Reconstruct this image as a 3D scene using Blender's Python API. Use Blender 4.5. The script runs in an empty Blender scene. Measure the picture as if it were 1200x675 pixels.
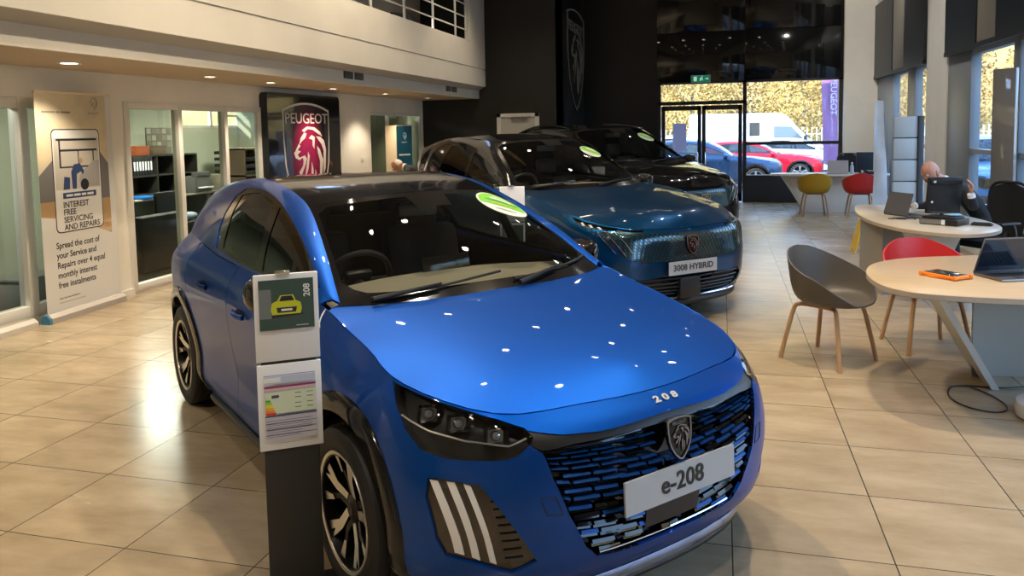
import bpy, bmesh, math, random
import numpy as np
from mathutils import Vector, Matrix
from mathutils.geometry import delaunay_2d_cdt
random.seed(7)
COL = bpy.context.scene.collection
PI = math.pi

# ---------------------------------------------------------------- materials
MATS = {}
def mat(name, col, rough=0.5, metal=0.0, emit=None, es=1.0, coat=0.0, spec=0.5, alpha=1.0, trans=0.0, ior=1.45):
    if name in MATS: return MATS[name]
    m = bpy.data.materials.new(name); m.use_nodes = True
    b = m.node_tree.nodes['Principled BSDF']
    b.inputs['Base Color'].default_value = (*col, 1)
    b.inputs['Roughness'].default_value = rough
    b.inputs['Metallic'].default_value = metal
    b.inputs['Coat Weight'].default_value = coat
    b.inputs['Coat Roughness'].default_value = 0.02
    b.inputs['Specular IOR Level'].default_value = spec
    b.inputs['IOR'].default_value = ior
    if trans: b.inputs['Transmission Weight'].default_value = trans
    if alpha < 1: b.inputs['Alpha'].default_value = alpha
    if emit:
        b.inputs['Emission Color'].default_value = (*emit, 1); b.inputs['Emission Strength'].default_value = es
    MATS[name] = m
    return m

def noise_mat(name, c1, c2, scale=6.0, rough=0.5, detail=4.0, stretch=(1, 1, 1), bump=0.0, coat=0.0, metal=0.0, spec=0.5, fac=(0.35, 0.65)):
    if name in MATS: return MATS[name]
    m = mat(name, c1, rough, metal, coat=coat, spec=spec); nt = m.node_tree; b = nt.nodes['Principled BSDF']
    tc = nt.nodes.new('ShaderNodeTexCoord'); mp = nt.nodes.new('ShaderNodeMapping'); mp.inputs['Scale'].default_value = stretch
    nz = nt.nodes.new('ShaderNodeTexNoise'); nz.inputs['Scale'].default_value = scale; nz.inputs['Detail'].default_value = detail
    cr = nt.nodes.new('ShaderNodeValToRGB'); cr.color_ramp.elements[0].position = fac[0]; cr.color_ramp.elements[1].position = fac[1]
    cr.color_ramp.elements[0].color = (*c1, 1); cr.color_ramp.elements[1].color = (*c2, 1)
    L = nt.links.new
    L(tc.outputs['Object'], mp.inputs['Vector']); L(mp.outputs['Vector'], nz.inputs['Vector'])
    L(nz.outputs['Fac'], cr.inputs['Fac']); L(cr.outputs['Color'], b.inputs['Base Color'])
    if bump:
        bp = nt.nodes.new('ShaderNodeBump'); bp.inputs['Strength'].default_value = bump; bp.inputs['Distance'].default_value = 0.01
        L(nz.outputs['Fac'], bp.inputs['Height']); L(bp.outputs['Normal'], b.inputs['Normal'])
    return m

def glass(name, tint=(0.9, 0.95, 0.93), gloss=(1, 1, 1), ior=1.5, rough=0.0):
    """thin sheet of glass: lets light straight through with a tint, mirrors by Fresnel"""
    if name in MATS: return MATS[name]
    m = bpy.data.materials.new(name); m.use_nodes = True; nt = m.node_tree; nt.nodes.clear()
    o = nt.nodes.new('ShaderNodeOutputMaterial'); mx = nt.nodes.new('ShaderNodeMixShader')
    t = nt.nodes.new('ShaderNodeBsdfTransparent'); t.inputs['Color'].default_value = (*tint, 1)
    g = nt.nodes.new('ShaderNodeBsdfGlossy'); g.inputs['Color'].default_value = (*gloss, 1); g.inputs['Roughness'].default_value = rough
    lw = nt.nodes.new('ShaderNodeLayerWeight'); lw.inputs[0].default_value = .5
    pw = nt.nodes.new('ShaderNodeMath'); pw.operation = 'POWER'; pw.inputs[1].default_value = 5
    f = nt.nodes.new('ShaderNodeMath'); f.operation = 'MULTIPLY_ADD'; f0 = ((ior - 1) / (ior + 1)) ** 2; f.inputs[1].default_value = 1 - f0; f.inputs[2].default_value = f0
    L = nt.links.new; L(lw.outputs['Facing'], pw.inputs[0]); L(pw.outputs[0], f.inputs[0])
    L(f.outputs[0], mx.inputs[0]); L(t.outputs[0], mx.inputs[1]); L(g.outputs[0], mx.inputs[2]); L(mx.outputs[0], o.inputs[0])
    MATS[name] = m
    return m

# ---------------------------------------------------------------- objects
def link(o, parent=None):
    COL.objects.link(o)
    if parent is not None: o.parent = parent
    return o
def tag(o, label=None, cat=None, group=None, kind=None):
    if label: o['label'] = label
    if cat: o['category'] = cat
    if group: o['group'] = group
    if kind: o['kind'] = kind
    return o
def thing(name, label, cat, loc=(0, 0, 0), rz=0.0, group=None):
    o = bpy.data.objects.new(name, None); o.empty_display_size = 0.1
    link(o); o.location = loc; o.rotation_euler = (0, 0, rz)
    return tag(o, label, cat, group)
def copy_tree(o, parent=None):
    c = o.copy(); COL.objects.link(c)
    if parent is not None: c.parent = parent
    for ch in list(o.children): copy_tree(ch, c)
    return c

class MB:
    """collects shapes, each face with its own material slot, into ONE mesh"""
    def __init__(s): s.v = []; s.f = []; s.m = []; s.sm = []
    def add(s, vs, fs, mi=0, smooth=True):
        n = len(s.v); s.v += [tuple(map(float, p)) for p in vs]
        for f in fs: s.f.append([n + i for i in f]); s.m.append(mi); s.sm.append(smooth)
        return s
    def box(s, c, d, mi=0, rot=None, bev=0.0):
        bm = bmesh.new(); bmesh.ops.create_cube(bm, size=1)
        for v in bm.verts: v.co = Vector((v.co.x * d[0], v.co.y * d[1], v.co.z * d[2]))
        if bev: bmesh.ops.bevel(bm, geom=list(bm.edges), offset=min(bev, min(d) * 0.45), segments=2, profile=0.5, affect='EDGES')
        R = rot if rot is not None else Matrix.Identity(3)
        if isinstance(R, (int, float)): R = Matrix.Rotation(R, 3, 'Z')
        bm.verts.index_update()
        s.add([R @ v.co + Vector(c) for v in bm.verts], [[v.index for v in f.verts] for f in bm.faces], mi, bev > 0)
        bm.free(); return s
    def b2(s, a, b, mi=0, bev=0.0):
        return s.box([(a[i] + b[i]) / 2 for i in range(3)], [abs(b[i] - a[i]) for i in range(3)], mi, None, bev)
    def tube(s, pts, r, mi=0, seg=8, caps=True, closed=False, flat=1.0):
        P = [Vector(p) for p in pts]; n = len(P); rr = r if isinstance(r, (list, tuple)) else [r] * n
        vs = []; prev = None
        for i, p in enumerate(P):
            if closed: t = P[(i + 1) % n] - P[i - 1]
            else: t = P[min(i + 1, n - 1)] - P[max(i - 1, 0)]
            t.normalize()
            if prev is None:
                a = Vector((0, 0, 1)) if abs(t.z) < 0.9 else Vector((1, 0, 0)); u = t.cross(a).normalized()
            else:
                u = (prev - t * prev.dot(t)).normalized()
            prev = u; w = t.cross(u)
            for k in range(seg):
                a = 2 * PI * k / seg; vs.append(p + u * math.cos(a) * rr[i] + w * math.sin(a) * rr[i] * flat)
        fs = []
        for i in range(n if closed else n - 1):
            j = (i + 1) % n
            for k in range(seg): fs.append([i * seg + k, i * seg + (k + 1) % seg, j * seg + (k + 1) % seg, j * seg + k])
        if caps and not closed: fs += [list(range(seg))[::-1], [(n - 1) * seg + k for k in range(seg)]]
        return s.add(vs, fs, mi)
    def lathe(s, prof, mi=0, seg=32, M=None, arc=2 * PI, a0=0.0):
        """prof = [(r, h)] turned about local z, M places it"""
        M = M or Matrix.Identity(4); vs = []; full = abs(arc - 2 * PI) < 1e-6; ns = seg if full else seg + 1
        for k in range(ns):
            a = a0 + arc * k / seg
            for r, h in prof: vs.append(M @ Vector((r * math.cos(a), r * math.sin(a), h)))
        m = len(prof); fs = []
        for k in range(seg):
            j = (k + 1) % ns
            for i in range(m - 1): fs.append([k * m + i, j * m + i, j * m + i + 1, k * m + i + 1])
        return s.add(vs, fs, mi)
    def prism(s, poly, d0, d1, mi=0, M=None, side_mi=None):
        """poly in local xy, extruded from z=d0 to z=d1"""
        M = M or Matrix.Identity(4); n = len(poly)
        ar = sum(poly[i][0] * poly[(i + 1) % n][1] - poly[(i + 1) % n][0] * poly[i][1] for i in range(n))
        if ar < 0: poly = poly[::-1]
        vs = [M @ Vector((x, y, d0)) for x, y in poly] + [M @ Vector((x, y, d1)) for x, y in poly]
        s.add(vs, [list(range(n))[::-1], [n + i for i in range(n)]], mi, False)
        return s.add(vs, [[i, (i + 1) % n, n + (i + 1) % n, n + i] for i in range(n)], mi if side_mi is None else side_mi, False)
    def sphere(s, c, r, mi=0, seg=12, rings=8, M=None):
        sc = r if isinstance(r, (list, tuple)) else (r, r, r); vs = []; fs = []
        for i in range(rings + 1):
            th = PI * i / rings
            for k in range(seg):
                a = 2 * PI * k / seg; p = Vector((sc[0] * math.sin(th) * math.cos(a), sc[1] * math.sin(th) * math.sin(a), sc[2] * math.cos(th)))
                if M is not None: p = M @ p
                vs.append(p + Vector(c))
        for i in range(rings):
            for k in range(seg): fs.append([i * seg + k, (i + 1) * seg + k, (i + 1) * seg + (k + 1) % seg, i * seg + (k + 1) % seg])
        return s.add(vs, fs, mi)
    def text(s, body, size, M, mi=0, depth=0.002, align='CENTER', bold=0.0, sx=1.0):
        cu = bpy.data.curves.new('lettering', 'FONT'); cu.body = body; cu.size = size; cu.align_x = align; cu.align_y = 'CENTER'
        cu.extrude = depth / 2; cu.offset = bold; cu.resolution_u = 3
        o = bpy.data.objects.new('lettering', cu); COL.objects.link(o)
        me = bpy.data.meshes.new_from_object(o.evaluated_get(bpy.context.evaluated_depsgraph_get()))
        vs = [M @ Vector((v.co.x * sx, v.co.y, v.co.z)) for v in me.vertices]; fs = [list(p.vertices) for p in me.polygons]
        bpy.data.objects.remove(o); bpy.data.curves.remove(cu); bpy.data.meshes.remove(me)
        return s.add(vs, fs, mi, False)
    def build(s, name, mats, parent=None, sharp=35, tagd=None):
        me = bpy.data.meshes.new(name); me.from_pydata(s.v, [], s.f)
        for m in (mats if isinstance(mats, (list, tuple)) else [mats]): me.materials.append(m)
        me.polygons.foreach_set('material_index', s.m); me.polygons.foreach_set('use_smooth', s.sm)
        me.validate(); me.update()
        if sharp: me.set_sharp_from_angle(angle=math.radians(sharp))
        o = link(bpy.data.objects.new(name, me), parent)
        if tagd: tag(o, **tagd)
        return o

def struct(name, mb, mats, sharp=30):
    o = mb.build(name, mats, None, sharp); o['kind'] = 'structure'; return o
def frame3(x, y, n, o):
    """4x4 with columns x, y, n and origin o"""
    x = Vector(x); y = Vector(y); n = Vector(n)
    return Matrix(((x.x, y.x, n.x, o[0]), (x.y, y.y, n.y, o[1]), (x.z, y.z, n.z, o[2]), (0, 0, 0, 1)))
def bez(pts, n=8, closed=False):
    """Catmull-Rom through the points"""
    P = [np.array(p, float) for p in pts]; m = len(P); out = []
    rng = range(m) if closed else range(m - 1)
    for i in rng:
        p1, p2 = P[i], P[(i + 1) % m]
        p0 = P[i - 1] if (closed or i > 0) else 2 * p1 - p2
        p3 = P[(i + 2) % m] if (closed or i + 2 < m) else 2 * p2 - p1
        for k in range(n):
            t = k / n; out.append(0.5 * ((2 * p1) + (p2 - p0) * t + (2 * p0 - 5 * p1 + 4 * p2 - p3) * t * t + (3 * p1 - p0 - 3 * p2 + p3) * t ** 3))
    if not closed: out.append(P[-1])
    return [tuple(p) for p in out]

# ---------------------------------------------------------------- smooth surfaces
class Net:
    """tensor net of points [nu][nv], smooth cubic through all of them; u, v in metres along the net"""
    def __init__(s, pts, mirror=False, uref=None, vref=None, u=None, v=None):
        P = np.array(pts, float); s.P = P; nu, nv = P.shape[:2]
        uref = nv // 2 if uref is None else uref; vref = nu // 2 if vref is None else vref
        s.u = np.concatenate([[0], np.cumsum(np.linalg.norm(np.diff(P[:, uref], axis=0), axis=1))]) if u is None else np.array(u, float)
        s.v = np.concatenate([[0], np.cumsum(np.linalg.norm(np.diff(P[vref], axis=0), axis=1))]) if v is None else np.array(v, float)
        s.mirror = mirror
        s.Tu = s.tang(P, s.u, mirror); s.Tv = np.swapaxes(s.tang(np.swapaxes(P, 0, 1), s.v, False), 0, 1)
        s.Tuv = s.tang(s.Tv, s.u, mirror)
    @staticmethod
    def tang(P, k, mirror):
        T = np.zeros_like(P); n = len(P)
        for i in range(n):
            if i == 0:
                if mirror:
                    g = P[1] * np.array([1, -1, 1]); T[0] = (P[1] - g) / (2 * (k[1] - k[0]))
                else: T[0] = (P[1] - P[0]) / (k[1] - k[0])
            elif i == n - 1: T[i] = (P[i] - P[i - 1]) / (k[i] - k[i - 1])
            else:
                h0, h1 = k[i] - k[i - 1], k[i + 1] - k[i]
                T[i] = ((P[i] - P[i - 1]) / h0 * h1 + (P[i + 1] - P[i]) / h1 * h0) / (h0 + h1)
        return T
    def ev(s, uv):
        uv = np.atleast_2d(np.array(uv, float)); U = np.clip(uv[:, 0], s.u[0], s.u[-1]); V = np.clip(uv[:, 1], s.v[0], s.v[-1])
        i = np.clip(np.searchsorted(s.u, U, 'right') - 1, 0, len(s.u) - 2); j = np.clip(np.searchsorted(s.v, V, 'right') - 1, 0, len(s.v) - 2)
        hu = s.u[i + 1] - s.u[i]; hv = s.v[j + 1] - s.v[j]; a = (U - s.u[i]) / hu; b = (V - s.v[j]) / hv
        def H(t): return 2 * t**3 - 3 * t**2 + 1, t**3 - 2 * t**2 + t, -2 * t**3 + 3 * t**2, t**3 - t**2
        A = H(a); B = H(b); out = 0
        for di, (p0, t0) in enumerate(((0, 1), (2, 3))):
            for dj, (q0, r0) in enumerate(((0, 1), (2, 3))):
                I, J = i + di, j + dj
                out = out + (A[p0] * B[q0])[:, None] * s.P[I, J] + (A[t0] * hu * B[q0])[:, None] * s.Tu[I, J] \
                    + (A[p0] * B[r0] * hv)[:, None] * s.Tv[I, J] + (A[t0] * hu * B[r0] * hv)[:, None] * s.Tuv[I, J]
        return out
    def nrm(s, uv):
        uv = np.atleast_2d(np.array(uv, float)); e = 2e-3
        def cl(d):
            q = uv + d; q[:, 0] = np.clip(q[:, 0], s.u[0], s.u[-1]); q[:, 1] = np.clip(q[:, 1], s.v[0], s.v[-1]); return s.ev(q)
        du = cl(np.array([e, 0])) - cl(np.array([-e, 0])); dv = cl(np.array([0, e])) - cl(np.array([0, -e]))
        n = np.cross(du, dv); return n / (np.linalg.norm(n, axis=1)[:, None] + 1e-12)
    def rect(s): return [(s.u[0], s.v[0]), (s.u[-1], s.v[0]), (s.u[-1], s.v[-1]), (s.u[0], s.v[-1])]

class Rbf:
    """height surface z(x, y) through scattered points (thin plate), mirrored in y"""
    def __init__(s, pts):
        P = np.array(pts, float); M = P[np.abs(P[:, 1]) > 1e-6] * np.array([1, -1, 1]); P = np.vstack([P, M]); s.c = P[:, :2]; n = len(P)
        K = s.phi(s.c); A = np.zeros((n + 3, n + 3)); A[:n, :n] = K + 1e-5 * np.eye(n); A[:n, n] = 1; A[:n, n + 1:] = s.c; A[n:, :n] = A[:n, n:].T
        s.w = np.linalg.solve(A, np.concatenate([P[:, 2], [0, 0, 0]]))
    def phi(s, X):
        d = np.linalg.norm(X[:, None] - s.c[None], axis=2); return np.where(d > 1e-9, d * d * np.log(d + 1e-12), 0)
    def ev(s, uv):
        uv = np.atleast_2d(np.array(uv, float)); z = s.phi(uv) @ s.w[:-3] + s.w[-3] + uv @ s.w[-2:]
        return np.column_stack([uv, z])
    def nrm(s, uv):
        e = 1e-3; uv = np.atleast_2d(np.array(uv, float))
        du = s.ev(uv + [e, 0]) - s.ev(uv - [e, 0]); dv = s.ev(uv + [0, e]) - s.ev(uv - [0, e])
        n = np.cross(du, dv); return n / np.linalg.norm(n, axis=1)[:, None]

def inside(P, poly):
    P = np.atleast_2d(P); q = np.array(poly, float); r = np.roll(q, -1, axis=0); res = np.zeros(len(P), bool)
    for (x0, y0), (x1, y1) in zip(q, r):
        if y0 == y1: continue
        c = ((P[:, 1] >= min(y0, y1)) & (P[:, 1] < max(y0, y1))); x = x0 + (P[:, 1] - y0) * (x1 - x0) / (y1 - y0)
        res ^= c & (P[:, 0] < x)
    return res
def resample(poly, step, closed=True):
    out = []; n = len(poly)
    for i in range(n if closed else n - 1):
        a = np.array(poly[i], float); b = np.array(poly[(i + 1) % n], float); k = max(1, int(math.ceil(np.linalg.norm(b - a) / step)))
        for t in range(k): out.append(a + (b - a) * t / k)
    if not closed: out.append(np.array(poly[-1], float))
    return np.array(out)
def buffer_line(line, w):
    """thin polygon around a polyline"""
    L = np.array(line, float); n = len(L); T = np.gradient(L, axis=0); T /= np.linalg.norm(T, axis=1)[:, None] + 1e-12; N = np.column_stack([-T[:, 1], T[:, 0]])
    a = L + N * w / 2; b = L - N * w / 2; return [tuple(p) for p in np.vstack([a, b[::-1]])]
def sheet(surf, outer, holes=(), step=0.03):
    """triangulate a region of a surface with clean outlines; returns uv points, triangles, components"""
    rings = [resample(outer, step)] + [resample(h, step) for h in holes]
    V = []; E = []
    for r in rings:
        n0 = len(V); V += [tuple(p) for p in r]; E += [(n0 + i, n0 + (i + 1) % len(r)) for i in range(len(r))]
    R = np.array(V); lo = rings[0].min(0); hi = rings[0].max(0)
    gx, gy = np.meshgrid(np.arange(lo[0] + step / 2, hi[0], step), np.arange(lo[1] + step / 2, hi[1], step)); G = np.column_stack([gx.ravel(), gy.ravel()])
    if len(G):
        keep = inside(G, rings[0])
        for h in rings[1:]: keep &= ~inside(G, h)
        G = G[keep]
        if len(G):
            d = np.min(np.linalg.norm(G[:, None] - R[None], axis=2), axis=1) if len(G) * len(R) < 2e7 else np.array([np.min(np.linalg.norm(R - g, axis=1)) for g in G])
            G = G[d > step * 0.45]
    res = delaunay_2d_cdt([Vector(p) for p in V] + [Vector(p) for p in G], E, [], 0, 1e-6)
    vo = np.array([tuple(p) for p in res[0]]); F = np.array([tuple(f) for f in res[2] if len(f) == 3])
    c = vo[F].mean(axis=1); k = inside(c, rings[0])
    for h in rings[1:]: k &= ~inside(c, h)
    F = F[k]
    ar = (vo[F[:, 1], 0] - vo[F[:, 0], 0]) * (vo[F[:, 2], 1] - vo[F[:, 0], 1]) - (vo[F[:, 1], 1] - vo[F[:, 0], 1]) * (vo[F[:, 2], 0] - vo[F[:, 0], 0])
    F = F[np.abs(ar) > 1e-10]; ar = ar[np.abs(ar) > 1e-10]
    F[ar < 0] = F[ar < 0][:, ::-1]
    par = list(range(len(F)))
    def find(a):
        while par[a] != a: par[a] = par[par[a]]; a = par[a]
        return a
    em = {}
    for i, f in enumerate(F):
        for a, b in ((f[0], f[1]), (f[1], f[2]), (f[2], f[0])):
            kx = (min(a, b), max(a, b))
            if kx in em: par[find(i)] = find(em[kx])
            else: em[kx] = i
    comp = {}
    for i in range(len(F)): comp.setdefault(find(i), []).append(i)
    return vo, F, list(comp.values())
def skin(mb, surf, vo, F, off=0.0, lip=0.0, mi=0, mirror=False, flip=False, nflip=1.0):
    """put sheet triangles on the surface; lip = depth of the folded-in edge"""
    used, inv = np.unique(F, return_inverse=True); F2 = inv.reshape(F.shape); uv = vo[used]
    P = surf.ev(uv); N = surf.nrm(uv) * nflip if (off or lip) else None
    Q = P + N * off if off else P
    sides = [(1, False)] + ([(-1, True)] if mirror else [])
    for sg, mv in sides:
        A = Q * np.array([1, sg, 1]); fl = (nflip < 0) ^ mv ^ flip
        mb.add(A, [list(f[::-1]) if fl else list(f) for f in F2], mi)
        if lip:
            cnt = {}
            for f in F2:
                for a, b in ((f[0], f[1]), (f[1], f[2]), (f[2], f[0])): cnt[(min(a, b), max(a, b))] = cnt.get((min(a, b), max(a, b)), []) + [(a, b)]
            be = [v[0] for v in cnt.values() if len(v) == 1]
            if getattr(surf, 'mirror', False): be = [e for e in be if not (uv[e[0], 0] < 1e-6 and uv[e[1], 0] < 1e-6)]
            B = (Q - N * lip) * np.array([1, sg, 1]); vs = []; fs = []
            for a, b in be:
                n = len(vs); vs += [A[a], A[b], B[b], B[a]]; fs.append([n + 3, n + 2, n + 1, n] if not fl else [n, n + 1, n + 2, n + 3])
            mb.add(vs, fs, mi, False)
    return mb
# ---------------------------------------------------------------- car shells
def T(rows): return rows
SPEC208 = dict(
  belt=[  # columns front centre -> side -> rear centre, each six levels bottom to top
    [(.70,0,.17),(.775,0,.26),(.815,0,.42),(.815,0,.60),(.785,0,.715),(.705,0,.772)],
    [(.68,.30,.17),(.76,.30,.26),(.80,.30,.42),(.80,.30,.60),(.765,.30,.712),(.675,.30,.776)],
    [(.62,.50,.17),(.71,.52,.26),(.745,.53,.42),(.735,.53,.60),(.695,.53,.715),(.605,.555,.777)],
    [(.47,.66,.17),(.57,.71,.26),(.615,.715,.42),(.60,.71,.60),(.53,.685,.745),(.425,.698,.808)],
    [(.34,.77,.17),(.44,.82,.26),(.46,.825,.42),(.43,.815,.60),(.35,.78,.755),(.235,.755,.838)],
    [(.12,.80,.17),(.20,.855,.26),(.21,.862,.42),(.17,.86,.60),(.10,.825,.775),(.03,.752,.888)],
    [(-.15,.80,.17),(-.12,.86,.26),(-.12,.868,.42),(-.13,.872,.61),(-.15,.845,.80),(-.19,.753,.93)],
    [(-.48,.80,.17),(-.47,.845,.27),(-.47,.845,.42),(-.47,.857,.62),(-.46,.84,.84),(-.42,.755,.975)],
    [(-.95,.80,.17),(-.95,.835,.27),(-.95,.83,.42),(-.95,.852,.64),(-.95,.845,.86),(-.95,.775,.99)],
    [(-1.5,.80,.17),(-1.5,.835,.27),(-1.5,.83,.42),(-1.5,.855,.66),(-1.5,.85,.88),(-1.5,.785,1.0)],
    [(-2.05,.80,.17),(-2.05,.85,.27),(-2.05,.85,.42),(-2.05,.868,.67),(-2.05,.86,.90),(-2.05,.785,1.025)],
    [(-2.54,.80,.20),(-2.54,.86,.28),(-2.54,.868,.42),(-2.54,.872,.68),(-2.54,.865,.92),(-2.52,.765,1.05)],
    [(-2.88,.76,.22),(-2.9,.82,.3),(-2.92,.825,.42),(-2.92,.825,.68),(-2.9,.81,.92),(-2.85,.71,1.05)],
    [(-3.08,.60,.24),(-3.12,.66,.32),(-3.14,.68,.44),(-3.14,.67,.68),(-3.11,.64,.92),(-3.03,.58,1.05)],
    [(-3.16,.30,.24),(-3.2,.32,.32),(-3.22,.32,.44),(-3.22,.32,.68),(-3.18,.3,.92),(-3.1,.3,1.05)],
    [(-3.18,0,.24),(-3.22,0,.32),(-3.235,0,.44),(-3.235,0,.68),(-3.2,0,.92),(-3.12,0,1.05)]],
  nfront=7,      # belt columns up to the foot of the A pillar
  hood=[(.60,0,.822),(.45,0,.862),(.2,0,.908),(0,0,.937),(-.28,0,.972),(-.45,0,.985),
        (.58,.25,.815),(.35,.3,.872),(.05,.3,.925),(-.25,.3,.966),(-.45,.3,.98),
        (.45,.5,.832),(.25,.52,.873),(-.05,.55,.925),(-.3,.55,.968),(-.45,.6,.98)],
  RO=[(-.42,.735,.995),(-.75,.69,1.165),(-1.10,.645,1.29),(-1.42,.615,1.365),(-1.8,.60,1.398),(-2.2,.59,1.382),(-2.6,.60,1.31),(-2.9,.625,1.19),(-3.0,.64,1.08)],
  RI=[(-.39,.69,.985),(-.74,.615,1.175),(-1.10,.55,1.325),(-1.42,.54,1.395),(-1.8,.53,1.425),(-2.2,.52,1.41),(-2.6,.52,1.36),(-2.95,.53,1.28),(-3.06,.55,1.10)],
  ws_bot=[(-.255,0,.962),(-.27,.3,.962),(-.315,.55,.968),(-.385,.70,.978)],
  ws_top=[(-.95,0,1.372),(-.965,.22,1.366),(-1.02,.42,1.348),(-1.10,.552,1.322)],
  ws_bulge=.022,
  roofc=[(-.95,1.375),(-1.2,1.41),(-1.5,1.432),(-1.8,1.438),(-2.2,1.425),(-2.6,1.385),(-2.9,1.335),(-3.05,1.30)],
  axle=2.54, wheel=(.308,.205,.775), )
def mk_nets(S):
    N = {}
    N['belt'] = Net(S['belt'], True, uref=2, vref=7)
    top = [c[5] for c in S['belt'][:S['nfront']]]
    nb = S['nfront']; d = S['ws_bot'][-1]
    edge = list(top)
    # dense samples of the real belt top edge so the bonnet meets it exactly
    eu = np.linspace(0, N['belt'].u[nb], 24); E_ = N['belt'].ev(np.column_stack([eu, np.full(24, N['belt'].v[-1])])); N['edge_u'] = eu
    N['edge'] = E_
    N['hood'] = Rbf([tuple(p) for p in E_] + list(S['hood']))
    b, t = np.array(S['ws_bot']), np.array(S['ws_top']); m = (b + t) / 2; nn = np.array([.55, 0, .83])
    w = []
    for i in range(4):
        side = np.array([0, .25, 0]) * (i / 3)
        nv = (nn + side); nv /= np.linalg.norm(nv); k = S['ws_bulge'] * (1.0 if i < 3 else .75)
        w.append([b[i], b[i] * .75 + t[i] * .25 + nv * k * .75, m[i] + nv * k, b[i] * .25 + t[i] * .75 + nv * k * .75, t[i]])
    N['ws'] = Net(w, True, uref=2, vref=0)
    RO = bez(S['RO'], 4); RI = bez(S['RI'], 4)
    rail = [];
    for o, i in zip(RO, RI):
        o = np.array(o); i = np.array(i); mm = (o + i) / 2 + np.array([.0, .35, .9]) * .012; rail.append([o, mm, i])
    N['rail'] = Net(rail, False, uref=1, vref=2)
    # side glass wall: belt top to RO
    bt = N['belt']; us = np.linspace(bt.u[nb], bt.u[-4] + .12, 60); B_ = bt.ev(np.column_stack([us, np.full(60, bt.v[-1])]))
    cols = []; ROa = np.array(RO)
    for p in ROa:
        q = B_[np.argmin(np.abs(B_[:, 0] - min(p[0], B_[0, 0])))].copy()
        cols.append([q, (q * .67 + p * .33) + [0, .012, 0], (q * .33 + p * .67) + [0, .012, 0], p])
    N['side'] = Net(cols, False, uref=1, vref=10)
    rc = np.array(S['roofc']); RIa = np.array(RI); xs0 = S['ws_top'][-1][0]
    ed = [p for p in RIa if p[0] <= xs0 + 1e-6]; ed = [np.array(S['ws_top'][-1])] + [p for p in ed if p[0] < xs0 - .03]
    ed = [p for p in ed if p[0] > rc[-1, 0] + .02]
    wt = np.array(S['ws_top']); e0 = ed[0][0]; e1 = ed[-1][0]; rows = []
    for p in ed:
        f = (p[0] - e0) / (e1 - e0); xc = rc[0, 0] + (rc[-1, 0] - rc[0, 0]) * f; zc = np.interp(-xc, -rc[:, 0], rc[:, 1])
        r = []
        for k in (0, .25, .5, .75, 1):
            y = p[1] * k; x = xc + (p[0] - xc) * np.interp(k, [0, .4, .76, 1], [0, .1, .47, 1]); z = p[2] + (zc - p[2]) * (1 - k ** 2.2)
            r.append([x, y, z])
        rows.append(r[::-1])
    N['roof'] = Net(rows, False, uref=4, vref=2)
    return N
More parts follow.
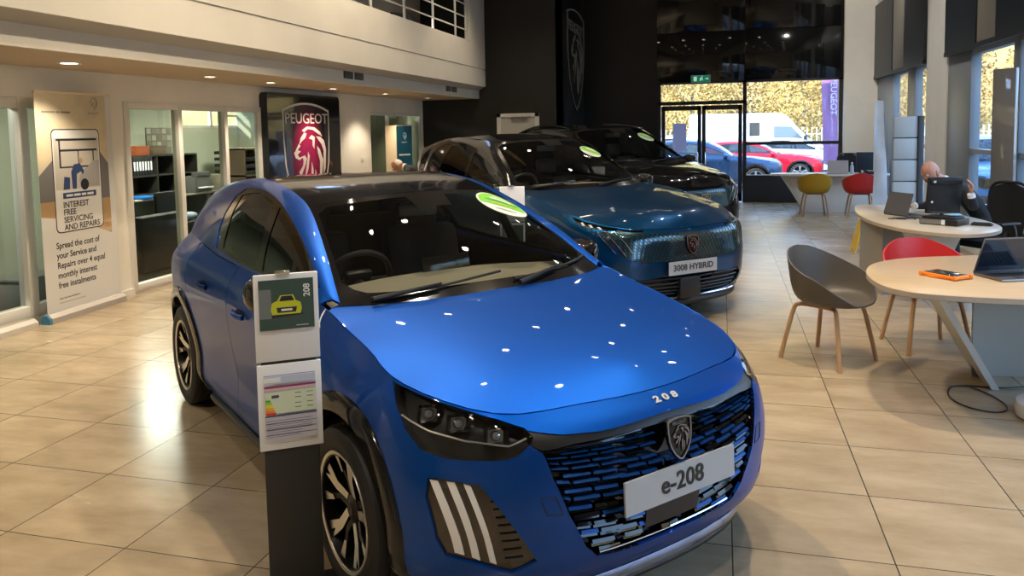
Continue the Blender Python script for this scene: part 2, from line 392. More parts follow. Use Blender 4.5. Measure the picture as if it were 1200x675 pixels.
SPECSUV = dict(
  belt=[
    [(.80,0,.20),(.88,0,.33),(.905,0,.50),(.91,0,.66),(.90,0,.78),(.87,0,.83)],
    [(.78,.32,.20),(.86,.32,.33),(.885,.32,.50),(.89,.32,.66),(.88,.32,.785),(.845,.32,.838)],
    [(.72,.55,.20),(.81,.57,.33),(.835,.58,.5),(.835,.58,.66),(.81,.57,.795),(.77,.55,.855)],
    [(.60,.74,.20),(.69,.77,.33),(.71,.78,.5),(.70,.78,.68),(.65,.765,.83),(.60,.72,.893)],
    [(.42,.85,.22),(.48,.89,.35),(.50,.90,.5),(.48,.90,.70),(.42,.88,.86),(.37,.82,.945)],
    [(.15,.86,.22),(.2,.925,.35),(.2,.935,.5),(.18,.935,.72),(.1,.915,.90),(.05,.835,1.0)],
    [(-.2,.86,.22),(-.2,.94,.35),(-.2,.945,.5),(-.2,.945,.74),(-.22,.925,.95),(-.27,.835,1.055)],
    [(-.78,.87,.22),(-.78,.92,.35),(-.78,.92,.5),(-.78,.93,.78),(-.78,.915,1.0),(-.78,.835,1.10)],
    [(-1.2,.87,.22),(-1.2,.91,.35),(-1.2,.91,.5),(-1.2,.928,.78),(-1.2,.915,1.02),(-1.2,.845,1.115)],
    [(-1.7,.87,.22),(-1.7,.91,.35),(-1.7,.91,.5),(-1.7,.928,.78),(-1.7,.92,1.03),(-1.7,.85,1.125)],
    [(-2.2,.87,.22),(-2.2,.92,.35),(-2.2,.93,.5),(-2.2,.94,.78),(-2.2,.925,1.04),(-2.2,.85,1.14)],
    [(-2.73,.87,.24),(-2.73,.935,.36),(-2.73,.945,.5),(-2.73,.945,.80),(-2.73,.93,1.05),(-2.7,.84,1.16)],
    [(-3.1,.84,.26),(-3.12,.90,.38),(-3.14,.905,.5),(-3.14,.90,.80),(-3.11,.88,1.05),(-3.05,.79,1.16)],
    [(-3.38,.68,.28),(-3.44,.73,.4),(-3.46,.74,.52),(-3.46,.74,.80),(-3.42,.72,1.05),(-3.33,.66,1.16)],
    [(-3.5,.35,.28),(-3.55,.36,.4),(-3.58,.36,.52),(-3.58,.36,.80),(-3.53,.35,1.05),(-3.43,.33,1.17)],
    [(-3.52,0,.28),(-3.57,0,.4),(-3.6,0,.52),(-3.6,0,.80),(-3.55,0,1.05),(-3.45,0,1.17)]],
  nfront=7,
  hood=[(.82,0,.905),(.6,0,.975),(.3,0,1.025),(0,0,1.062),(-.4,0,1.085),(-.78,0,1.10),
        (.78,.28,.905),(.4,.3,1.005),(0,.3,1.055),(-.4,.3,1.08),(-.78,.3,1.095),
        (.62,.52,.945),(.3,.58,1.003),(-.1,.6,1.05),(-.5,.62,1.078),(-.78,.62,1.095)],
  RO=[(-.80,.80,1.12),(-1.15,.745,1.27),(-1.5,.70,1.41),(-1.85,.67,1.50),(-2.3,.65,1.555),(-2.8,.64,1.54),(-3.2,.64,1.46),(-3.5,.67,1.32),(-3.52,.68,1.2)],
  RI=[(-.76,.755,1.10),(-1.15,.67,1.33),(-1.54,.60,1.535),(-1.9,.58,1.585),(-2.4,.57,1.605),(-2.9,.56,1.58),(-3.4,.56,1.50),(-3.62,.56,1.45),(-3.62,.58,1.25)],
  ws_bot=[(-.60,0,1.083),(-.62,.3,1.083),(-.67,.58,1.088),(-.75,.76,1.10)],
  ws_top=[(-1.38,0,1.575),(-1.40,.24,1.572),(-1.46,.45,1.56),(-1.54,.602,1.533)],
  ws_bulge=.028,
  roofc=[(-1.38,1.58),(-1.8,1.625),(-2.2,1.64),(-2.7,1.63),(-3.2,1.585),(-3.62,1.50)],
  axle=2.73, wheel=(.35,.225,.80), )
# ---------------------------------------------------------------- materials used by several things
def paint(name, col, rough=.28, metal=.55):
    return mat(name, col, rough, metal, coat=.55, spec=.06)
M_BLACKGLOSS = mat('gloss_black', (.006, .006, .007), .10, 0, coat=.25, spec=.4)
M_BLACK = mat('matte_black', (.008, .008, .009), .6)
M_PLASTIC = mat('black_plastic', (.014, .014, .015), .42)
M_RUBBER = mat('tyre_rubber', (.010, .010, .011), .62)
M_CHROME = mat('chrome', (.75, .76, .78), .12, 1.0)
M_SATIN = mat('machined_alloy', (.72, .70, .66), .28, .9)
M_DARKALLOY = mat('dark_alloy', (.012, .012, .013), .3, .5)
M_CARGLASS = glass('tinted_car_glass', (.78, .80, .75), (.9, .95, 1.0), 1.55)
M_SIDEGLASS = glass('dark_car_glass', (.22, .24, .23), (.9, .95, 1.0), 1.6)
M_LENS = glass('lamp_lens', (.75, .78, .8), (1, 1, 1), 1.45)
M_WHITEPAPER = mat('white_paper', (.80, .82, .86), .5)
M_PLATE = mat('plate_silver', (.42, .45, .48), .35, .25)
M_DRL = mat('frosted_light_guide', (.80, .82, .86), .35, 0, spec=.6)
M_DASH = mat('dashboard', (.19, .175, .14), .8)
M_SEAT = mat('seat_fabric', (.022, .024, .028), .8)
M_INK = mat('black_ink', (.01, .01, .012), .45)

def find_uv(net, pts, axes, u0, u1):
    """uv where the surface takes the given pair of coordinates"""
    uu = np.linspace(u0, u1, 70); vv = np.linspace(net.v[0], net.v[-1], 36); U, V = np.meshgrid(uu, vv, indexing='ij')
    g = np.column_stack([U.ravel(), V.ravel()]); G = net.ev(g)[:, axes]; out = []
    for p in pts:
        q = g[np.argmin(((G - p) ** 2).sum(1))].copy()
        for _ in range(5):
            e = 1e-4; f = net.ev([q])[0, axes] - p
            J = np.column_stack([(net.ev([q + [e, 0]])[0, axes] - net.ev([q])[0, axes]) / e, (net.ev([q + [0, e]])[0, axes] - net.ev([q])[0, axes]) / e])
            try: st = np.linalg.solve(J, -f)
            except Exception: break
            q = q + np.clip(st, -.05, .05); q[0] = min(max(q[0], u0), u1); q[1] = min(max(q[1], net.v[0]), net.v[-1])
        out.append(q)
    return np.array(out)

def wheel(parent, x, y, side, R, W, rr, style='twin', face=None, name='wheel'):
    """side = +1 left of the car, -1 right; outer face looks along side*y"""
    w = bpy.data.objects.new(name, None); link(w, parent); w.location = (x, y, R)
    w.rotation_euler = (0, 0, 0)
    M = Matrix(((1, 0, 0, 0), (0, 0, side, 0), (0, -side, 0, 0), (0, 0, 0, 1))) if side > 0 else Matrix(((1, 0, 0, 0), (0, 0, -1, 0), (0, 1, 0, 0), (0, 0, 0, 1)))
    # local z of the lathe becomes +-y (outward)
    h = W / 2; rm = rr
    ty = MB(); prof = [(rm, h * .82), (rm + .012, h * .93), (rm + .05, h * 1.0), (R - .03, h * .96), (R - .008, h * .86), (R, h * .70), (R, h * .52), (R - .006, h * .50), (R - .006, h * .44), (R, h * .42), (R, h * .04), (R - .006, h * .02), (R - .006, -h * .02), (R, -h * .04), (R, -h * .7), (R - .02, -h * .9), (rm + .03, -h), (rm, -h * .85)]
    ty.lathe(prof, 0, 56, M); ty.build('tyre', M_RUBBER, w)
    rim = MB(); rim.lathe([(rm + .004, h * .84), (rm - .004, h * .90), (rm - .016, h * .86), (rm - .022, h * .5), (rm - .03, -h * .8), (rm - .01, -h * .9)], 1, 56, M)
    rim.lathe([(rm + .005, h * .85), (rm + .002, h * .925), (rm - .010, h * .90), (rm - .013, h * .84)], 0, 56, M)
    rim.lathe([(.0, -h * .3), (rm - .03, -h * .3)], 2, 40, M)      # brake disc and back
    rim.lathe([(.0, h * .60), (.022, h * .62), (.03, h * .58), (.05, h * .52), (.062, h * .3), (.06, -h * .2)], 1, 24, M)
    n = 5
    for k in range(n):
        a = 2 * PI * k / n + PI / 2
        A = M @ Matrix.Rotation(a, 4, 'Z')
        ro = rm - .010
        zf = h * .78
        def blade(poly, z0, z1, mi, zc=None):
            # polygon in (radial, tangential), sloped from hub height to rim height
            m = len(poly)
            ar = sum(poly[i][0] * poly[(i + 1) % m][1] - poly[(i + 1) % m][0] * poly[i][1] for i in range(m))
            if ar < 0: poly = poly[::-1]
            def zz(r): return h * .50 + (zf - h * .50) * min(1, max(0, (r - .04) / (ro - .04)))
            top = [A @ Vector((p, q, zz(p) + z1)) for p, q in poly]; bot = [A @ Vector((p, q, zz(p) + z0)) for p, q in poly]
            rim.add(top, [list(range(m))], mi, False)
            rim.add(top + bot, [[(i + 1) % m, i, m + i, m + (i + 1) % m] for i in range(m)], 1, False)
        if style == 'twin':
            blade([(.045, -.034), (.12, -.036), (ro, -.088), (ro, -.050), (ro * .8, -.030), (ro, -.016), (.12, .002), (.05, -.004)], -.03, 0, 0)
            blade([(.045, .030), (.10, .030), (ro * .72, .070), (ro, .088), (ro, .058), (ro * .76, .046), (.10, .008), (.05, .006)], -.03, -.004, 1)
            blade([(ro * .60, .052), (ro, .112), (ro, .064), (ro * .66, .040)], -.02, .001, 0)
            blade([(.10, -.028), (ro, -.095), (ro, -.060), (.12, -.020)], -.05, -.018, 1)
        else:
            blade([(.04, -.030), (.12, -.020), (ro, -.042), (ro, .042), (.12, .020), (.04, .030)], -.03, 0, 0)
            blade([(.08, .020), (ro, .062), (ro, .090), (.08, .034)], -.04, -.01, 1)
    rim.build('rim', [face or M_SATIN, M_DARKALLOY, M_BLACK], w, 25)
    return w

def arch(parent, net, cx, cz, r1, r2, mt, u0, u1, zmin, name='wheel_arch_trim'):
    for sg in (1, -1):
        mb = MB(); a = np.linspace(math.radians(-18), math.radians(198), 46); rows = []
        for k, r in enumerate((r1 - .004, r1 + .002, (r1 + r2) / 2, r2 - .004, r2 + .002)):
            pts = [(cx + r * math.cos(t), max(cz + r * math.sin(t), zmin)) for t in a]
            uv = find_uv(net, pts, [0, 2], u0, u1); P = net.ev(uv) + net.nrm(uv) * (-.03, .012, .016, .010, -.006)[k]
            P[:, 0] = [p[0] for p in pts]; P[:, 2] = [p[1] for p in pts]
            rows.append(P * np.array([1, sg, 1]))
        inn = rows[0].copy(); inn[:, 1] -= .10 * sg; rows.insert(0, inn)
        n = len(a); vs = np.vstack(rows); fs = []
        for i in range(len(rows) - 1):
            for j in range(n - 1):
                f = [i * n + j, (i + 1) * n + j, (i + 1) * n + j + 1, i * n + j + 1]; fs.append(f if sg < 0 else f[::-1])
        mb.add(vs, fs); mb.build(name, mt, parent, 50)

def shield_poly(w, h):
    """crest outline: slightly arched top, sides drawn in to a point"""
    top = [(-w * .5 + w * t, h * .44 + h * .06 * (1 - (2 * t - 1) ** 2)) for t in np.linspace(0, 1, 9)]
    R = [(w * .5, h * .2), (w * .475, h * -.02), (w * .40, h * -.20), (w * .27, h * -.36), (w * .12, h * -.47)]
    return top + R + [(0, -h * .52)] + [(-x, y) for x, y in R[::-1]]
# lion head in profile looking left, each stroke an outline
def _lz(l): return [((x - 322) / 313 / .88, ((505 - y) / 771 + .06) / .62) for x, y in l]
LION = [_lz(l) for l in (
 [(285,300),(320,275),(370,280),(410,310),(425,342),(400,327),(360,297),(325,292),(300,312)],
 [(265,392),(275,350),(300,315),(316,320),(305,352),(285,368)],
 [(238,432),(262,388),(272,402),(256,420),(250,440)],
 [(230,442),(250,425),(274,436),(252,455),(262,476),(300,464),(312,486),(302,522),(292,548),(270,600),(258,570),(284,532),(290,500),(284,477),(262,492),(238,476)],
 [(330,352),(350,332),(372,345),(366,424),(355,402),(354,362),(340,358)],
 [(380,338),(412,345),(437,370),(449,430),(442,560),(427,600),(432,440),(418,395),(395,362)],
 [(386,405),(405,430),(427,500),(414,620),(398,690),(400,600),(404,510),(390,450)],
 [(322,440),(332,470),(320,550),(292,640),(278,690),(300,580),(316,490)],
 [(345,510),(354,560),(352,660),(342,760),(336,700),(340,580)],
 [(368,560),(378,600),(374,680),(358,770),(362,680)])]
def emblem(mb, M, w, h, mi_ring, mi_fill, mi_lion, d=.006, text=True, ring=.055):
    sp = shield_poly(w, h); inn = [(x * (1 - 2 * ring), y * (1 - 1.6 * ring)) for x, y in sp]
    mb.prism(sp, -d, 0, mi_fill, M)
    n = len(sp); vs = []; 
    for x, y in sp: vs.append(M @ Vector((x, y, 0)))
    for x, y in inn: vs.append(M @ Vector((x, y, 0)))
    for x, y in sp: vs.append(M @ Vector((x, y, d * .6)))
    for x, y in inn: vs.append(M @ Vector((x, y, d * .6)))
    fs = []
    for i in range(n):
        j = (i + 1) % n
        fs += [[2 * n + i, 3 * n + i, 3 * n + j, 2 * n + j][::-1], [i, j, 2 * n + j, 2 * n + i][::-1], [n + i, n + j, 3 * n + j, 3 * n + i]]
    mb.add(vs, fs, mi_ring, False)
    for p in LION: mb.prism([(x * w * .88, (y * .62 - .06) * h) for x, y in p], 0.0001, d * .5, mi_lion, M)
    if text: mb.text('PEUGEOT', h * .105, M @ Matrix.Translation((0, h * .35, d * .3)), mi_lion, d * .5, bold=h * .001, sx=1.25 * w / h)

def surf_frame(net, uv, sg=1):
    p = net.ev([uv])[0]; n = net.nrm([uv])[0]; e = 1e-3
    du = net.ev([(uv[0] + e, uv[1])])[0] - p; p = p * [1, sg, 1]; n = n * [1, sg, 1]
    return Vector(p), Vector(n).normalized()
def face_frame(p, n, up=(0, 0, 1)):
    n = Vector(n).normalized(); x = Vector(up).cross(n).normalized(); y = n.cross(x)
    return frame3(x, y, n, p)

def build_car(root, S, pm, feat, step=.04, wheel_style='twin', wheel_face=None, roof_mat=None, glassm=None, interior=True, simple=False):
    N = mk_nets(S); bt = N['belt']; R, W, ywh = S['wheel']; ax = S['axle']; uN = bt.u; vN = bt.v
    F = feat; vtop = vN[-1]; gm = glassm or M_CARGLASS; rm_ = roof_mat or M_BLACKGLOSS
    uf0, uf1 = uN[3], uN[8]; ur0, ur1 = uN[9], uN[12] + .2
    zb = S['belt'][7][0][2]
    def arch_hole(cx, u0, u1, r):
        a = np.linspace(math.radians(-25), math.radians(205), 30); pts = [(cx + r * math.cos(t), R + r * math.sin(t)) for t in a]; pts = [p for p in pts if p[1] > zb + .012]
        uv = find_uv(bt, pts, [0, 2], u0, u1); uv = sorted([tuple(p) for p in uv], key=lambda q: 0) ; uv = [tuple(p) for p in uv]
        return [(uv[0][0], -.05)] + uv + [(uv[-1][0], -.05)]
    ra = F.get('arch_r', (R + .055, R + .125))
    holes = [arch_hole(0, uf0, uf1, ra[1] - .01), arch_hole(-ax, ur0, ur1, ra[1] - .01)]
    # door and fender gaps
    def gap_line(xz, u0=None, u1=None, w=.006):
        uv = find_uv(bt, xz, [0, 2], u0 or uN[4], u1 or uN[12]); return buffer_line(resample(uv, .03, False), w)
    gaps = []
    for l in F.get('gaps', []): gaps.append(gap_line(l))
    for h in F.get('holes', []): holes.append([tuple(p) for p in h])
    vo, FF, comps = sheet(bt, [(0, 0), (uN[-1], 0), (uN[-1], vtop), (0, vtop)], holes + gaps, step)
    names = {}
    for ci, c in enumerate(comps):
        P = bt.ev(vo[FF[c]].mean(axis=1)); x = P[:, 0].mean(); names[ci] = x
    bi = max(range(len(comps)), key=lambda i: np.ptp(vo[FF[comps[i]]][:, :, 0]))
    body = MB(); small = []
    for ci, c in enumerate(comps):
        f = FF[c]; a = len(c)
        if ci == bi or a < 12: skin(body, bt, vo, f, 0, .012, 0, True)
        else: small.append((names[ci], f))
    ob = body.build('body_shell', pm, root, 40)
    # weld the two halves
    bm = bmesh.new(); bm.from_mesh(ob.data); bmesh.ops.remove_doubles(bm, verts=[v for v in bm.verts if abs(v.co.y) < 1e-4], dist=1e-5); bm.to_mesh(ob.data); bm.free()
    for xm, f in small:
        nm = F.get('panel_name', lambda x: 'door')(xm)
        for sg in (1, -1):
            mb = MB(); skin(mb, bt, vo, f, 0, .012, 0, False); 
            if sg < 0: mb.v = [(x, -y, z) for x, y, z in mb.v]; mb.f = [q[::-1] for q in mb.f]
            d = mb.build(nm, pm, root, 40)
            if nm.endswith('door'):
                hz = F.get('handle', {}).get(nm)
                if hz:
                    uvh = find_uv(bt, [hz], [0, 2], uN[5], uN[12])[0]; p, n = surf_frame(bt, uvh, sg)
                    h = MB(); pts = [p + Vector((-.085 + .17 * t, 0, 0)) + n * (.012 + .02 * math.sin(PI * t)) for t in np.linspace(0, 1, 9)]
                    h.tube(pts, .011, 0, 8, flat=1.3); h.sphere(p + n * .002, (.07, .006, .026), 1); h.build('door_handle', [pm, M_BLACK], d)
    # dark inner shell behind gaps and inside the cabin
    inner = MB(); g = [(uN[0], 0), (uN[-1], 0), (uN[-1], vtop - .01), (uN[0], vtop - .01)]
    vi, fi, _ = sheet(bt, g, [arch_hole(0, uf0, uf1, ra[1] + .01), arch_hole(-ax, ur0, ur1, ra[1] + .01)] + [[tuple(p) for p in h] for h in F.get('holes', [])], .12)
    skin(inner, bt, vi, fi, -.035, 0, 0, True); 
    xr = S['belt'][-1][2][0]; xf = S['belt'][0][2][0]
    inner.b2((xr + .35, -.60, .19), (xf - .25, .60, .24)); inner.b2((xr + .12, -.5, .22), (xr + .5, .5, .5)); inner.b2((-.62, -.80, .2), (-.58, .80, S['ws_bot'][2][2] - .10))
    inner.b2((xf - .32, -.5, .2), (xf - .28, .5, .62))
    inner.build('inner_structure', M_BLACK, root, 40)
    for cx in (0, -ax):
        for sg in (1, -1):
            wm = MB(); A = Matrix(((1, 0, 0, cx), (0, 0, -1, 0), (0, 1, 0, R), (0, 0, 0, 1)))
            yo = .80 * ywh / .775
            prof = [(.02, .42), (ra[0] + .01, .42), (ra[0] + .015, yo - .02 + .05)]
            wm.lathe(prof, 0, 30, A, math.radians(216), math.radians(-18))
            wm.v = [(x, (-y if sg < 0 else y) * -1, z) for x, y, z in wm.v]
            wm.build('wheel_well', M_BLACK, root)
    arch(root, bt, 0, R, ra[0], ra[1], F.get('arch_mat', M_BLACKGLOSS), uf0, uf1, zb + .01)
    arch(root, bt, -ax, R, ra[0], ra[1], F.get('arch_mat', M_BLACKGLOSS), ur0, ur1, zb + .01)
    for cx in (0, -ax):
        for sg in (1, -1): wheel(root, cx, sg * ywh, sg, R, W, S.get('rim', R - .092), wheel_style, wheel_face)
    # bonnet
    E_ = N['edge']; rear = [(p[0] , p[1]) for p in S['ws_bot']][::-1]
    foot = E_[-1]; half = [(p[0] - .003, max(p[1] - .0035, 0)) for p in E_ if p[0] > S['ws_bot'][-1][0] - .01]
    half = half + [(x - .015, y) for x, y in rear]
    poly = half + [(x, -y) for x, y in half[::-1] if y > 1e-4]
    pp = []
    for q in poly:
        if not pp or (abs(q[0] - pp[-1][0]) + abs(q[1] - pp[-1][1])) > 1e-3: pp.append(q)
    vo2, F2, _ = sheet(N['hood'], pp, [], step * .9); hm = MB(); skin(hm, N['hood'], vo2, F2, 0, .015, 0); hm.build('bonnet', pm, root, 40)
    # windscreen: glass with black printed border
    ws = N['ws']; fr = F.get('frit', .055)
    u1, v1 = ws.u[-1], ws.v[-1]
    oute = [(0, 0), (u1, 0), (u1, v1), (0, v1)]; c = .05
    inn = [(0, fr * 1.5), (u1 * .80, fr * 1.5), (u1 - fr * 1.1 - c * .6, fr * 1.9), (u1 - fr * .8, fr * 1.9 + c), (u1 - fr * .75, v1 - fr - c), (u1 - fr * .75 - c, v1 - fr * .9), (.13, v1 - fr * .8), (.11, v1 - .14), (0, v1 - .15)]
    va, fa, _ = sheet(ws, inn, [], .06); wm = MB(); skin(wm, ws, va, fa, 0, 0, 0, True)
    wo = wm.build('windscreen', gm, root)
    vb, fb, _ = sheet(ws, oute, [[(-.1, fr * 1.5)] + inn[1:-1] + [(.11, v1 - .15), (-.1, v1 - .15)]], .05)
    fm = MB(); skin(fm, ws, vb, fb, .0005, 0, 0, True); fm.build('windscreen_border', M_BLACKGLOSS, wo)
    # pillars, roof, side walls, tail
    rl = N['rail']; vr, frr, _ = sheet(rl, rl.rect(), [], .05); pm2 = F.get('rail_mat', pm)
    for sg in (1, -1):
        mb = MB(); skin(mb, rl, vr, frr, 0, .01, 0, False)
        if sg < 0: mb.v = [(x, -y, z) for x, y, z in mb.v]; mb.f = [q[::-1] for q in mb.f]
        mb.build('roof_pillar', pm2, root, 50)
    rf = N['roof']; vr, frr, _ = sheet(rf, rf.rect(), [], .07); mb = MB(); skin(mb, rf, vr, frr, 0, .0, 0, True); mb.build('roof_panel', rm_, root, 40)
    sd = N['side']; us, vs_ = sd.u[-1], sd.v[-1]; dlo = F['dlo']
    vr, frr, _ = sheet(sd, sd.rect(), [dlo], .05)
    gl = [F['glass_front'], F['glass_rear']]
    vf, ff, _ = sheet(sd, dlo, gl, .05)
    vg = [sheet(sd, g_, [], .08) for g_ in gl]
    for sg in (1, -1):
        def sidepart(name, sh, m_, off, parent=root, lip=0):
            mb = MB(); skin(mb, sd, sh[0], sh[1], off, lip, 0, False)
            if sg < 0: mb.v = [(x, -y, z) for x, y, z in mb.v]; mb.f = [q[::-1] for q in mb.f]
            return mb.build(name, m_, parent, 40)
        sidepart('side_pillar', (vr, frr), F.get('side_mat', pm), 0, root, .012)
        fo = sidepart('window_surround', (vf, ff), M_BLACKGLOSS, -.004, root, .01)
        for q in vg: sidepart('side_window', q, M_SIDEGLASS, -.008, fo)
    # tail: hatch between roof edge and belt
    tb = bt.ev([(u, vtop) for u in np.linspace(uN[-4] + .1, uN[-1], 8)]); RIe = np.array(S['RI'][-2]); k = len(tb)
    top = [np.array([S['roofc'][-1][0], RIe[1] * (1 - t), RIe[2] + (S['roofc'][-1][1] - RIe[2]) * (1 - (1 - t) ** 2)]) for t in np.linspace(0, 1, k)]
    mb = MB(); vs = []
    for i in range(k): vs += [tb[i], top[i]]
    vsm = [(p[0], -p[1], p[2]) for p in vs]
    mb.add(vs, [[2 * i, 2 * i + 2, 2 * i + 3, 2 * i + 1] for i in range(k - 1)]); mb.add(vsm, [[2 * i + 1, 2 * i + 3, 2 * i + 2, 2 * i] for i in range(k - 1)])
    mb.build('tailgate', M_BLACKGLOSS, root)
    if interior:
        zc = S['ws_bot'][2][2]; xb = S['ws_bot'][0][0]; sy = ywh / .775
        d = MB(); pts = []
        dn = Net([[(xb - .06, -.70 * sy, zc - .055), (xb - .3, -.68 * sy, zc - .02), (xb - .50, -.68 * sy, zc - .01), (xb - .58, -.68 * sy, zc - .28)],
                  [(xb - .02, -.3, zc - .045), (xb - .3, -.3, zc - .005), (xb - .54, -.3, zc + .012), (xb - .62, -.3, zc - .28)],
                  [(xb - .02, .3, zc - .045), (xb - .3, .3, zc - .005), (xb - .54, .3, zc + .012), (xb - .62, .3, zc - .28)],
                  [(xb - .06, .70 * sy, zc - .055), (xb - .3, .68 * sy, zc - .02), (xb - .50, .68 * sy, zc - .01), (xb - .58, .68 * sy, zc - .28)]])
        vd, fd, _ = sheet(dn, dn.rect(), [], .08); skin(d, dn, vd, fd, 0, 0, 0); do = d.build('dashboard', M_DASH, root)
        sc = MB(); sc.box((xb - .50, .02, zc + .05), (.02, .27, .09), 0, Matrix.Rotation(-.25, 3, 'Y'), .006); sc.build('display_screen', M_BLACKGLOSS, do)
        st = MB(); cx, cy = xb - .72, -.36 * sy
        RM = Matrix.Rotation(math.radians(-65), 3, 'Y'); ring = [Vector((cx, cy, zc - .02)) + RM @ Vector((.165 * math.cos(a), .175 * math.sin(a), 0)) for a in np.linspace(0, 2 * PI, 29)[:-1]]
        st.tube(ring, .015, 0, 8, closed=True); st.box((cx, cy, zc - .02), (.12, .14, .04), 0, RM, .015); st.tube([ring[7], (cx, cy, zc - .02), ring[21]], .014); st.tube([(cx, cy, zc - .03), (cx + .25, cy, zc - .12)], .03)
        st.build('steering_wheel', M_PLASTIC, root)
        for y in (-.36 * sy, .36 * sy):
            s_ = MB(); bx = xb - 1.08
            s_.box((bx + .05, y, .50), (.52, .50, .16), 0, None, .05); s_.box((bx - .28, y, .80), (.14, .50, .64), 0, Matrix.Rotation(math.radians(-14), 3, 'Y'), .06)
            s_.box((bx - .38, y, 1.17 if S is SPEC208 else 1.25), (.10, .26, .17), 0, Matrix.Rotation(math.radians(-10), 3, 'Y'), .04); s_.tube([(bx - .37, y - .06, 1.0), (bx - .38, y - .06, 1.2)], .008); s_.tube([(bx - .37, y + .06, 1.0), (bx - .38, y + .06, 1.2)], .008)
            s_.build('front_seat', M_SEAT, root)
        s_ = MB(); bx = xb - 1.95; s_.box((bx + .1, 0, .52), (.5, 1.15 * sy, .16), 0, None, .05); s_.box((bx - .2, 0, .84), (.14, 1.2 * sy, .58), 0, Matrix.Rotation(math.radians(-16), 3, 'Y'), .06)
        for y in (-.36, 0, .36): s_.box((bx - .30, y, 1.14), (.09, .24, .13), 0, None, .04)
        s_.build('rear_bench', M_SEAT, root)
        mr = MB(); tz = S['ws_top'][0]; mr.box((tz[0] - .06, 0, tz[2] - .10), (.03, .23, .06), 0, None, .012); mr.tube([(tz[0] - .04, 0, tz[2] - .08), (tz[0] - .0, 0, tz[2] - .02)], .01); mr.build('rear_view_mirror', M_PLASTIC, root)
    # door mirrors
    for sg in (1, -1):
        mx, my, mz = F['mirror']; mi = MB()
        prof = [(0, 0), (.02, .075), (.07, .105), (.13, .10), (.165, .07)]
        pts = []
        rings = []
        for t, (dx, wd, ht) in enumerate([(-.055, .075, .052), (-.045, .100, .074), (.0, .104, .079), (.05, .085, .064), (.085, .045, .036), (.10, .01, .01)]):
            ring = []
            for a in np.linspace(0, 2 * PI, 21)[:-1]:
                ca, sa = math.cos(a), math.sin(a); p = 2.8
                ring.append((mx + dx, my + wd * math.copysign(abs(ca) ** (2 / p), ca), mz + ht * math.copysign(abs(sa) ** (2 / p), sa)))
            rings.append(ring)
        vs = [p for r in rings for p in r]; fs = [[i * 20 + k, (i + 1) * 20 + k, (i + 1) * 20 + (k + 1) % 20, i * 20 + (k + 1) % 20] for i in range(5) for k in range(20)]
        mi.add(vs, fs); mi.add(rings[0], [list(range(20))[::-1]], 1, False)
        mi.tube([(mx - .02, my - .10, mz - .05), (mx + .03, my - .20, mz - .085)], [.028, .035], 0, 8)
        if sg < 0: mi.v = [(x, -y, z) for x, y, z in mi.v]; mi.f = [q[::-1] for q in mi.f]
        mi.build('door_mirror', [F.get('mirror_mat', M_BLACKGLOSS), M_CHROME], root, 60)
    if F.get('wipers', True):
        for (ua, va_, ub, vb_) in F['wiper_uv']:
            w_ = MB(); q = [(ua + (ub - ua) * t, va_ + (vb_ - va_) * t) for t in np.linspace(0, 1, 12)]
            P = ws_pts(N['ws'], q, .012); w_.tube(P, .006, 0, 6); P2 = ws_pts(N['ws'], [(ua, va_ * .2), (ua + (ub - ua) * .5, (va_ + vb_) / 2)], .028); w_.tube([P2[0], P2[1]], [.012, .006], 0, 6)
            w_.build('windscreen_wiper', M_PLASTIC, root)
    return N
def ws_pts(ws, q, off):
    q = np.array(q, float); sg = np.sign(q[:, 0]); sg[sg == 0] = 1; a = np.column_stack([np.abs(q[:, 0]), q[:, 1]])
    P = ws.ev(a) + ws.nrm(a) * off; P[:, 1] *= sg; return [Vector(p) for p in P]
def inset(parent, net, poly, name, m_, off, lip=0, step=.03, sides=(1, -1), mirror=False, tagd=None):
    """a fitted piece following the surface at an offset"""
    vo, f, _ = sheet(net, poly, [], step); out = []
    if mirror:
        mb = MB(); skin(mb, net, vo, f, off, lip, 0, True); return [mb.build(name, m_, parent, 40)]
    for sg in sides:
        mb = MB(); skin(mb, net, vo, f, off, lip, 0, False)
        if sg < 0: mb.v = [(x, -y, z) for x, y, z in mb.v]; mb.f = [q[::-1] for q in mb.f]
        out.append(mb.build(name, m_, parent, 40))
    return out
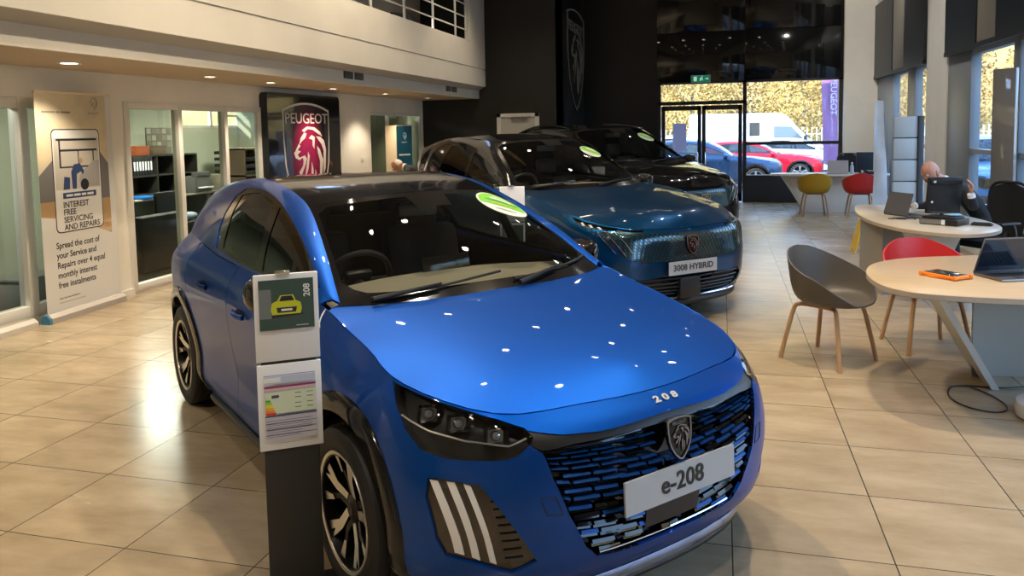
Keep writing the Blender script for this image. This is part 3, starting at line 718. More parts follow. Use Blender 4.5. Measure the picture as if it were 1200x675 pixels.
def lamp_block(parent, net, poly, uvs, sides=(1, -1), chrome_line=None, r=.024):
    for k, sg in enumerate(sides):
        lens = inset(parent, net, poly, 'headlamp', M_LENS, -.001, 0, .03, (sg,))[0]
        inset(lens, net, poly, 'lamp_housing', mat('lamp_housing', (.022, .021, .020), .4, .2), -.055, -.055, .04, (sg,))
        mb = MB()
        for uv in uvs:
            p, n = surf_frame(net, uv, sg); A = face_frame(p - n * .048, (Vector(n) + Vector((.9, 0, 0))).normalized())
            a_, b_ = r * 1.15, r * .85; o = [(-a_, -b_), (a_ * .8, -b_), (a_, b_ * .6), (a_ * .7, b_), (-a_ * .8, b_)]
            i_ = [(x * .72, y * .72) for x, y in o]; vs = [A @ Vector((x, y, .030)) for x, y in o] + [A @ Vector((x, y, .004)) for x, y in i_] + [A @ Vector((x * 1.1, y * 1.1, -.01)) for x, y in o]
            mb.add(vs, [[k, (k + 1) % 5, 5 + (k + 1) % 5, 5 + k] for k in range(5)] + [[(k + 1) % 5, k, 10 + k, 10 + (k + 1) % 5] for k in range(5)], 2, False); mb.add(vs[5:10], [[0, 1, 2, 3, 4]], 0, False)
            mb.lathe([(.001, .020), (r * .38, .016), (r * .52, .006), (r * .55, 0)], 1, 14, A)
        if chrome_line:
            mb.tube([surf_frame(net, q, sg)[0] - surf_frame(net, q, sg)[1] * .006 for q in resample(chrome_line, .05, False)], .0035, 3, 5)
        mb.build('projector', [mat('lamp_reflector', (.42, .42, .42), .3, .85), mat('projector_lens', (.30, .31, .33), .05, .2, coat=1), mat('lamp_bezel', (.03, .03, .032), .25, .3), M_SATIN], lens)
def plate(parent, x, z, text, tilt=0.0, y=0.0, size=.078):
    A = Matrix.Translation((x, y, z)) @ Matrix(((0, 0, 1, 0), (1, 0, 0, 0), (0, 1, 0, 0), (0, 0, 0, 1))) @ Matrix.Rotation(tilt, 4, 'X')
    mb = MB(); mb.prism([(-.26, -.0555), (.26, -.0555), (.26, .0555), (-.26, .0555)], -.008, 0, 0, A)
    o = mb.build('number_plate', M_PLATE, parent)
    if text:
        t = MB(); t.text(text, size, A @ Matrix.Translation((0, 0, .0015)), 0, .002, bold=.0012, sx=1.05); t.build('lettering', M_INK, o)
    return o
def dealer_sticker(parent, ws, cu, cv, ru, rv, ang, sg=1):
    """oval green and white sticker on the windscreen"""
    def ring(a, b, n=36): return [(cu + math.cos(t) * a * math.cos(ang) - math.sin(t) * b * math.sin(ang), cv + math.cos(t) * a * math.sin(ang) + math.sin(t) * b * math.cos(ang)) for t in np.linspace(0, 2 * PI, n + 1)[:-1]]
    o = inset(parent, ws, ring(ru, rv), 'windscreen_sticker', mat('sticker_white', (.58, .62, .60), .5), .004, 0, .03, (sg,))[0]
    o['label'] = 'oval green and white sticker'
    g = [p for p in ring(ru * .93, rv * .9)]
    # green upper two thirds
    ca, sa = math.cos(ang), math.sin(ang)
    def rot(x, y): return (cu + x * ca - y * sa, cv + x * sa + y * ca)
    gp = [rot(ru * .93 * math.cos(t), rv * .9 * math.sin(t)) for t in np.linspace(-.35, PI + .35, 24)]
    inset(o, ws, gp, 'green_print', mat('sticker_green', (.16, .50, .04), .5), .0055, 0, .03, (sg,))
    for k, (yy, w, hh, c) in enumerate([(.56, .34, .045, (.62, .70, .58)), (.34, .46, .075, (.66, .74, .62)), (.10, .66, .055, (.02, .22, .10)), (-.10, .50, .05, (.45, .52, .05)), (-.62, .40, .035, (.4, .4, .4))]):
        q = [rot(-w * ru, (yy - hh) * rv), rot(w * ru, (yy - hh) * rv), rot(w * ru, (yy + hh) * rv), rot(-w * ru, (yy + hh) * rv)]
        inset(o, ws, q, 'printed_line', mat('sticker_ink%d' % k, c, .5), .007, 0, .04, (sg,))
    return o
# ---------------------------------------------------------------- the blue hatchback
POSE = {'hatch': (-.76725, 3.14554, -.70284), 'suv': (-.87457, 7.34824, -.81106)}
M_BLUE = paint('vivid_blue_paint', (.0004, .064, .375), .45, .74)
hl = [(.974,.828),(.802,.836),(.665,.832),(.572,.810),(.515,.763),(.513,.703),(.541,.654),(.588,.583),(.63,.556),(.731,.542),(.824,.536),(.899,.551),(.958,.617),(.989,.714)]
drl = [(.879,.454),(.836,.461),(.714,.452),(.677,.398),(.542,.19),(.617,.155),(.714,.185),(.826,.205),(.861,.252),(.892,.386)]
grille_low = [(-.02,.145),(.15,.147),(.25,.152),(.325,.160),(.375,.205),(.438,.323),(.482,.456),(.507,.605)]
opening = grille_low + [(.541,.654),(.513,.703),(.5145,.745),(.42,.702),(.303,.682),(.19,.684),(.077,.690),(-.02,.692)]
opening2 = [(0, .145)] + opening[1:-1] + [(0, .692)]
def panel208(x): return 'front_door' if x > -1.45 else 'rear_door'
F208 = dict(holes=[hl, drl, opening], arch_r=(.368, .437),
  gaps=[[(-.50,.19),(-.50,.5),(-.49,.75),(-.47,.90),(-.46,.965)], [(-1.44,.19),(-1.45,.5),(-1.49,.7),(-1.505,.9),(-1.50,1.0)],
        [(-.50,.195),(-1.0,.192),(-1.44,.192)], [(-1.44,.192),(-1.8,.192),(-2.06,.21),(-2.12,.35),(-2.17,.55),(-2.28,.72),(-2.33,.85),(-2.30,1.0),(-2.28,1.03)],
        [(-.46,.958),(-1.0,.985),(-1.5,.993)], [(-1.5,.993),(-1.9,1.008),(-2.28,1.03)]],
  panel_name=panel208, handle={'front_door': (-1.26,.80), 'rear_door': (-1.92,.845)},
  dlo=[(.10,.02),(.5,.014),(.8,.013),(1.2,.012),(1.574,.02),(1.65,.10),(1.675,.2),(1.64,.30),(1.52,.347),(1.242,.365),(.9,.368),(.6,.368),(.3,.364),(.09,.34)],
  glass_front=[(.22,.04),(.5,.03),(.76,.03),(.80,.15),(.83,.25),(.86,.35),(.6,.35),(.32,.345),(.22,.30)],
  glass_rear=[(.87,.03),(1.2,.03),(1.46,.035),(1.50,.12),(1.55,.22),(1.54,.31),(1.24,.346),(.985,.35),(.91,.2)],
  mirror=(-.73,.872,.99), frit=.05, wiper_uv=[(.10,.05,.62,.10), (-.52,.03,.06,.11)])
hatch = thing('blue_hatchback', 'vivid blue small hatchback in front, with silver e-208 plate and black roof', 'car', (*POSE['hatch'][:2], 0), POSE['hatch'][2])
N8 = build_car(hatch, SPEC208, M_BLUE, F208, .035)
bt = N8['belt']
# grille field, strip and pattern
gr = inset(hatch, bt, opening2, 'grille', M_BLACKGLOSS, -.045, -.045, .03, mirror=True)[0]
strip = [(.0,.628),(.086,.636),(.19,.640),(.30,.640),(.40,.640),(.50,.618),(.541,.654),(.513,.703),(.5145,.745),(.42,.702),(.303,.682),(.19,.684),(.077,.690),(0,.692)]
inset(hatch, bt, strip, 'nose_strip', mat('satin_black', (.008, .008, .008), .38), -.004, .02, .03, mirror=True)
bars = MB(); gp = np.array(grille_low + [(.49, .625), (0, .63)])
M_GRBLUE = mat('blue_grille_bar', (.002, .055, .22), .40, .5)
rows = 15
for r in range(rows):
    v = .165 + r * .0312
    x0 = 0.0; c = 0
    cols = [q + (.030 if r % 2 else 0) for q in (-.03, .045, .125, .215, .315, .42, .53)]
    for c in range(len(cols) - 1):
        a, b = cols[c] + .006, cols[c + 1] - .006; vv = v + (.0105 * (c % 3))
        # radial shrink towards the lower centre
        a = max(a, .002)
        if b < a + .012: continue
        umax = float(np.interp(vv, [.147, .16, .205, .323, .456, .605, .64], [.2, .325, .375, .438, .482, .505, .49])) - .008
        if a > umax - .02 or vv > .625: continue
        b = min(b, umax)
        if vv < .36 and vv > .17 and b < .14: continue                  # radar panel below the plate
        if a < .06 and vv > .43: continue                             # behind the crest
        for sg in (1, -1):
            sl = .012 * (.5 if c < 2 else 1)
            q = np.array([(a + (b - a) * t, vv + sl * (t - .5) * .6) for t in np.linspace(0, 1, 5)]); th = .0045
            up, lo = q + [0, th], q - [0, th]
            A_ = bt.ev(up) - bt.nrm(up) * .020; B_ = bt.ev(lo) - bt.nrm(lo) * .012; C_ = bt.ev(up) - bt.nrm(up) * .046; D_ = bt.ev(lo) - bt.nrm(lo) * .046
            vs = np.vstack([A_, B_, C_, D_]) * [1, sg, 1]; n = 5; fs = []; f2 = []
            for i in range(n - 1):
                fs.append([i, n + i, n + i + 1, i + 1][::sg]); f2.append([i, i + 1, 2 * n + i + 1, 2 * n + i][::sg]); f2.append([n + i, 3 * n + i, 3 * n + i + 1, n + i + 1][::sg])
            mi_ = 1 if random.random() < (.45 if vv < .36 else .22) else 0
            bars.add(vs, fs, mi_, False)
            bars.add(vs, f2, mi_, False)
            # black lower half of every bar
            q2 = q - [0, .013]; up, lo = q2 + [0, .004], q2 - [0, .004]
            A_ = bt.ev(up) - bt.nrm(up) * .024; B_ = bt.ev(lo) - bt.nrm(lo) * .018; C_ = bt.ev(up) - bt.nrm(up) * .046
            vs = np.vstack([A_, B_, C_]) * [1, sg, 1]
            bars.add(vs, [[i, n + i, n + i + 1, i + 1][::sg] for i in range(n - 1)] + [[i, i + 1, 2 * n + i + 1, 2 * n + i][::sg] for i in range(n - 1)], 1, False)
bars.build('grille_bars', [M_GRBLUE, M_BLACKGLOSS], gr, 0)
inset(gr, bt, [(0, .19), (.125, .19), (.13, .345), (0, .345)], 'radar_panel', M_PLASTIC, -.012, .03, .04, mirror=True)
lipc = MB()
for sg in (1, -1):
    q = [(u, .158 + .004 * (u / .3)) for u in np.linspace(0, .31, 10)]; P = (bt.ev(q) - bt.nrm(q) * .012) * [1, sg, 1]; lipc.tube([Vector(p) for p in P], .0035, 0, 5)
lipc.build('chrome_line', M_CHROME, gr)
lamp_block(hatch, bt, hl, [(.87,.735),(.76,.728),(.635,.712)], chrome_line=[(.970,.675),(.87,.635),(.75,.62),(.61,.635),(.535,.70)], r=.033)
for sg in (1, -1):
    pod = inset(hatch, bt, drl, 'daytime_light', mat('smoked_pod', (.03, .022, .015), .12, 0, coat=.8), -.010, 0, .03, (sg,))[0]
    for q in ([(.877,.448),(.850,.450),(.765,.208),(.797,.214)], [(.821,.452),(.795,.452),(.713,.194),(.739,.203)], [(.766,.450),(.744,.446),(.663,.182),(.683,.190)]):
        inset(pod, bt, q, 'light_claw', M_DRL, -.006, .010, .03, (sg,))
    fin = MB()
    for k in range(8):
        v = .20 + k * .027; ua = .64 - .0 * k + .05 * (k / 8); ub = ua - .055 + .0 * k
        if k > 5: ub = ua - .03
        q = np.array([(ua, v), ((ua + ub) / 2, v + .002), (ub, v + .004)]); P = (bt.ev(q) - bt.nrm(q) * .010) * [1, sg, 1]
        fin.tube([Vector(p) for p in P], .0035, 0, 5)
    fin.build('pod_fin', M_BLACKGLOSS, pod)
# lower front lip: polished blade over a black splitter
us = np.linspace(0, .86, 22); lip = MB(); spl = MB()
for sg in (1, -1):
    rows_ = []
    for (v, o) in ((.050, .003), (.038, .018), (.004, .030), (-.001, .002)):
        q = [(u, max(v, 0)) for u in us]; P = bt.ev(q) + bt.nrm(q) * o; P[:, 2] += min(v, 0); rows_.append(P * [1, sg, 1])
    n = len(us); vs = np.vstack(rows_); lip.add(vs, [[i * n + j, i * n + j + 1, (i + 1) * n + j + 1, (i + 1) * n + j][::-sg] for i in range(3) for j in range(n - 1)])
    q = [(u, 0) for u in us]; P = bt.ev(q) + bt.nrm(q) * .012; P[:, 2] -= .012; P *= [1, sg, 1]; spl.tube([Vector(p) for p in P], .020, 0, 8)
lip.build('bumper_blade', mat('polished_blue_lip', (.30, .42, .70), .07, 1.0, coat=1), hatch, 60)
spl.build('front_splitter', M_PLASTIC, hatch)
sk = MB()
for sg in (1, -1):
    q = bt.ev([(u, 0) for u in np.linspace(bt.u[6], bt.u[10], 14)]); q[:, 1] += .012; q[:, 2] -= .004; q *= [1, sg, 1]; sk.tube([Vector(p) for p in q], .022, 0, 8)
sk.build('side_skirt', M_PLASTIC, hatch)
plate(hatch, .842, .500, 'e-208', -.04, size=.085)
em = MB(); A = face_frame((.826, 0, .640), (1, 0, .10)); emblem(em, A, .112, .142, 1, 0, 1, .010, ring=.05)
em.build('crest_badge', [M_BLACKGLOSS, mat('smoked_chrome', (.28, .28, .30), .2, .9)], hatch)
bd = MB(); p, n = surf_frame(bt, (.02, .775)); bd.text('2 0 8', .036, face_frame(p + n * .003, n), 0, .003, bold=.0015, sx=1.5); bd.build('model_badge', mat('badge_silver', (.55, .57, .60), .3, .3), hatch)
dealer_sticker(hatch, N8['ws'], .475, .632, .165, .130, -.55)
for sg in (1, -1):
    ps = MB()
    q = [(.528,.395),(.478,.392),(.458,.330),(.510,.336)]
    P = (bt.ev(resample(q, .03)) + bt.nrm(resample(q, .03)) * .0006) * [1, sg, 1]; ps.tube([Vector(a) for a in P], .0016, 0, 4, closed=True)
    ps.build('towing_cover', M_BLACK, hatch)
# ---------------------------------------------------------------- sport utility cars
def panel_suv(x): return 'front_door' if x > -1.75 else 'rear_door'
hl3 = [(1.085,.905),(.96,.892),(.82,.893),(.70,.897),(.56,.905),(.45,.908),(.45,.868),(.56,.862),(.70,.845),(.894,.812),(1.005,.838)]
gr3 = [(0,.845),(.25,.845),(.42,.84),(.47,.862),(.70,.835),(.80,.80),(.78,.74),(.70,.60),(.60,.47),(.487,.405),(.256,.385),(0,.380)]
low3 = [(0,.235),(.30,.235),(.44,.225),(.62,.232),(.70,.19),(.66,.12),(.50,.075),(.25,.06),(0,.06)]
FSUV = dict(holes=[hl3, low3], arch_r=(.415, .49),
  gaps=[[(-.86,.24),(-.86,.6),(-.85,.85),(-.83,1.08)], [(-1.75,.24),(-1.76,.6),(-1.80,.85),(-1.80,1.11)], [(-.86,.245),(-1.3,.245),(-1.75,.245)],
        [(-1.75,.245),(-2.1,.245),(-2.22,.40),(-2.32,.65),(-2.42,.9),(-2.42,1.13)], [(-.83,1.075),(-1.3,1.10),(-1.8,1.11)], [(-1.8,1.11),(-2.1,1.12),(-2.42,1.13)]],
  panel_name=panel_suv, handle={'front_door': (-1.55,.93), 'rear_door': (-2.25,.95)},
  dlo=[(.08,.02),(.5,.014),(1.2,.013),(1.8,.02),(2.25,.05),(2.18,.20),(2.08,.31),(1.9,.345),(1.4,.36),(.9,.362),(.4,.355),(.12,.30)],
  glass_front=[(.2,.04),(.6,.03),(.95,.03),(.98,.2),(1.0,.335),(.6,.34),(.36,.33),(.22,.25)],
  glass_rear=[(1.02,.03),(1.4,.035),(1.75,.05),(1.72,.2),(1.66,.33),(1.4,.338),(1.07,.338),(1.05,.2)],
  mirror=(-.98,.99,1.10), frit=.05, rail_mat=M_BLACKGLOSS, side_mat=M_BLACKGLOSS, wiper_uv=[(.10,.05,.66,.10), (-.56,.03,.06,.11)])
def build_suv(root, pm, step=.05, text='3008 HYBRID', detail=True, roof_mat=None, face=None, spec=None, feat=None):
    N = build_car(root, spec or SPECSUV, pm, feat or FSUV, step, 'solid', face, roof_mat, interior=detail)
    b = N['belt']
    inset(root, b, [(0, .04)] + low3[1:-1] + [(0, .04)], 'lower_intake', M_BLACK, -.05, -.05, .06, mirror=True)
    sl = MB()
    for k in range(5):
        v = .085 + k * .032
        for sg in (1, -1):
            q = [(u, v) for u in np.linspace(.0, .64 - .02 * (4 - k), 12)]; P = (b.ev(q) - b.nrm(q) * .012) * [1, sg, 1]; sl.tube([Vector(p) for p in P], .007, 0, 6)
    sl.build('intake_slats', M_PLASTIC, root)
    lo = MB()
    for sg in (1, -1):
        q = [(u, .052) for u in np.linspace(0, .95, 16)]; P = (b.ev(q) + b.nrm(q) * .004) * [1, sg, 1]; lo.tube([Vector(p) for p in P], .016, 0, 8, flat=.6)
    lo.build('chrome_lip', M_CHROME, root)
    sk = MB()
    for sg in (1, -1):
        q = [(u, 0) for u in np.linspace(0, b.u[12], 50)]; P = (b.ev(q) + b.nrm(q) * .004) * [1, sg, 1]; sk.tube([Vector(p) for p in P], .035, 0, 8)
    sk.build('lower_cladding', M_PLASTIC, root)
    g = inset(root, b, gr3, 'grille', mat('grille_field', (.004, .014, .020), .25, .3, coat=.5) if detail else M_BLACKGLOSS, .003, .02, .04, mirror=True)[0]
    d = MB()
    if detail:
        P0 = np.array(gr3 + [(-.01, .38), (-.01, .845)])
        for r in range(11):
            for c in range(-1, 17):
                u = .028 + c * .045 + (.0225 if r % 2 else 0); v = .40 + r * .0405
                u2 = u * (.72 + .28 * (v - .38) / .46)
                if u2 < .03 or not inside([(u2, v)], P0)[0] or (u2 < .075 and v > .46): continue
                s = .5 + .5 * min(1, u2 / .3)
                for sg in (1, -1):
                    q = np.array([(u2 - .006, v), (u2 + .006, v - .003), (u2 + .013, v + .024), (u2 + .002, v + .030)]); P = (b.ev(q) + b.nrm(q) * .007) * [1, sg, 1]; Q = (b.ev(q) + b.nrm(q) * .002) * [1, sg, 1]
                    d.add(np.vstack([P, Q]), [[0, 1, 2, 3][::sg], [0, 4, 5, 1][::sg], [1, 5, 6, 2][::sg], [2, 6, 7, 3][::sg], [3, 7, 4, 0][::sg]], 0, False)
        d.build('grille_pattern', mat('teal_grille_dash', (.012, .10, .15), .2, .85, coat=1), g, 0)
        em = MB(); A = face_frame((.925, 0, .70), (1, 0, .06)); emblem(em, A, .125, .155, 1, 0, 1, .010, ring=.05); em.build('crest_badge', [M_BLACKGLOSS, mat('smoked_chrome', (.28, .28, .30), .2, .9)], root)
        pl = plate(root, .935, .512, text, size=.072)
        mb = MB(); mb.b2((.84, -.11, .24), (.90, .11, .42), 0, .01); mb.build('radar_panel', M_PLASTIC, root)
    for sg in (1, -1):
        lens = inset(root, b, hl3, 'headlamp', M_LENS, 0, 0, .04, (sg,))[0]
        inset(lens, b, hl3, 'lamp_housing', mat('lamp_housing', (.05, .048, .045), .3, .4), -.03, -.03, .05, (sg,))
        for k in range(3):
            u = .99 - k * .075; q = [(u, .875), (u - .022, .885), (u - .048, .850), (u - .026, .842)]
            inset(lens, b, q, 'light_claw', M_DRL, -.012, 0, .03, (sg,))
        q = [(.60, .890), (.68, .888), (.68, .868), (.60, .872)]; inset(lens, b, q, 'light_claw', M_CHROME, -.014, 0, .03, (sg,))
        if detail:
            for l in ([(.843,.784),(.784,.702),(.699,.556)], [(.773,.805),(.717,.717),(.669,.632),(.624,.531)], [(.700,.816),(.650,.743),(.619,.692),(.569,.572)]):
                mb = MB(); q = resample(l, .03, False); P = (b.ev(q) + b.nrm(q) * .008) * [1, sg, 1]; mb.tube([Vector(p) for p in P], .006, 0, 6); mb.build('chrome_claw', M_CHROME, root)
    return N
M_TEAL = paint('dark_teal_paint', (.0006, .038, .115), .32, .75)
suv = thing('teal_utility_car', 'dark teal SUV with a 3008 HYBRID plate, behind the blue hatchback', 'car', (*POSE['suv'][:2], 0), POSE['suv'][2])
NS = build_suv(suv, M_TEAL, .045)
dealer_sticker(suv, NS['ws'], .41, .62, .13, .105, -.7)
# a taller seven seater: shorter nose, windscreen further forward
def fx(x): return -.55 + (x + .78) * (.74 if x > -.78 else 1.06)
def warp(l): return [(fx(p[0]),) + tuple(p[1:]) for p in l]
SPECTALL = dict(SPECSUV, belt=[warp(c) for c in SPECSUV['belt']], axle=2.617)
for k in ('hood', 'RO', 'RI', 'ws_bot', 'ws_top', 'roofc'): SPECTALL[k] = warp(SPECSUV[k])
FTALL = dict(FSUV, gaps=[warp(g) for g in FSUV['gaps']], mirror=(fx(-.98), .99, 1.10), rail_mat=None, side_mat=None)
black = thing('black_utility_car', 'glossy black SUV with roof rails standing nearest the entrance doors', 'car', (-.80, 10.95, 0), math.radians(-52))
M_BPAINT = paint('black_paint', (.004, .004, .005), .15, 0)
FTALL['rail_mat'] = FTALL['side_mat'] = M_BPAINT
NB = build_suv(black, M_BPAINT, .055, '', spec=SPECTALL, feat=FTALL)
black.scale = (1.06, 1.05, 1.07)
dealer_sticker(black, NB['ws'], .40, .63, .13, .10, -.7)
for sg in (1, -1):
    rr = MB(); pts = [(fx(x), sg * y, z) for x, y, z in [(-1.60, .60, 1.55), (-1.70, .585, 1.575), (-1.95, .575, 1.605), (-2.4, .57, 1.625), (-2.9, .56, 1.60), (-3.35, .56, 1.525), (-3.45, .56, 1.49)]]
    rr.tube(bez(pts, 5), .018, 0, 8); rr.build('roof_rail', M_BLACKGLOSS, black)
# ---------------------------------------------------------------- the showroom shell
XL, XR, YB, ZC = -6.08, 3.10, 18.0, 5.6
M_WHITE = noise_mat('white_plaster', (.78, .765, .71), (.82, .80, .75), 3.0, .7)
M_FASCIA = noise_mat('white_fascia', (.74, .72, .67), (.78, .76, .71), 2.0, .45)
M_BEIGE = mat('soffit_plaster', (.50, .42, .33), .8)
M_DARKWALL = mat('dark_wall', (.012, .012, .011), .55)
M_DARKGLASS = mat('dark_glass_wall', (.007, .008, .009), .06, 0, spec=.6)
M_FRAME = mat('anthracite_frame', (.018, .019, .021), .35)
M_GREYFR = mat('grey_frame', (.20, .22, .24), .4)
M_WFRAME = mat('white_frame', (.72, .71, .68), .35)
M_CEIL = mat('ceiling_paint', (.32, .30, .27), .8)
M_GLASS = glass('window_glass', (.93, .96, .95), (1, 1, 1), 1.45)
M_OFFGLASS = glass('office_glass', (.80, .84, .80), (1, 1, 1), 1.45)

def floor_mat():
    m = mat('stone_tiles', (.4, .34, .27), .24, spec=.5); nt = m.node_tree; b = nt.nodes['Principled BSDF']; L = nt.links.new
    tc = nt.nodes.new('ShaderNodeTexCoord'); sp = nt.nodes.new('ShaderNodeSeparateXYZ'); L(tc.outputs['Object'], sp.inputs[0])
    def math_(op, a, b_=None, c=None):
        n = nt.nodes.new('ShaderNodeMath'); n.operation = op
        for i, v in enumerate((a, b_, c)):
            if v is None: continue
            if isinstance(v, (int, float)): n.inputs[i].default_value = v
            else: L(v, n.inputs[i])
        return n.outputs[0]
    u = math_('MULTIPLY', math_('ADD', sp.outputs[0], 3.5576 + 60), 1 / .6); v = math_('MULTIPLY', math_('ADD', sp.outputs[1], -4.8684 + 57.666), 1 / .57666)
    fu, fv = math_('FRACT', u), math_('FRACT', v)
    def edge(f, w): return math_('GREATER_THAN', math_('ABSOLUTE', math_('SUBTRACT', f, .5)), .5 - w)
    j = math_('MAXIMUM', edge(fu, .0045), edge(fv, .0045))
    cell = nt.nodes.new('ShaderNodeCombineXYZ'); L(math_('FLOOR', u), cell.inputs[0]); L(math_('FLOOR', v), cell.inputs[1])
    wn = nt.nodes.new('ShaderNodeTexWhiteNoise'); L(cell.outputs[0], wn.inputs['Vector'])
    add = nt.nodes.new('ShaderNodeVectorMath'); add.operation = 'MULTIPLY_ADD'; L(wn.outputs['Color'], add.inputs[0]); add.inputs[1].default_value = (9, 9, 9); L(tc.outputs['Object'], add.inputs[2])
    st = nt.nodes.new('ShaderNodeVectorMath'); st.operation = 'MULTIPLY'; L(add.outputs[0], st.inputs[0]); st.inputs[1].default_value = (1, 2.4, 1)
    nz = nt.nodes.new('ShaderNodeTexNoise'); nz.inputs['Scale'].default_value = 2.2; nz.inputs['Detail'].default_value = 7; nz.inputs['Roughness'].default_value = .62; L(st.outputs[0], nz.inputs['Vector'])
    cr = nt.nodes.new('ShaderNodeValToRGB'); cr.color_ramp.elements[0].position = .3; cr.color_ramp.elements[1].position = .72
    cr.color_ramp.elements[0].color = (.28, .215, .135, 1); cr.color_ramp.elements[1].color = (.43, .345, .235, 1); L(nz.outputs['Fac'], cr.inputs[0])
    hs = nt.nodes.new('ShaderNodeHueSaturation'); L(cr.outputs[0], hs.inputs['Color']); L(math_('MULTIPLY_ADD', wn.outputs['Value'], .16, .92), hs.inputs['Value'])
    mx = nt.nodes.new('ShaderNodeMix'); mx.data_type = 'RGBA'; L(j, mx.inputs['Factor']); L(hs.outputs[0], mx.inputs[6]); mx.inputs[7].default_value = (.045, .038, .03, 1)
    L(mx.outputs[2], b.inputs['Base Color']); L(math_('MULTIPLY_ADD', nz.outputs['Fac'], .16, .16), b.inputs['Roughness'])
    bp = nt.nodes.new('ShaderNodeBump'); bp.inputs['Strength'].default_value = .12; bp.inputs['Distance'].default_value = .004
    nz2 = nt.nodes.new('ShaderNodeTexNoise'); nz2.inputs['Scale'].default_value = 5; L(st.outputs[0], nz2.inputs['Vector']); L(nz2.outputs['Fac'], bp.inputs['Height']); L(bp.outputs[0], b.inputs['Normal'])
    return m
mb = MB(); mb.b2((XL, -4, -.35), (XR, YB + .3, 0)); struct('floor', mb, floor_mat())
mb = MB(); mb.b2((XL - .3, -4.2, ZC), (XR + .3, YB + .3, ZC + .15)); struct('ceiling', mb, M_CEIL)
mb = MB(); mb.b2((XL - .3, -4.2, 0), (XR + .3, -4, ZC)); struct('wall_back', mb, M_WHITE)
# left wall with its three glazed openings
def wall_x(mb, x0, x1, y0, y1, z0, z1, holes):
    """wall slab along y with rectangular holes (ya, yb, za, zb)"""
    ys = sorted({y0, y1, *[h[0] for h in holes], *[h[1] for h in holes]})
    for a, b in zip(ys[:-1], ys[1:]):
        h = [q for q in holes if q[0] <= a + 1e-6 and q[1] >= b - 1e-6]
        if not h: mb.b2((x0, a, z0), (x1, b, z1))
        else:
            if h[0][2] > z0: mb.b2((x0, a, z0), (x1, b, h[0][2]))
            if h[0][3] < z1: mb.b2((x0, a, h[0][3]), (x1, b, z1))
O1, O2, O3 = (2.9, 6.45, .06, 2.055), (6.93, 9.50, .03, 2.05), (12.93, 15.42, .06, 2.06)
mb = MB(); wall_x(mb, XL - .12, XL, -4, 15.5, 0, 2.334, [O1, O2, O3]); struct('wall_left', mb, M_WHITE)
mb = MB(); wall_x(mb, XL - .12, XL, -4, 15.5, 2.55, ZC, [(10.3, 12.2, 3.0, 4.9)]); struct('wall_mezzanine', mb, noise_mat('upper_wall', (.44, .40, .33), (.48, .44, .37), 2, .7))
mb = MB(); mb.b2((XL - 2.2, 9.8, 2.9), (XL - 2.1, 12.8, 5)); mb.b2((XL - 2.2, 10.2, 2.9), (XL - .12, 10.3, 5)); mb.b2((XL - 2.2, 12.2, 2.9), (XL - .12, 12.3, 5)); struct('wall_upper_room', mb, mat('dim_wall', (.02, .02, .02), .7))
mb = MB(); mb.b2((XL + .0, -4, 0), (XL + .015, 2.9, .10)); mb.b2((XL, 6.45, 0), (XL + .03, 6.93, .07)); mb.b2((XL, 9.5, 0), (XL + .015, 12.93, .10)); struct('baseboard_left', mb, M_WFRAME)
def glazing_x(name, x, o, mull, m_, fr=.05, gl=M_OFFGLASS, d=.06):
    root = bpy.data.objects.new(name, None); link(root); root['kind'] = 'structure'
    f = MB(); y0, y1, z0, z1 = o
    for a in [y0 + fr / 2, *mull, y1 - fr / 2]: f.box((x, a, (z0 + z1) / 2), (d, fr, z1 - z0), 0, None, .006)
    f.box((x, (y0 + y1) / 2, z0 + fr / 2), (d * .9, y1 - y0 - .004, fr), 0, None, .004); f.box((x, (y0 + y1) / 2, z1 - fr / 2), (d * .9, y1 - y0 - .004, fr), 0, None, .004)
    f.build('window_frame', m_, root); g = MB(); g.b2((x - .003, y0, z0), (x + .003, y1, z1)); g.build('window_glass', gl, root); return root
glazing_x('window_1', XL - .05, O1, [4.3, 5.70], M_WFRAME, .10, d=.12)
glazing_x('window_2', XL - .03, O2, [7.81, 8.68], M_WFRAME, .07, d=.10)
glazing_x('window_3', XL - .05, O3, [13.78, 14.68], M_WFRAME, .06)
# offices behind the left wall
M_OFFWALL = noise_mat('office_wall', (.42, .44, .33), (.46, .48, .37), 2, .8)
mb = MB(); mb.b2((-9.9, -4, 0), (-9.8, 12.35, 2.6)); mb.b2((-9.9, 12.35, 0), (-9.8, 14.9, 1.84)); mb.b2((-9.9, 12.35, 2.33), (-9.8, 14.9, 2.6)); mb.b2((-9.9, 14.9, 0), (-9.8, 15.6, 2.6)); struct('wall_office', mb, M_OFFWALL)
mb = MB(); mb.b2((-9.8, 12.5, 0), (-6.2, 12.6, 2.6)); mb.b2((-9.8, -4.1, 0), (-6.2, -4, 2.6)); mb.b2((-9.8, 15.5, 0), (-6.2, 15.6, 2.6)); mb.b2((-8.2, 6.55, 0), (-6.2, 6.65, 2.6))
mb.v = [(x, y + (1.9 if 12.4 < y < 12.7 else 0), z) for x, y, z in mb.v]; struct('wall_partition', mb, M_OFFWALL)
mb = MB(); mb.b2((-9.9, -4.1, 2.45), (-6.2, 15.6, 2.55)); struct('ceiling_office', mb, mat('office_ceiling', (.6, .6, .56), .8))
mb = MB(); mb.b2((-9.9, -4.1, -.1), (XL, 15.6, 0)); struct('floor_office', mb, noise_mat('office_carpet', (.03, .03, .032), (.05, .05, .052), 60, .95))
root = bpy.data.objects.new('window_4', None); link(root); root['kind'] = 'structure'
f = MB()
for y in (12.37, 13.55, 13.95, 14.88): f.b2((-9.86, y - .03, 1.84), (-9.80, y + .03, 2.33))
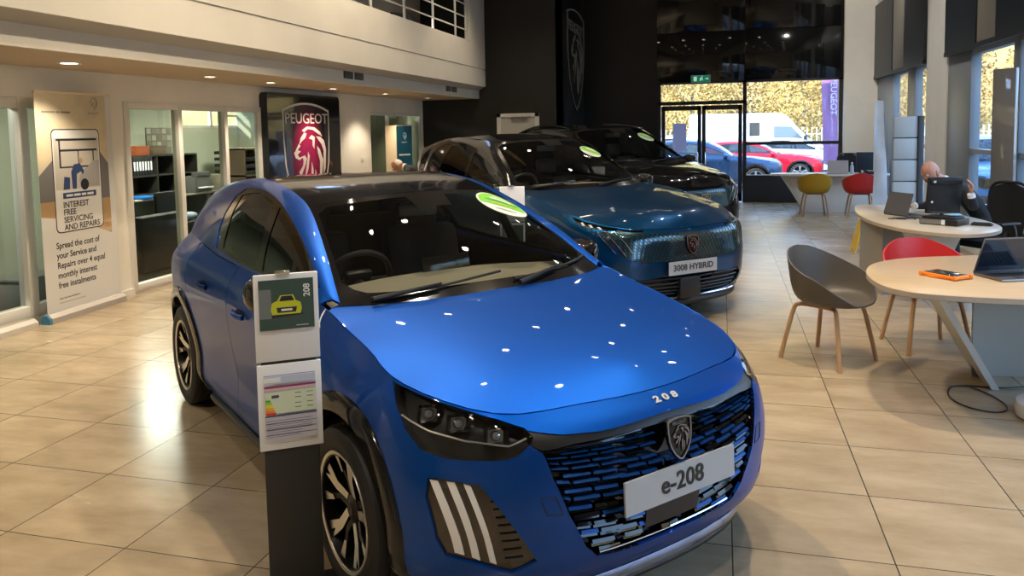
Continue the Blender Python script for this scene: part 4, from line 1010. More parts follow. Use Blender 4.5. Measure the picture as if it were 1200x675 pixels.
f.b2((-9.86, 12.35, 1.84), (-9.8, 14.9, 1.88)); f.b2((-9.86, 12.35, 2.29), (-9.8, 14.9, 2.33)); f.b2((-9.86, 13.95, 2.06), (-9.8, 14.9, 2.10)); f.build('window_frame', M_WFRAME, root)
g = MB(); g.b2((-9.84, 12.35, 1.84), (-9.835, 14.9, 2.33)); g.build('window_glass', M_GLASS, root)
# far walls
mb = MB(); mb.b2((XL, 15.5, 0), (-3.1, 15.62, ZC)); struct('wall_dark', mb, M_DARKWALL)
mb = MB(); mb.b2((-3.22, 15.5, 0), (-3.1, YB, ZC)); struct('wall_crest', mb, mat('dark_blue_black_wall', (.006, .008, .010), .28))
mb = MB(); mb.b2((-3.22, YB, 0), (-1.42, YB + .2, ZC)); struct('wall_far', mb, mat('dark_far_wall', (.007, .009, .011), .30))
mb = MB()
for a, b in ((-1.42, .468), (.476, 2.47)):
    for c, d in ((2.68, 3.76), (3.768, 5.6)): mb.b2((a, YB + .0, c), (b, YB + .12, d), 0, .002)
mb.b2((-1.42, YB + .1, 2.66), (2.47, YB + .2, ZC)); struct('wall_glass_panels', mb, M_DARKGLASS)
mb = MB(); mb.b2((2.47, YB - .12, 0), (XR + .3, YB + .3, ZC)); struct('column_corner', mb, M_WHITE)
# entrance glazing
root = bpy.data.objects.new('window_5', None); link(root); root['kind'] = 'structure'
f = MB(); 
f.b2((-1.42, YB, 0), (-1.34, YB + .12, 2.68)); f.b2((.43, YB, 0), (.51, YB + .12, 2.68)); f.b2((2.39, YB, 0), (2.47, YB + .12, 2.68)); f.b2((-1.42, YB, 2.63), (2.47, YB + .12, 2.68)); f.b2((-1.42, YB, 2.17), (.5, YB + .12, 2.25)); f.b2((.5, YB, 1.26), (2.4, YB + .12, 1.33)); f.b2((.5, YB, .54), (2.4, YB + .12, .60))
f.build('window_frame', M_FRAME, root); g = MB(); g.b2((.5, YB + .055, .55), (2.4, YB + .065, 2.65)); g.b2((-1.4, YB + .055, 2.2), (.45, YB + .065, 2.65)); g.build('window_glass', M_GLASS, root)
p = MB(); p.b2((.5, YB + .01, 0), (2.4, YB + .11, .55)); p.build('window_panel', mat('dark_spandrel', (.022, .024, .028), .3), root)
for i, (a, b, hx) in enumerate(((-1.33, -.455, -.53), (-.445, .42, -.37))):
    d = bpy.data.objects.new('door_%d' % (i + 1), None); link(d); d['kind'] = 'structure'
    f = MB(); w = .085
    f.b2((a, YB + .02, .02), (a + w, YB + .08, 2.15)); f.b2((b - w, YB + .02, .02), (b, YB + .08, 2.15)); f.b2((a, YB + .02, 2.05), (b, YB + .08, 2.15)); f.b2((a, YB + .02, .02), (b, YB + .08, .20)); f.build('door_frame', M_FRAME, d)
    g = MB(); g.b2((a + .05, YB + .045, .1), (b - .05, YB + .055, 2.1)); g.build('door_glass', M_GLASS, d)
    h = MB(); z0, z1 = .75, 1.10
    h.tube(bez([(hx, YB - .0, z0), (hx, YB - .06, z0), (hx, YB - .07, z0 + .05), (hx, YB - .07, z1 - .05), (hx, YB - .06, z1), (hx, YB + .02, z1)], 4), .012); h.build('door_handle', M_CHROME, d)
# white internal door in the dark wall
d = bpy.data.objects.new('door_3', None); link(d); d['kind'] = 'structure'
f = MB(); f.b2((-4.45, 15.44, 0), (-4.37, 15.5, 2.02)); f.b2((-3.65, 15.44, 0), (-3.57, 15.5, 2.02)); f.b2((-4.45, 15.44, 1.95), (-3.57, 15.5, 2.02)); f.build('door_frame', M_WFRAME, d)
f = MB(); f.b2((-4.37, 15.47, 0), (-3.65, 15.5, 1.95)); f.build('door_leaf', mat('door_paint', (.52, .52, .47), .5), d)
f = MB(); f.box((-3.98, 15.44, 1.915), (.34, .05, .05), 0, None, .008); f.tube([(-3.9, 15.42, 1.93), (-3.72, 15.40, 1.945)], .012); f.build('door_closer', mat('brushed_steel', (.3, .28, .25), .35, .9), d)
# mezzanine
mb = MB(); mb.b2((XL, -4, 2.334), (-4.87, 15.5, 2.55)); struct('ceiling_soffit', mb, M_BEIGE)
mb = MB(); mb.b2((-4.87, -4, 2.334), (-4.83, 15.5, 2.525)); struct('trim_fascia', mb, M_FASCIA)
mb = MB(); mb.prism([(-4.83, 2.50), (-4.72, 2.575), (-4.72, 2.60), (-4.87, 2.60)], -15.5, 4, 0, Matrix(((1, 0, 0, 0), (0, 0, -1, 0), (0, 1, 0, 0), (0, 0, 0, 1)))); struct('trim_cornice', mb, mat('cornice_shaded', (.46, .45, .42), .6))  # shade under the overhang is put into this grey
mb = MB(); mb.b2((-4.80, -4, 2.575), (-4.69, 15.5, 2.905)); mb.b2((-4.80, -4, 2.905), (-4.72, 15.5, 2.925)); mb.b2((-4.80, -4, 2.925), (-4.69, 15.5, 3.41)); mb.b2((-4.80, 14.55, 3.41), (-4.69, 15.5, ZC)); struct('wall_balcony', mb, M_FASCIA)
mb = MB(); mb.b2((XL, -4, 2.55), (-4.8, 15.5, 2.62)); struct('floor_mezzanine', mb, M_BEIGE)
mb = MB(); mb.b2((-4.695, 15.30, 3.0), (-4.68, 15.36, 3.9)); 
t = thing('balcony_railing', 'white steel railing with horizontal bars on the upper balcony', 'railing', (-4.75, 12, 3.41))
for y in (4.2, 5.4, 6.6, 7.8, 9.0, 10.24, 11.44, 12.69, 13.85, 14.45):
    r = MB(); r.b2((-.012, y - 12 - .03, 0), (.012, y - 12 + .03, .95), 0, .004); r.build('post', M_WFRAME, t)
for z in (.20, .44, .68, .93):
    r = MB(); r.tube([(0, -8, z), (0, 2.55, z)], .014, 0, 8); r.build('rail', M_WFRAME, t)
# right wall: windows between white piers
W1, W2, W3 = (13.72, 17.85, .28, 2.64), (7.4, 12.55, .28, 2.62), (1.2, 6.3, .28, 2.62)
mb = MB(); wall_x(mb, XR, XR + .25, -4, YB, 0, ZC, [W1, W2, W3]); struct('wall_right', mb, M_WHITE)
def win_r(name, o, posts, rail=1.30):
    root = bpy.data.objects.new(name, None); link(root); root['kind'] = 'structure'; y0, y1, z0, z1 = o
    f = MB()
    for a, b in posts: f.b2((XR + .02, a, z0), (XR + .14, b, z1), 0, .004)
    f.b2((XR + .03, y0, z0), (XR + .13, y1, z0 + .07)); f.b2((XR + .03, y0, z1 - .07), (XR + .13, y1, z1)); f.b2((XR + .03, y0, rail - .03), (XR + .13, y1, rail + .03)); f.build('window_frame', M_GREYFR, root)
    g = MB(); g.b2((XR + .08, y0, z0), (XR + .088, y1, z1)); g.build('window_glass', M_GLASS, root)
    s = MB(); s.b2((XR - .04, y0, z0 - .04), (XR + .10, y1, z0)); s.build('window_sill', M_WFRAME, root)
win_r('window_6', W1, [(16.3, 17.85), (13.72, 13.8), (14.55, 15.1)])
win_r('window_7', W2, [(11.48, 12.55), (9.72, 9.93), (7.4, 7.5)])
win_r('window_8', W3, [(1.2, 1.3), (3.6, 3.75), (6.2, 6.3)])
mb = MB()
for (y0, y1), sz in (((13.72, 17.9), 4.10), ((7.4, 12.5), 4.10), ((1.2, 6.3), 4.10)):
    a = y0 + (y1 - y0) * .36; b = y0 + (y1 - y0) * .58
    if y0 == 7.4: a, b = 10.35, 11.1
    if y0 == 13.72: a, b = 15.15, 16.15
    mb.b2((XR - .05, y0, 2.63), (XR + .0, a, sz), 0); mb.b2((XR - .05, b, 2.63), (XR, y1, sz), 0); mb.b2((XR - .03, a, 2.63), (XR, b, sz - .1), 1); mb.b2((XR - .06, y0, 2.60), (XR + .0, y1, 2.66), 0)
struct('trim_1', mb, [mat('black_blind_panel', (.012, .016, .022), .4), mat('tan_panel', (.20, .18, .15), .6)])
# ceiling fittings
M_LAMPW = mat('lamp_glow', (1, .9, .75), .5, emit=(1, .86, .66), es=14)
def downlight(x, y, z, r, label, group, power, es=14, spot=True, warm=(1, .82, .60), size=1.9, lr=.05):
    t = thing('recessed_downlight', label, 'ceiling light', (x, y, z), 0, group)
    a = MB(); a.lathe([(r * .82, -.004), (r, -.006), (r * 1.16, -.002), (r * 1.16, .0)], 0, 20); a.build('trim_ring', M_WFRAME, t)
    a = MB(); a.lathe([(.0005, -.002), (r * .84, -.002)], 0, 20); a.build('lamp_disc', mat('lamp_glow_%g' % es, (1, .9, .75), .5, emit=warm, es=es), t)
    if spot:
        ld = bpy.data.lights.new('downlight', 'SPOT'); ld.energy = power; ld.color = warm; ld.spot_size = size; ld.spot_blend = .6; ld.shadow_soft_size = lr
        lo = bpy.data.objects.new('downlight_beam', ld); COL.objects.link(lo); lo.location = (x, y, z - .03)
ys = [(5.70, 'nearest the banner'), (7.66, 'second from the banner end'), (8.88, 'third from the banner end'), (10.54, 'just past the crest poster'), (12.38, 'next to last before the dark wall'), (14.38, 'closest to the dark wall')]
for y, w in ys: downlight(-5.53, y, 2.334, .085 if y in (5.70,) else .065, 'round lit downlight in the beige soffit, ' + w, 'downlights along the balcony soffit', 85)
for y in (1.5, 3.6): downlight(-5.53, y, 2.334, .065, 'round lit downlight in the beige soffit over the banner side', 'downlights along the balcony soffit', 85)
# ---------------------------------------------------------------- furniture
M_OAK = noise_mat('oak_wood', (.36, .20, .09), (.46, .28, .14), 14, .45, stretch=(1, 1, .12))
M_TOP = noise_mat('birch_top', (.50, .38, .245), (.54, .42, .28), 6, .32, stretch=(1, 6, 1), coat=.2)
M_TOPW = noise_mat('birch_top_pale', (.54, .47, .37), (.58, .51, .41), 6, .28, stretch=(1, 6, 1), coat=.2)
M_DESKGREY = mat('desk_grey', (.30, .285, .25), .55)
M_DESKWHITE = mat('desk_white', (.60, .60, .56), .5)
def tub_chair(label, shell_col, loc, facing, shell_name, group=None):
    """facing = angle of the sitter's view; shell opens towards local +x"""
    t = thing('tub_chair', label, 'chair', (*loc, 0), facing, group)
    nu, nv = 17, 8; sh = []
    for i in range(nu):
        a = PI * i / (nu - 1)          # 0 = front, pi = back, one half
        ang = a; f = (1 - math.cos(a)) / 2
        zr = .455 + .36 * (f ** .95) if f < .5 else .455 + .36 * (.5 ** .95) + (f - .5) / .5 * (.80 - .455 - .36 * .5 ** .95)
        zr = float(np.interp(math.degrees(a), [0, 25, 50, 75, 100, 130, 155, 180], [.435, .45, .525, .615, .665, .735, .785, .80]))
        rr = float(np.interp(math.degrees(a), [0, 30, 60, 90, 120, 150, 180], [.255, .285, .305, .305, .30, .290, .285]))
        row = []
        for j in range(nv):
            s = j / (nv - 1); g = float(np.interp(s, [0, .25, .45, .6, .75, 1], [0, .42, .72, .86, .93, 1])); h = float(np.interp(s, [0, .25, .45, .6, .75, 1], [0, .0, .05, .22, .5, 1]))
            if zr < .46: h = s * s
            row.append((g * rr * math.cos(ang) + .02, g * rr * math.sin(ang) * .98, .425 + (zr - .425) * h))
        sh.append(row)
    net = Net(sh, False); mb = MB(); U = np.linspace(net.u[0], net.u[-1], 34); V = np.linspace(net.v[0], net.v[-1], 20); m = len(V)
    g = np.array([(u, v) for u in U for v in V]); P = net.ev(g)
    N_ = net.nrm(g); N_[::m] = (0, 0, 1)
    inn = P.copy(); out = P.copy(); c = P - np.array([.02, 0, .62]); dirn = N_ * np.sign((N_ * c).sum(1))[:, None]; out = P + dirn * .011
    out[::m] = (.02, 0, .414); inn[::m] = (.02, 0, .425)
    for sg in (1, -1):
        A = inn * [1, sg, 1]; B = out * [1, sg, 1]; f1 = []; f2 = []; f3 = []
        n = len(A)
        for i in range(len(U) - 1):
            for j in range(m - 1):
                q = [i * m + j, (i + 1) * m + j, (i + 1) * m + j + 1, i * m + j + 1]; q = q if sg > 0 else q[::-1]
                f1.append(q[::-1]); f2.append([n + k for k in q])
            q = [i * m + m - 1, (i + 1) * m + m - 1, n + (i + 1) * m + m - 1, n + i * m + m - 1]; f3.append(q if sg < 0 else q[::-1])
        mb.add(np.vstack([A, B]), f1 + f2 + f3)
    o = mb.build('seat_shell', mat(shell_name, shell_col, .42), t, 50)
    bm = bmesh.new(); bm.from_mesh(o.data); bmesh.ops.remove_doubles(bm, verts=bm.verts, dist=1e-4); bmesh.ops.recalc_face_normals(bm, faces=bm.faces); bm.to_mesh(o.data); bm.free()
    for sg in (1, -1):
        l = MB(); pts = [(.235, sg * .225, 0), (.20, sg * .195, .20), (.165, sg * .165, .375), (.135, sg * .145, .400), (.09, sg * .135, .405), (0, sg * .13, .405), (-.09, sg * .135, .405), (-.135, sg * .145, .400), (-.165, sg * .165, .375), (-.20, sg * .195, .20), (-.235, sg * .225, 0)]
        l.tube(bez(pts, 3), .0155, 0, 10); l.build('leg_loop', M_OAK, t)
    l = MB(); l.box((0, 0, .408), (.16, .28, .016), 0, None, .004); l.build('seat_mount', M_PLASTIC, t); return t
tub_chair('grey tub chair with bent oak legs beside the nearer birch desk', (.085, .075, .065), (.735, 5.90), math.radians(-40), 'shell_grey')
tub_chair('red tub chair tucked behind the nearer birch desk', (.48, .022, .022), (1.47, 6.36), math.radians(-78), 'shell_red')
tub_chair('mustard yellow tub chair at the far white desk', (.42, .25, .015), (1.64, 15.40), math.radians(92), 'shell_mustard')
tub_chair('red tub chair at the far white desk, next to the mustard one', (.44, .03, .03), (2.42, 15.36), math.radians(88), 'shell_red')
# nearer desk
t = thing('curved_desk', 'nearer birch topped desk with slanted white leg holding an orange cased tablet', 'desk', (1.75, 5.4, 0))
out = bez([(.886, 5.35), (.885, 5.0), (.965, 4.79), (1.144, 4.683), (1.54, 4.640), (2.0, 4.66), (2.45, 4.86), (2.72, 5.35), (2.55, 5.95), (2.05, 6.2), (1.61, 6.09), (1.23, 5.93), (.99, 5.68)], 8, True)
out = [(x - 1.75, y - 5.4) for x, y in out]
def top_slab(parent, out, z1, th, m_top, m_edge, name='table_top'):
    mb = MB(); ins = [(x * .994, y * .994) for x, y in out]; n = len(out)
    vs = [(x, y, z1) for x, y in ins] + [(x, y, z1 - .004) for x, y in out] + [(x, y, z1 - th + .004) for x, y in out] + [(x, y, z1 - th) for x, y in ins]
    mb.add(vs, [list(range(n))], 0, False); mb.add(vs, [[(i + 1) % n + n * k, i + n * k, i + n * (k + 1), (i + 1) % n + n * (k + 1)] for k in range(3) for i in range(n)], 1, True); mb.add(vs, [list(range(3 * n, 4 * n))[::-1]], 1, False)
    o = mb.build(name, [m_top, m_edge], parent, 30)
    bm = bmesh.new(); bm.from_mesh(o.data); bmesh.ops.remove_doubles(bm, verts=bm.verts, dist=1e-5); bmesh.ops.recalc_face_normals(bm, faces=bm.faces); bm.to_mesh(o.data); bm.free(); return o
M_EDGE = mat('birch_edge', (.42, .35, .27), .45)
top_slab(t, out, .74, .036, M_TOP, M_EDGE)
l = MB(); q = [(-.115, 0), (-.07, 0), (-.465, .704), (-.51, .704)]
l.prism(q, -.42, 0, 0, Matrix(((1, 0, 0, 0), (0, 0, -1, .01), (0, 1, 0, 0), (0, 0, 0, 1)))); l.build('slanted_leg', M_DESKWHITE, t)
pn = MB(); arcp = bez([(-.16, .26), (.05, .32), (.35, .34), (.75, .25)], 6); n = len(arcp)
vs = [(x, y, z) for z in (0, .704) for x, y in arcp] + [(x, y + .03, z) for z in (0, .704) for x, y in arcp]
pn.add(vs, [[i, i + 1, n + i + 1, n + i] for i in range(n - 1)] + [[2 * n + i + 1, 2 * n + i, 3 * n + i, 3 * n + i + 1] for i in range(n - 1)] + [[0, n, 3 * n, 2 * n], [n - 1, 3 * n - 1, 4 * n - 1, 2 * n - 1]]); pn.build('modesty_panel', M_DESKGREY, t)
# middle desk
t = thing('curved_desk', 'middle birch topped desk with grey front where the man in black sits', 'desk', (1.95, 8.6, 0))
out = bez([(1.52, 9.80), (1.40, 9.2), (1.37, 8.65), (1.42, 8.05), (1.58, 7.58), (1.90, 7.29), (2.20, 7.42), (2.40, 7.80), (2.42, 8.3), (2.30, 9.0), (2.10, 9.80), (1.8, 9.84)], 8, True)
out = [(x - 1.95, y - 8.6) for x, y in out]; top_slab(t, out, .74, .036, M_TOPW, M_EDGE)
pn = MB(); arcp = bez([(-.42, 1.10), (-.50, .45), (-.54, -.05), (-.40, -.40), (-.25, -.62)], 6)[:]; n = len(arcp)
arcp = bez([(-.41, 1.12), (-.47, .55), (-.475, .0), (-.44, -.35)], 6); arcp += bez([(-.44, -.35), (-.25, -.15), (.0, .1)], 5)[1:]; n = len(arcp)
vs = [(x, y, z) for z in (0, .704) for x, y in arcp]
pn.add(vs, [[i, i + 1, n + i + 1, n + i] for i in range(n - 1)], 0, True); pn.v += [(x + .02, y + .02, z) for x, y, z in vs]; m_ = len(vs)
for i in range(n - 1): pn.f.append([m_ + i + 1, m_ + i, m_ + n + i, m_ + n + i + 1]); pn.m.append(0); pn.sm.append(True)
pn.build('front_panel', M_DESKGREY, t, 30)
l = MB(); l.prism([(-.13, 0), (-.03, 0), (.25, .704), (-.30, .704)], -.03, .03, 0, Matrix(((1, 0, 0, 0), (0, 0, -1, -.45), (0, 1, 0, 0), (0, 0, 0, 1)))); l.build('slanted_leg', M_DESKWHITE, t)
# far desk
t = thing('reception_desk', 'far white desk with splayed sides in front of the entrance window', 'desk', (1.96, 15.95, 0))
out = bez([(-1.05, .22), (-.98, .05), (-.5, -.12), (.2, -.18), (.8, -.12), (1.05, .05), (1.08, .3), (.9, .5), (0, .55), (-.9, .45)], 5, True); top_slab(t, out, .74, .036, M_TOPW, M_DESKWHITE)
l = MB(); FM = Matrix(((1, 0, 0, 0), (0, 0, -1, .10), (0, 1, 0, 0), (0, 0, 0, 1)))
l.prism([(-.42, .0), (.92, .0), (1.0, .704), (-.72, .704)], -.03, 0, 0, FM); l.build('front_panel', M_DESKWHITE, t)
l = MB(); l.prism([(-.42, .0), (-.34, .0), (-.70, .704), (-.86, .704)], -.35, -.03, 0, FM); l.build('slanted_leg', M_DESKWHITE, t)
l = MB(); l.prism([(.92, 0), (.99, 0), (1.02, .704), (.95, .704)], -.35, .08, 0, FM); l.build('slanted_leg', mat('tan_edge', (.36, .27, .20), .5), t)
# laptops
def laptop(label, loc, rz, open_deg, m_lid, w=.32, d=.22, z=.74, screen=True):
    t = thing('laptop', label, 'laptop', (*loc, z), rz)   # screen side faces local -y ... hinge at +y
    b = MB(); b.box((0, 0, .008), (w, d, .014), 0, None, .004); b.box((0, .02, .0155), (w * .88, d * .45, .0015), 1); b.box((0, -.07, .0155), (.10, .055, .001), 1); 
    for r in range(5):
        for k in range(12): b.box((-w * .40 + k * w * .073, .06 - r * .019, .017), (w * .06, .014, .002), 2)
    b.build('keyboard_base', [m_lid, mat('key_well', (.03, .03, .035), .5), M_PLASTIC], t)
    R_ = Matrix.Rotation(math.radians(open_deg - 90), 3, 'X'); s = MB(); hy = d / 2
    def P(x, y, zz): v = R_ @ Vector((x, -zz, y)); return (v.x, v.y + hy, v.z + .014)
    # lid box
    for (x0, x1, y0, y1, z0, z1, mi) in ((-w/2, w/2, 0, d, -.005, 0, 0), (-w/2 + .008, w/2 - .008, .014, d - .008, 0, .001, 1)):
        vs = [P(x, y, zz) for zz in (z0, z1) for x, y in ((x0, y0), (x1, y0), (x1, y1), (x0, y1))]
        s.add(vs, [[0, 3, 2, 1], [4, 5, 6, 7], [0, 1, 5, 4], [1, 2, 6, 5], [2, 3, 7, 6], [3, 0, 4, 7]], mi, False)
    s.build('screen', [m_lid, mat('dark_screen', (.006, .010, .018), .10, coat=.5)], t); return t
M_ALU = mat('laptop_aluminium', (.24, .22, .21), .35, .8)
laptop('open laptop with dark screen on the nearer birch desk beside the orange tablet', (1.69, 5.27), math.radians(22), 112, M_ALU, .34, .24)
laptop('thin grey laptop seen from behind on the middle desk under the man\'s hand', (1.80, 8.72), math.radians(120), 108, mat('laptop_grey', (.12, .12, .12), .4, .5), .33, .23)
laptop('grey laptop lid seen from behind on the far white desk', (2.10, 15.92), math.radians(178), 100, mat('laptop_silver', (.36, .34, .34), .4, .5), .37, .25)
# orange cased tablet
t = thing('tablet', 'tablet in a thick orange bumper case lying on the nearer birch desk', 'tablet', (1.31, 5.22, .74), math.radians(-52))
t.scale = (.86, .86, .86)
mb = MB(); mb.box((0, 0, .016), (.27, .17, .026), 0, None, .010)
for x in (-.13, .13):
    for y in (-.08, .08): mb.box((x, y, .018), (.028, .028, .032), 0, None, .008)
mb.box((-.03, -.088, .008), (.08, .012, .014), 0, None, .004); mb.build('bumper_case', mat('orange_rubber', (.85, .22, .01), .45), t)
mb = MB(); mb.box((0, 0, .031), (.235, .14, .006), 0, None, .002); mb.build('tablet_screen', mat('tablet_glass', (.03, .035, .04), .05, coat=1), t)
# things on the middle desk
t = thing('monitor', 'black monitor seen from behind in front of the bald man', 'monitor', (2.10, 8.50, .74), math.radians(12))
mb = MB(); mb.box((0, 0, .225), (.33, .03, .36), 0, Matrix.Rotation(math.radians(8), 3, 'X'), .008); mb.box((0, -.045, .36), (.30, .03, .05), 0, Matrix.Rotation(math.radians(8), 3, 'X'), .006); mb.build('monitor_back', mat('monitor_black', (.010, .011, .013), .45), t)
mb = MB(); mb.box((0, .03, .008), (.20, .16, .012), 0, None, .004); mb.tube([(0, .04, .01), (0, .02, .18)], .02); mb.build('stand', M_PLASTIC, t)
mb = MB(); mb.box((-.115, -.062, .362), (.022, .003, .020), 0, Matrix.Rotation(math.radians(8), 3, 'X')); mb.sphere((-.12, -.018, .16), (.012, .003, .012), 0); mb.build('white_mark', mat('mark_white', (.6, .62, .62), .5), t)
t = thing('document_box', 'black device box with silver front on the middle desk below the monitor', 'electronics', (1.98, 7.98, .74), math.radians(-38))
mb = MB(); mb.box((0, 0, .030), (.34, .24, .055), 0, None, .006); mb.box((-.06, -.122, .030), (.20, .004, .040), 1); mb.box((.045, -.123, .030), (.03, .004, .045), 2); mb.build('device_body', [M_PLASTIC, mat('device_silver', (.28, .28, .27), .4, .6), M_WHITEPAPER], t)
mb = MB(); mb.box((-.02, .02, .066), (.30, .20, .012), 0, None, .005); mb.build('folder', M_PLASTIC, t)
t = thing('cable_bundle', 'tangled black cables lying on the middle desk', 'cable', (2.0, 8.1, .74)); mb = MB()
for k in range(6):
    pts = [(random.uniform(-.34, .12), random.uniform(-.12, .26), .092 if k < 3 else .006) for _ in range(5)]
    if k < 3: pts = [(x * .4 + .02, y * .4 - .02, z + .004 * k) for x, y, z in pts]
    else: pts = [(x - .1, y * .5 + .25, z) for x, y, z in pts]
    mb.tube(bez(pts, 8), .0035, 0, 6)
tag(mb.build('cable_tangle', M_PLASTIC, t), kind='stuff')
t = thing('blue_pouch', 'small pale blue and white pouch on the black device box', 'pouch', (2.07, 8.0, .812), .3); mb = MB(); mb.sphere((0, 0, .012), (.07, .04, .014), 0, 14, 8); mb.build('pouch_body', mat('pale_blue', (.20, .42, .62), .5), t)
t = thing('desk_phone', 'flat black phone on the right rim of the middle desk', 'phone', (2.27, 7.90, .74), -.5); mb = MB(); mb.box((0, 0, .012), (.17, .07, .018), 0, None, .006); mb.box((.0, .0, .024), (.15, .035, .012), 0, None, .005); mb.build('phone_body', M_PLASTIC, t)
# far desk things
t = thing('monitor', 'dark monitor on the far white desk beside the blue pop up banner', 'monitor', (2.60, 16.05, .74), math.radians(-5))
mb = MB(); mb.box((0, 0, .235), (.30, .03, .34), 0, None, .006); mb.tube([(0, .02, .02), (0, .02, .15)], .02); mb.box((0, .03, .008), (.2, .15, .014), 0, None, .004); mb.build('monitor_body', mat('monitor_navy', (.015, .025, .038), .3), t)
t = thing('water_bottle', 'clear water bottle on the far white desk between laptop and monitor', 'bottle', (2.36, 15.92, .74)); mb = MB(); mb.lathe([(.0, 0), (.032, 0), (.034, .02), (.034, .13), (.03, .15), (.014, .18), (.013, .20), (.0, .20)], 0, 16); mb.build('bottle_body', mat('clear_plastic', (.55, .62, .68), .15, alpha=.6), t); mb = MB(); mb.lathe([(0, .20), (.014, .20), (.014, .218), (0, .218)], 0, 12); mb.build('bottle_cap', M_WHITEPAPER, t)
t = thing('desk_telephone', 'black telephone on the far white desk in front of the dark monitor', 'telephone', (2.67, 15.86, .74)); mb = MB(); mb.prism([(-.09, 0), (.09, 0), (.09, .05), (-.09, .02)], -.09, .09, 0, Matrix(((0, 0, 1, 0), (1, 0, 0, 0), (0, 1, 0, 0), (0, 0, 0, 1)))); mb.build('phone_base', M_PLASTIC, t); mb = MB(); mb.tube([(-.07, -.07, .05), (-.07, .0, .075), (-.07, .07, .06)], [.02, .014, .02]); mb.build('handset', M_PLASTIC, t)
# office chairs
def office_chair(label, loc, rz, w=.46, backz=(.50, 1.05), m_=None):
    t = thing('office_chair', label, 'chair', (*loc, 0), rz); m_ = m_ or M_PLASTIC      # sits facing local -y
    fr = MB(); pts = bez([(-w / 2 + .03, .22, backz[0]), (-w / 2, .25, (backz[0] + backz[1]) / 2), (-w / 2 + .03, .27, backz[1] - .04), (0, .28, backz[1]), (w / 2 - .03, .27, backz[1] - .04), (w / 2, .25, (backz[0] + backz[1]) / 2), (w / 2 - .03, .22, backz[0])], 6, True); fr.tube(pts, .017, 0, 8, closed=True); fr.build('back_frame', M_PLASTIC, t)
    mh = MB(); g = Net([[(-w / 2 + .02, .215, backz[0] + .01), (-w / 2 + .0, .24, sum(backz) / 2), (-w / 2 + .04, .262, backz[1] - .05)], [(0, .25, backz[0]), (0, .285, sum(backz) / 2), (0, .275, backz[1] - .005)], [(w / 2 - .02, .215, backz[0] + .01), (w / 2, .24, sum(backz) / 2), (w / 2 - .04, .262, backz[1] - .05)]])
    v, f, _ = sheet(g, g.rect(), [], .06); skin(mh, g, v, f); mh.build('back_mesh', mat('chair_mesh', (.016, .018, .020), .8), t)
    s = MB(); s.box((0, -.02, .47), (w + .02, .46, .08), 0, None, .03); s.build('seat', mat('seat_black', (.012, .012, .013), .8), t)
    s = MB(); s.tube([(0, .24, backz[0] + .05), (0, .18, .43), (0, 0, .42)], .022); s.tube([(0, 0, .42), (0, 0, .10)], .028); s.build('column', M_PLASTIC, t)
    for sg in (1, -1):
        a = MB(); a.tube(bez([(sg * (w / 2 + .02), .05, .44), (sg * (w / 2 + .05), .05, .56), (sg * (w / 2 + .04), .03, .67)], 4), .015); a.box((sg * (w / 2 + .04), -.03, .68), (.07, .24, .025), 0, None, .01); a.build('armrest', M_PLASTIC, t)
    for k in range(5):
        a = 2 * PI * k / 5 + .3; l = MB(); l.tube([(0, 0, .11), (.27 * math.cos(a), .27 * math.sin(a), .075)], [.028, .016]); l.sphere((.28 * math.cos(a), .28 * math.sin(a), .032), (.032, .032, .032), 0, 10, 8); l.build('castor_leg', M_PLASTIC, t)
    return t
office_chair('black mesh office chair behind the man in the black suit', (2.58, 8.80), math.radians(-58), .44, (.50, 1.06))
office_chair('black mesh office chair behind the far white desk', (2.42, 16.95), math.radians(-15), .44, (.52, 1.08))

# ---------------------------------------------------------------- people
M_SKIN = noise_mat('skin', (.52, .25, .17), (.58, .30, .21), 20, .5)
M_SUIT = mat('black_suit', (.010, .011, .013), .75); M_SHIRT = mat('white_shirt', (.72, .74, .76), .7)
def skinned(name, verts, edges, m_, parent, sub=2, root=0):
    me = bpy.data.meshes.new(name); me.from_pydata([v[:3] for v in verts], edges, []); o = link(bpy.data.objects.new(name, me), parent); me.materials.append(m_)
    sk = o.modifiers.new('skin', 'SKIN'); sk.use_smooth_shade = True; sk.branch_smoothing = .5
    for i, v in enumerate(verts):
        r = v[3]; me.skin_vertices[0].data[i].radius = r if isinstance(r, tuple) else (r, r)
    me.skin_vertices[0].data[root].use_root = True
    ss = o.modifiers.new('smooth', 'SUBSURF'); ss.levels = sub; ss.render_levels = sub; return o
def hand(parent, wrist, direction, palm_n, m_, spread=.35, curl=.35, size=1.0):
    d = Vector(direction).normalized(); n = Vector(palm_n).normalized(); s = d.cross(n).normalized(); n = s.cross(d); w = Vector(wrist); V = []; E = []
    def add(p, r, pr=None):
        V.append((*p, r)); 
        if pr is not None: E.append((pr, len(V) - 1))
        return len(V) - 1
    a = add(w, .024 * size); b = add(w + d * .045 * size, (.034 * size, .017 * size), a)
    for k, (off, ln) in enumerate(((-.030, .070), (-.010, .080), (.010, .075), (.029, .058))):
        base = w + d * .085 * size + s * off * size; i = add(base, .0095 * size, b); p = base; dd = (d + s * off * spread * 8).normalized()
        for q in range(3):
            ang = curl * (q + 1); dn = (dd * math.cos(ang) + n * math.sin(ang)).normalized(); p = p + dn * ln * size / 3; i = add(p, (.0088 - .001 * q) * size, i)
    p = w + d * .03 * size - s * .035 * size; i = add(p, .011 * size, b); p = p + (d * .6 - s * .5 + n * .2).normalized() * .032 * size; i = add(p, .010 * size, i); p = p + (d * .9 - s * .1 + n * .3).normalized() * .026 * size; add(p, .008 * size, i)
    return skinned('hand', V, E, m_, parent, 1)
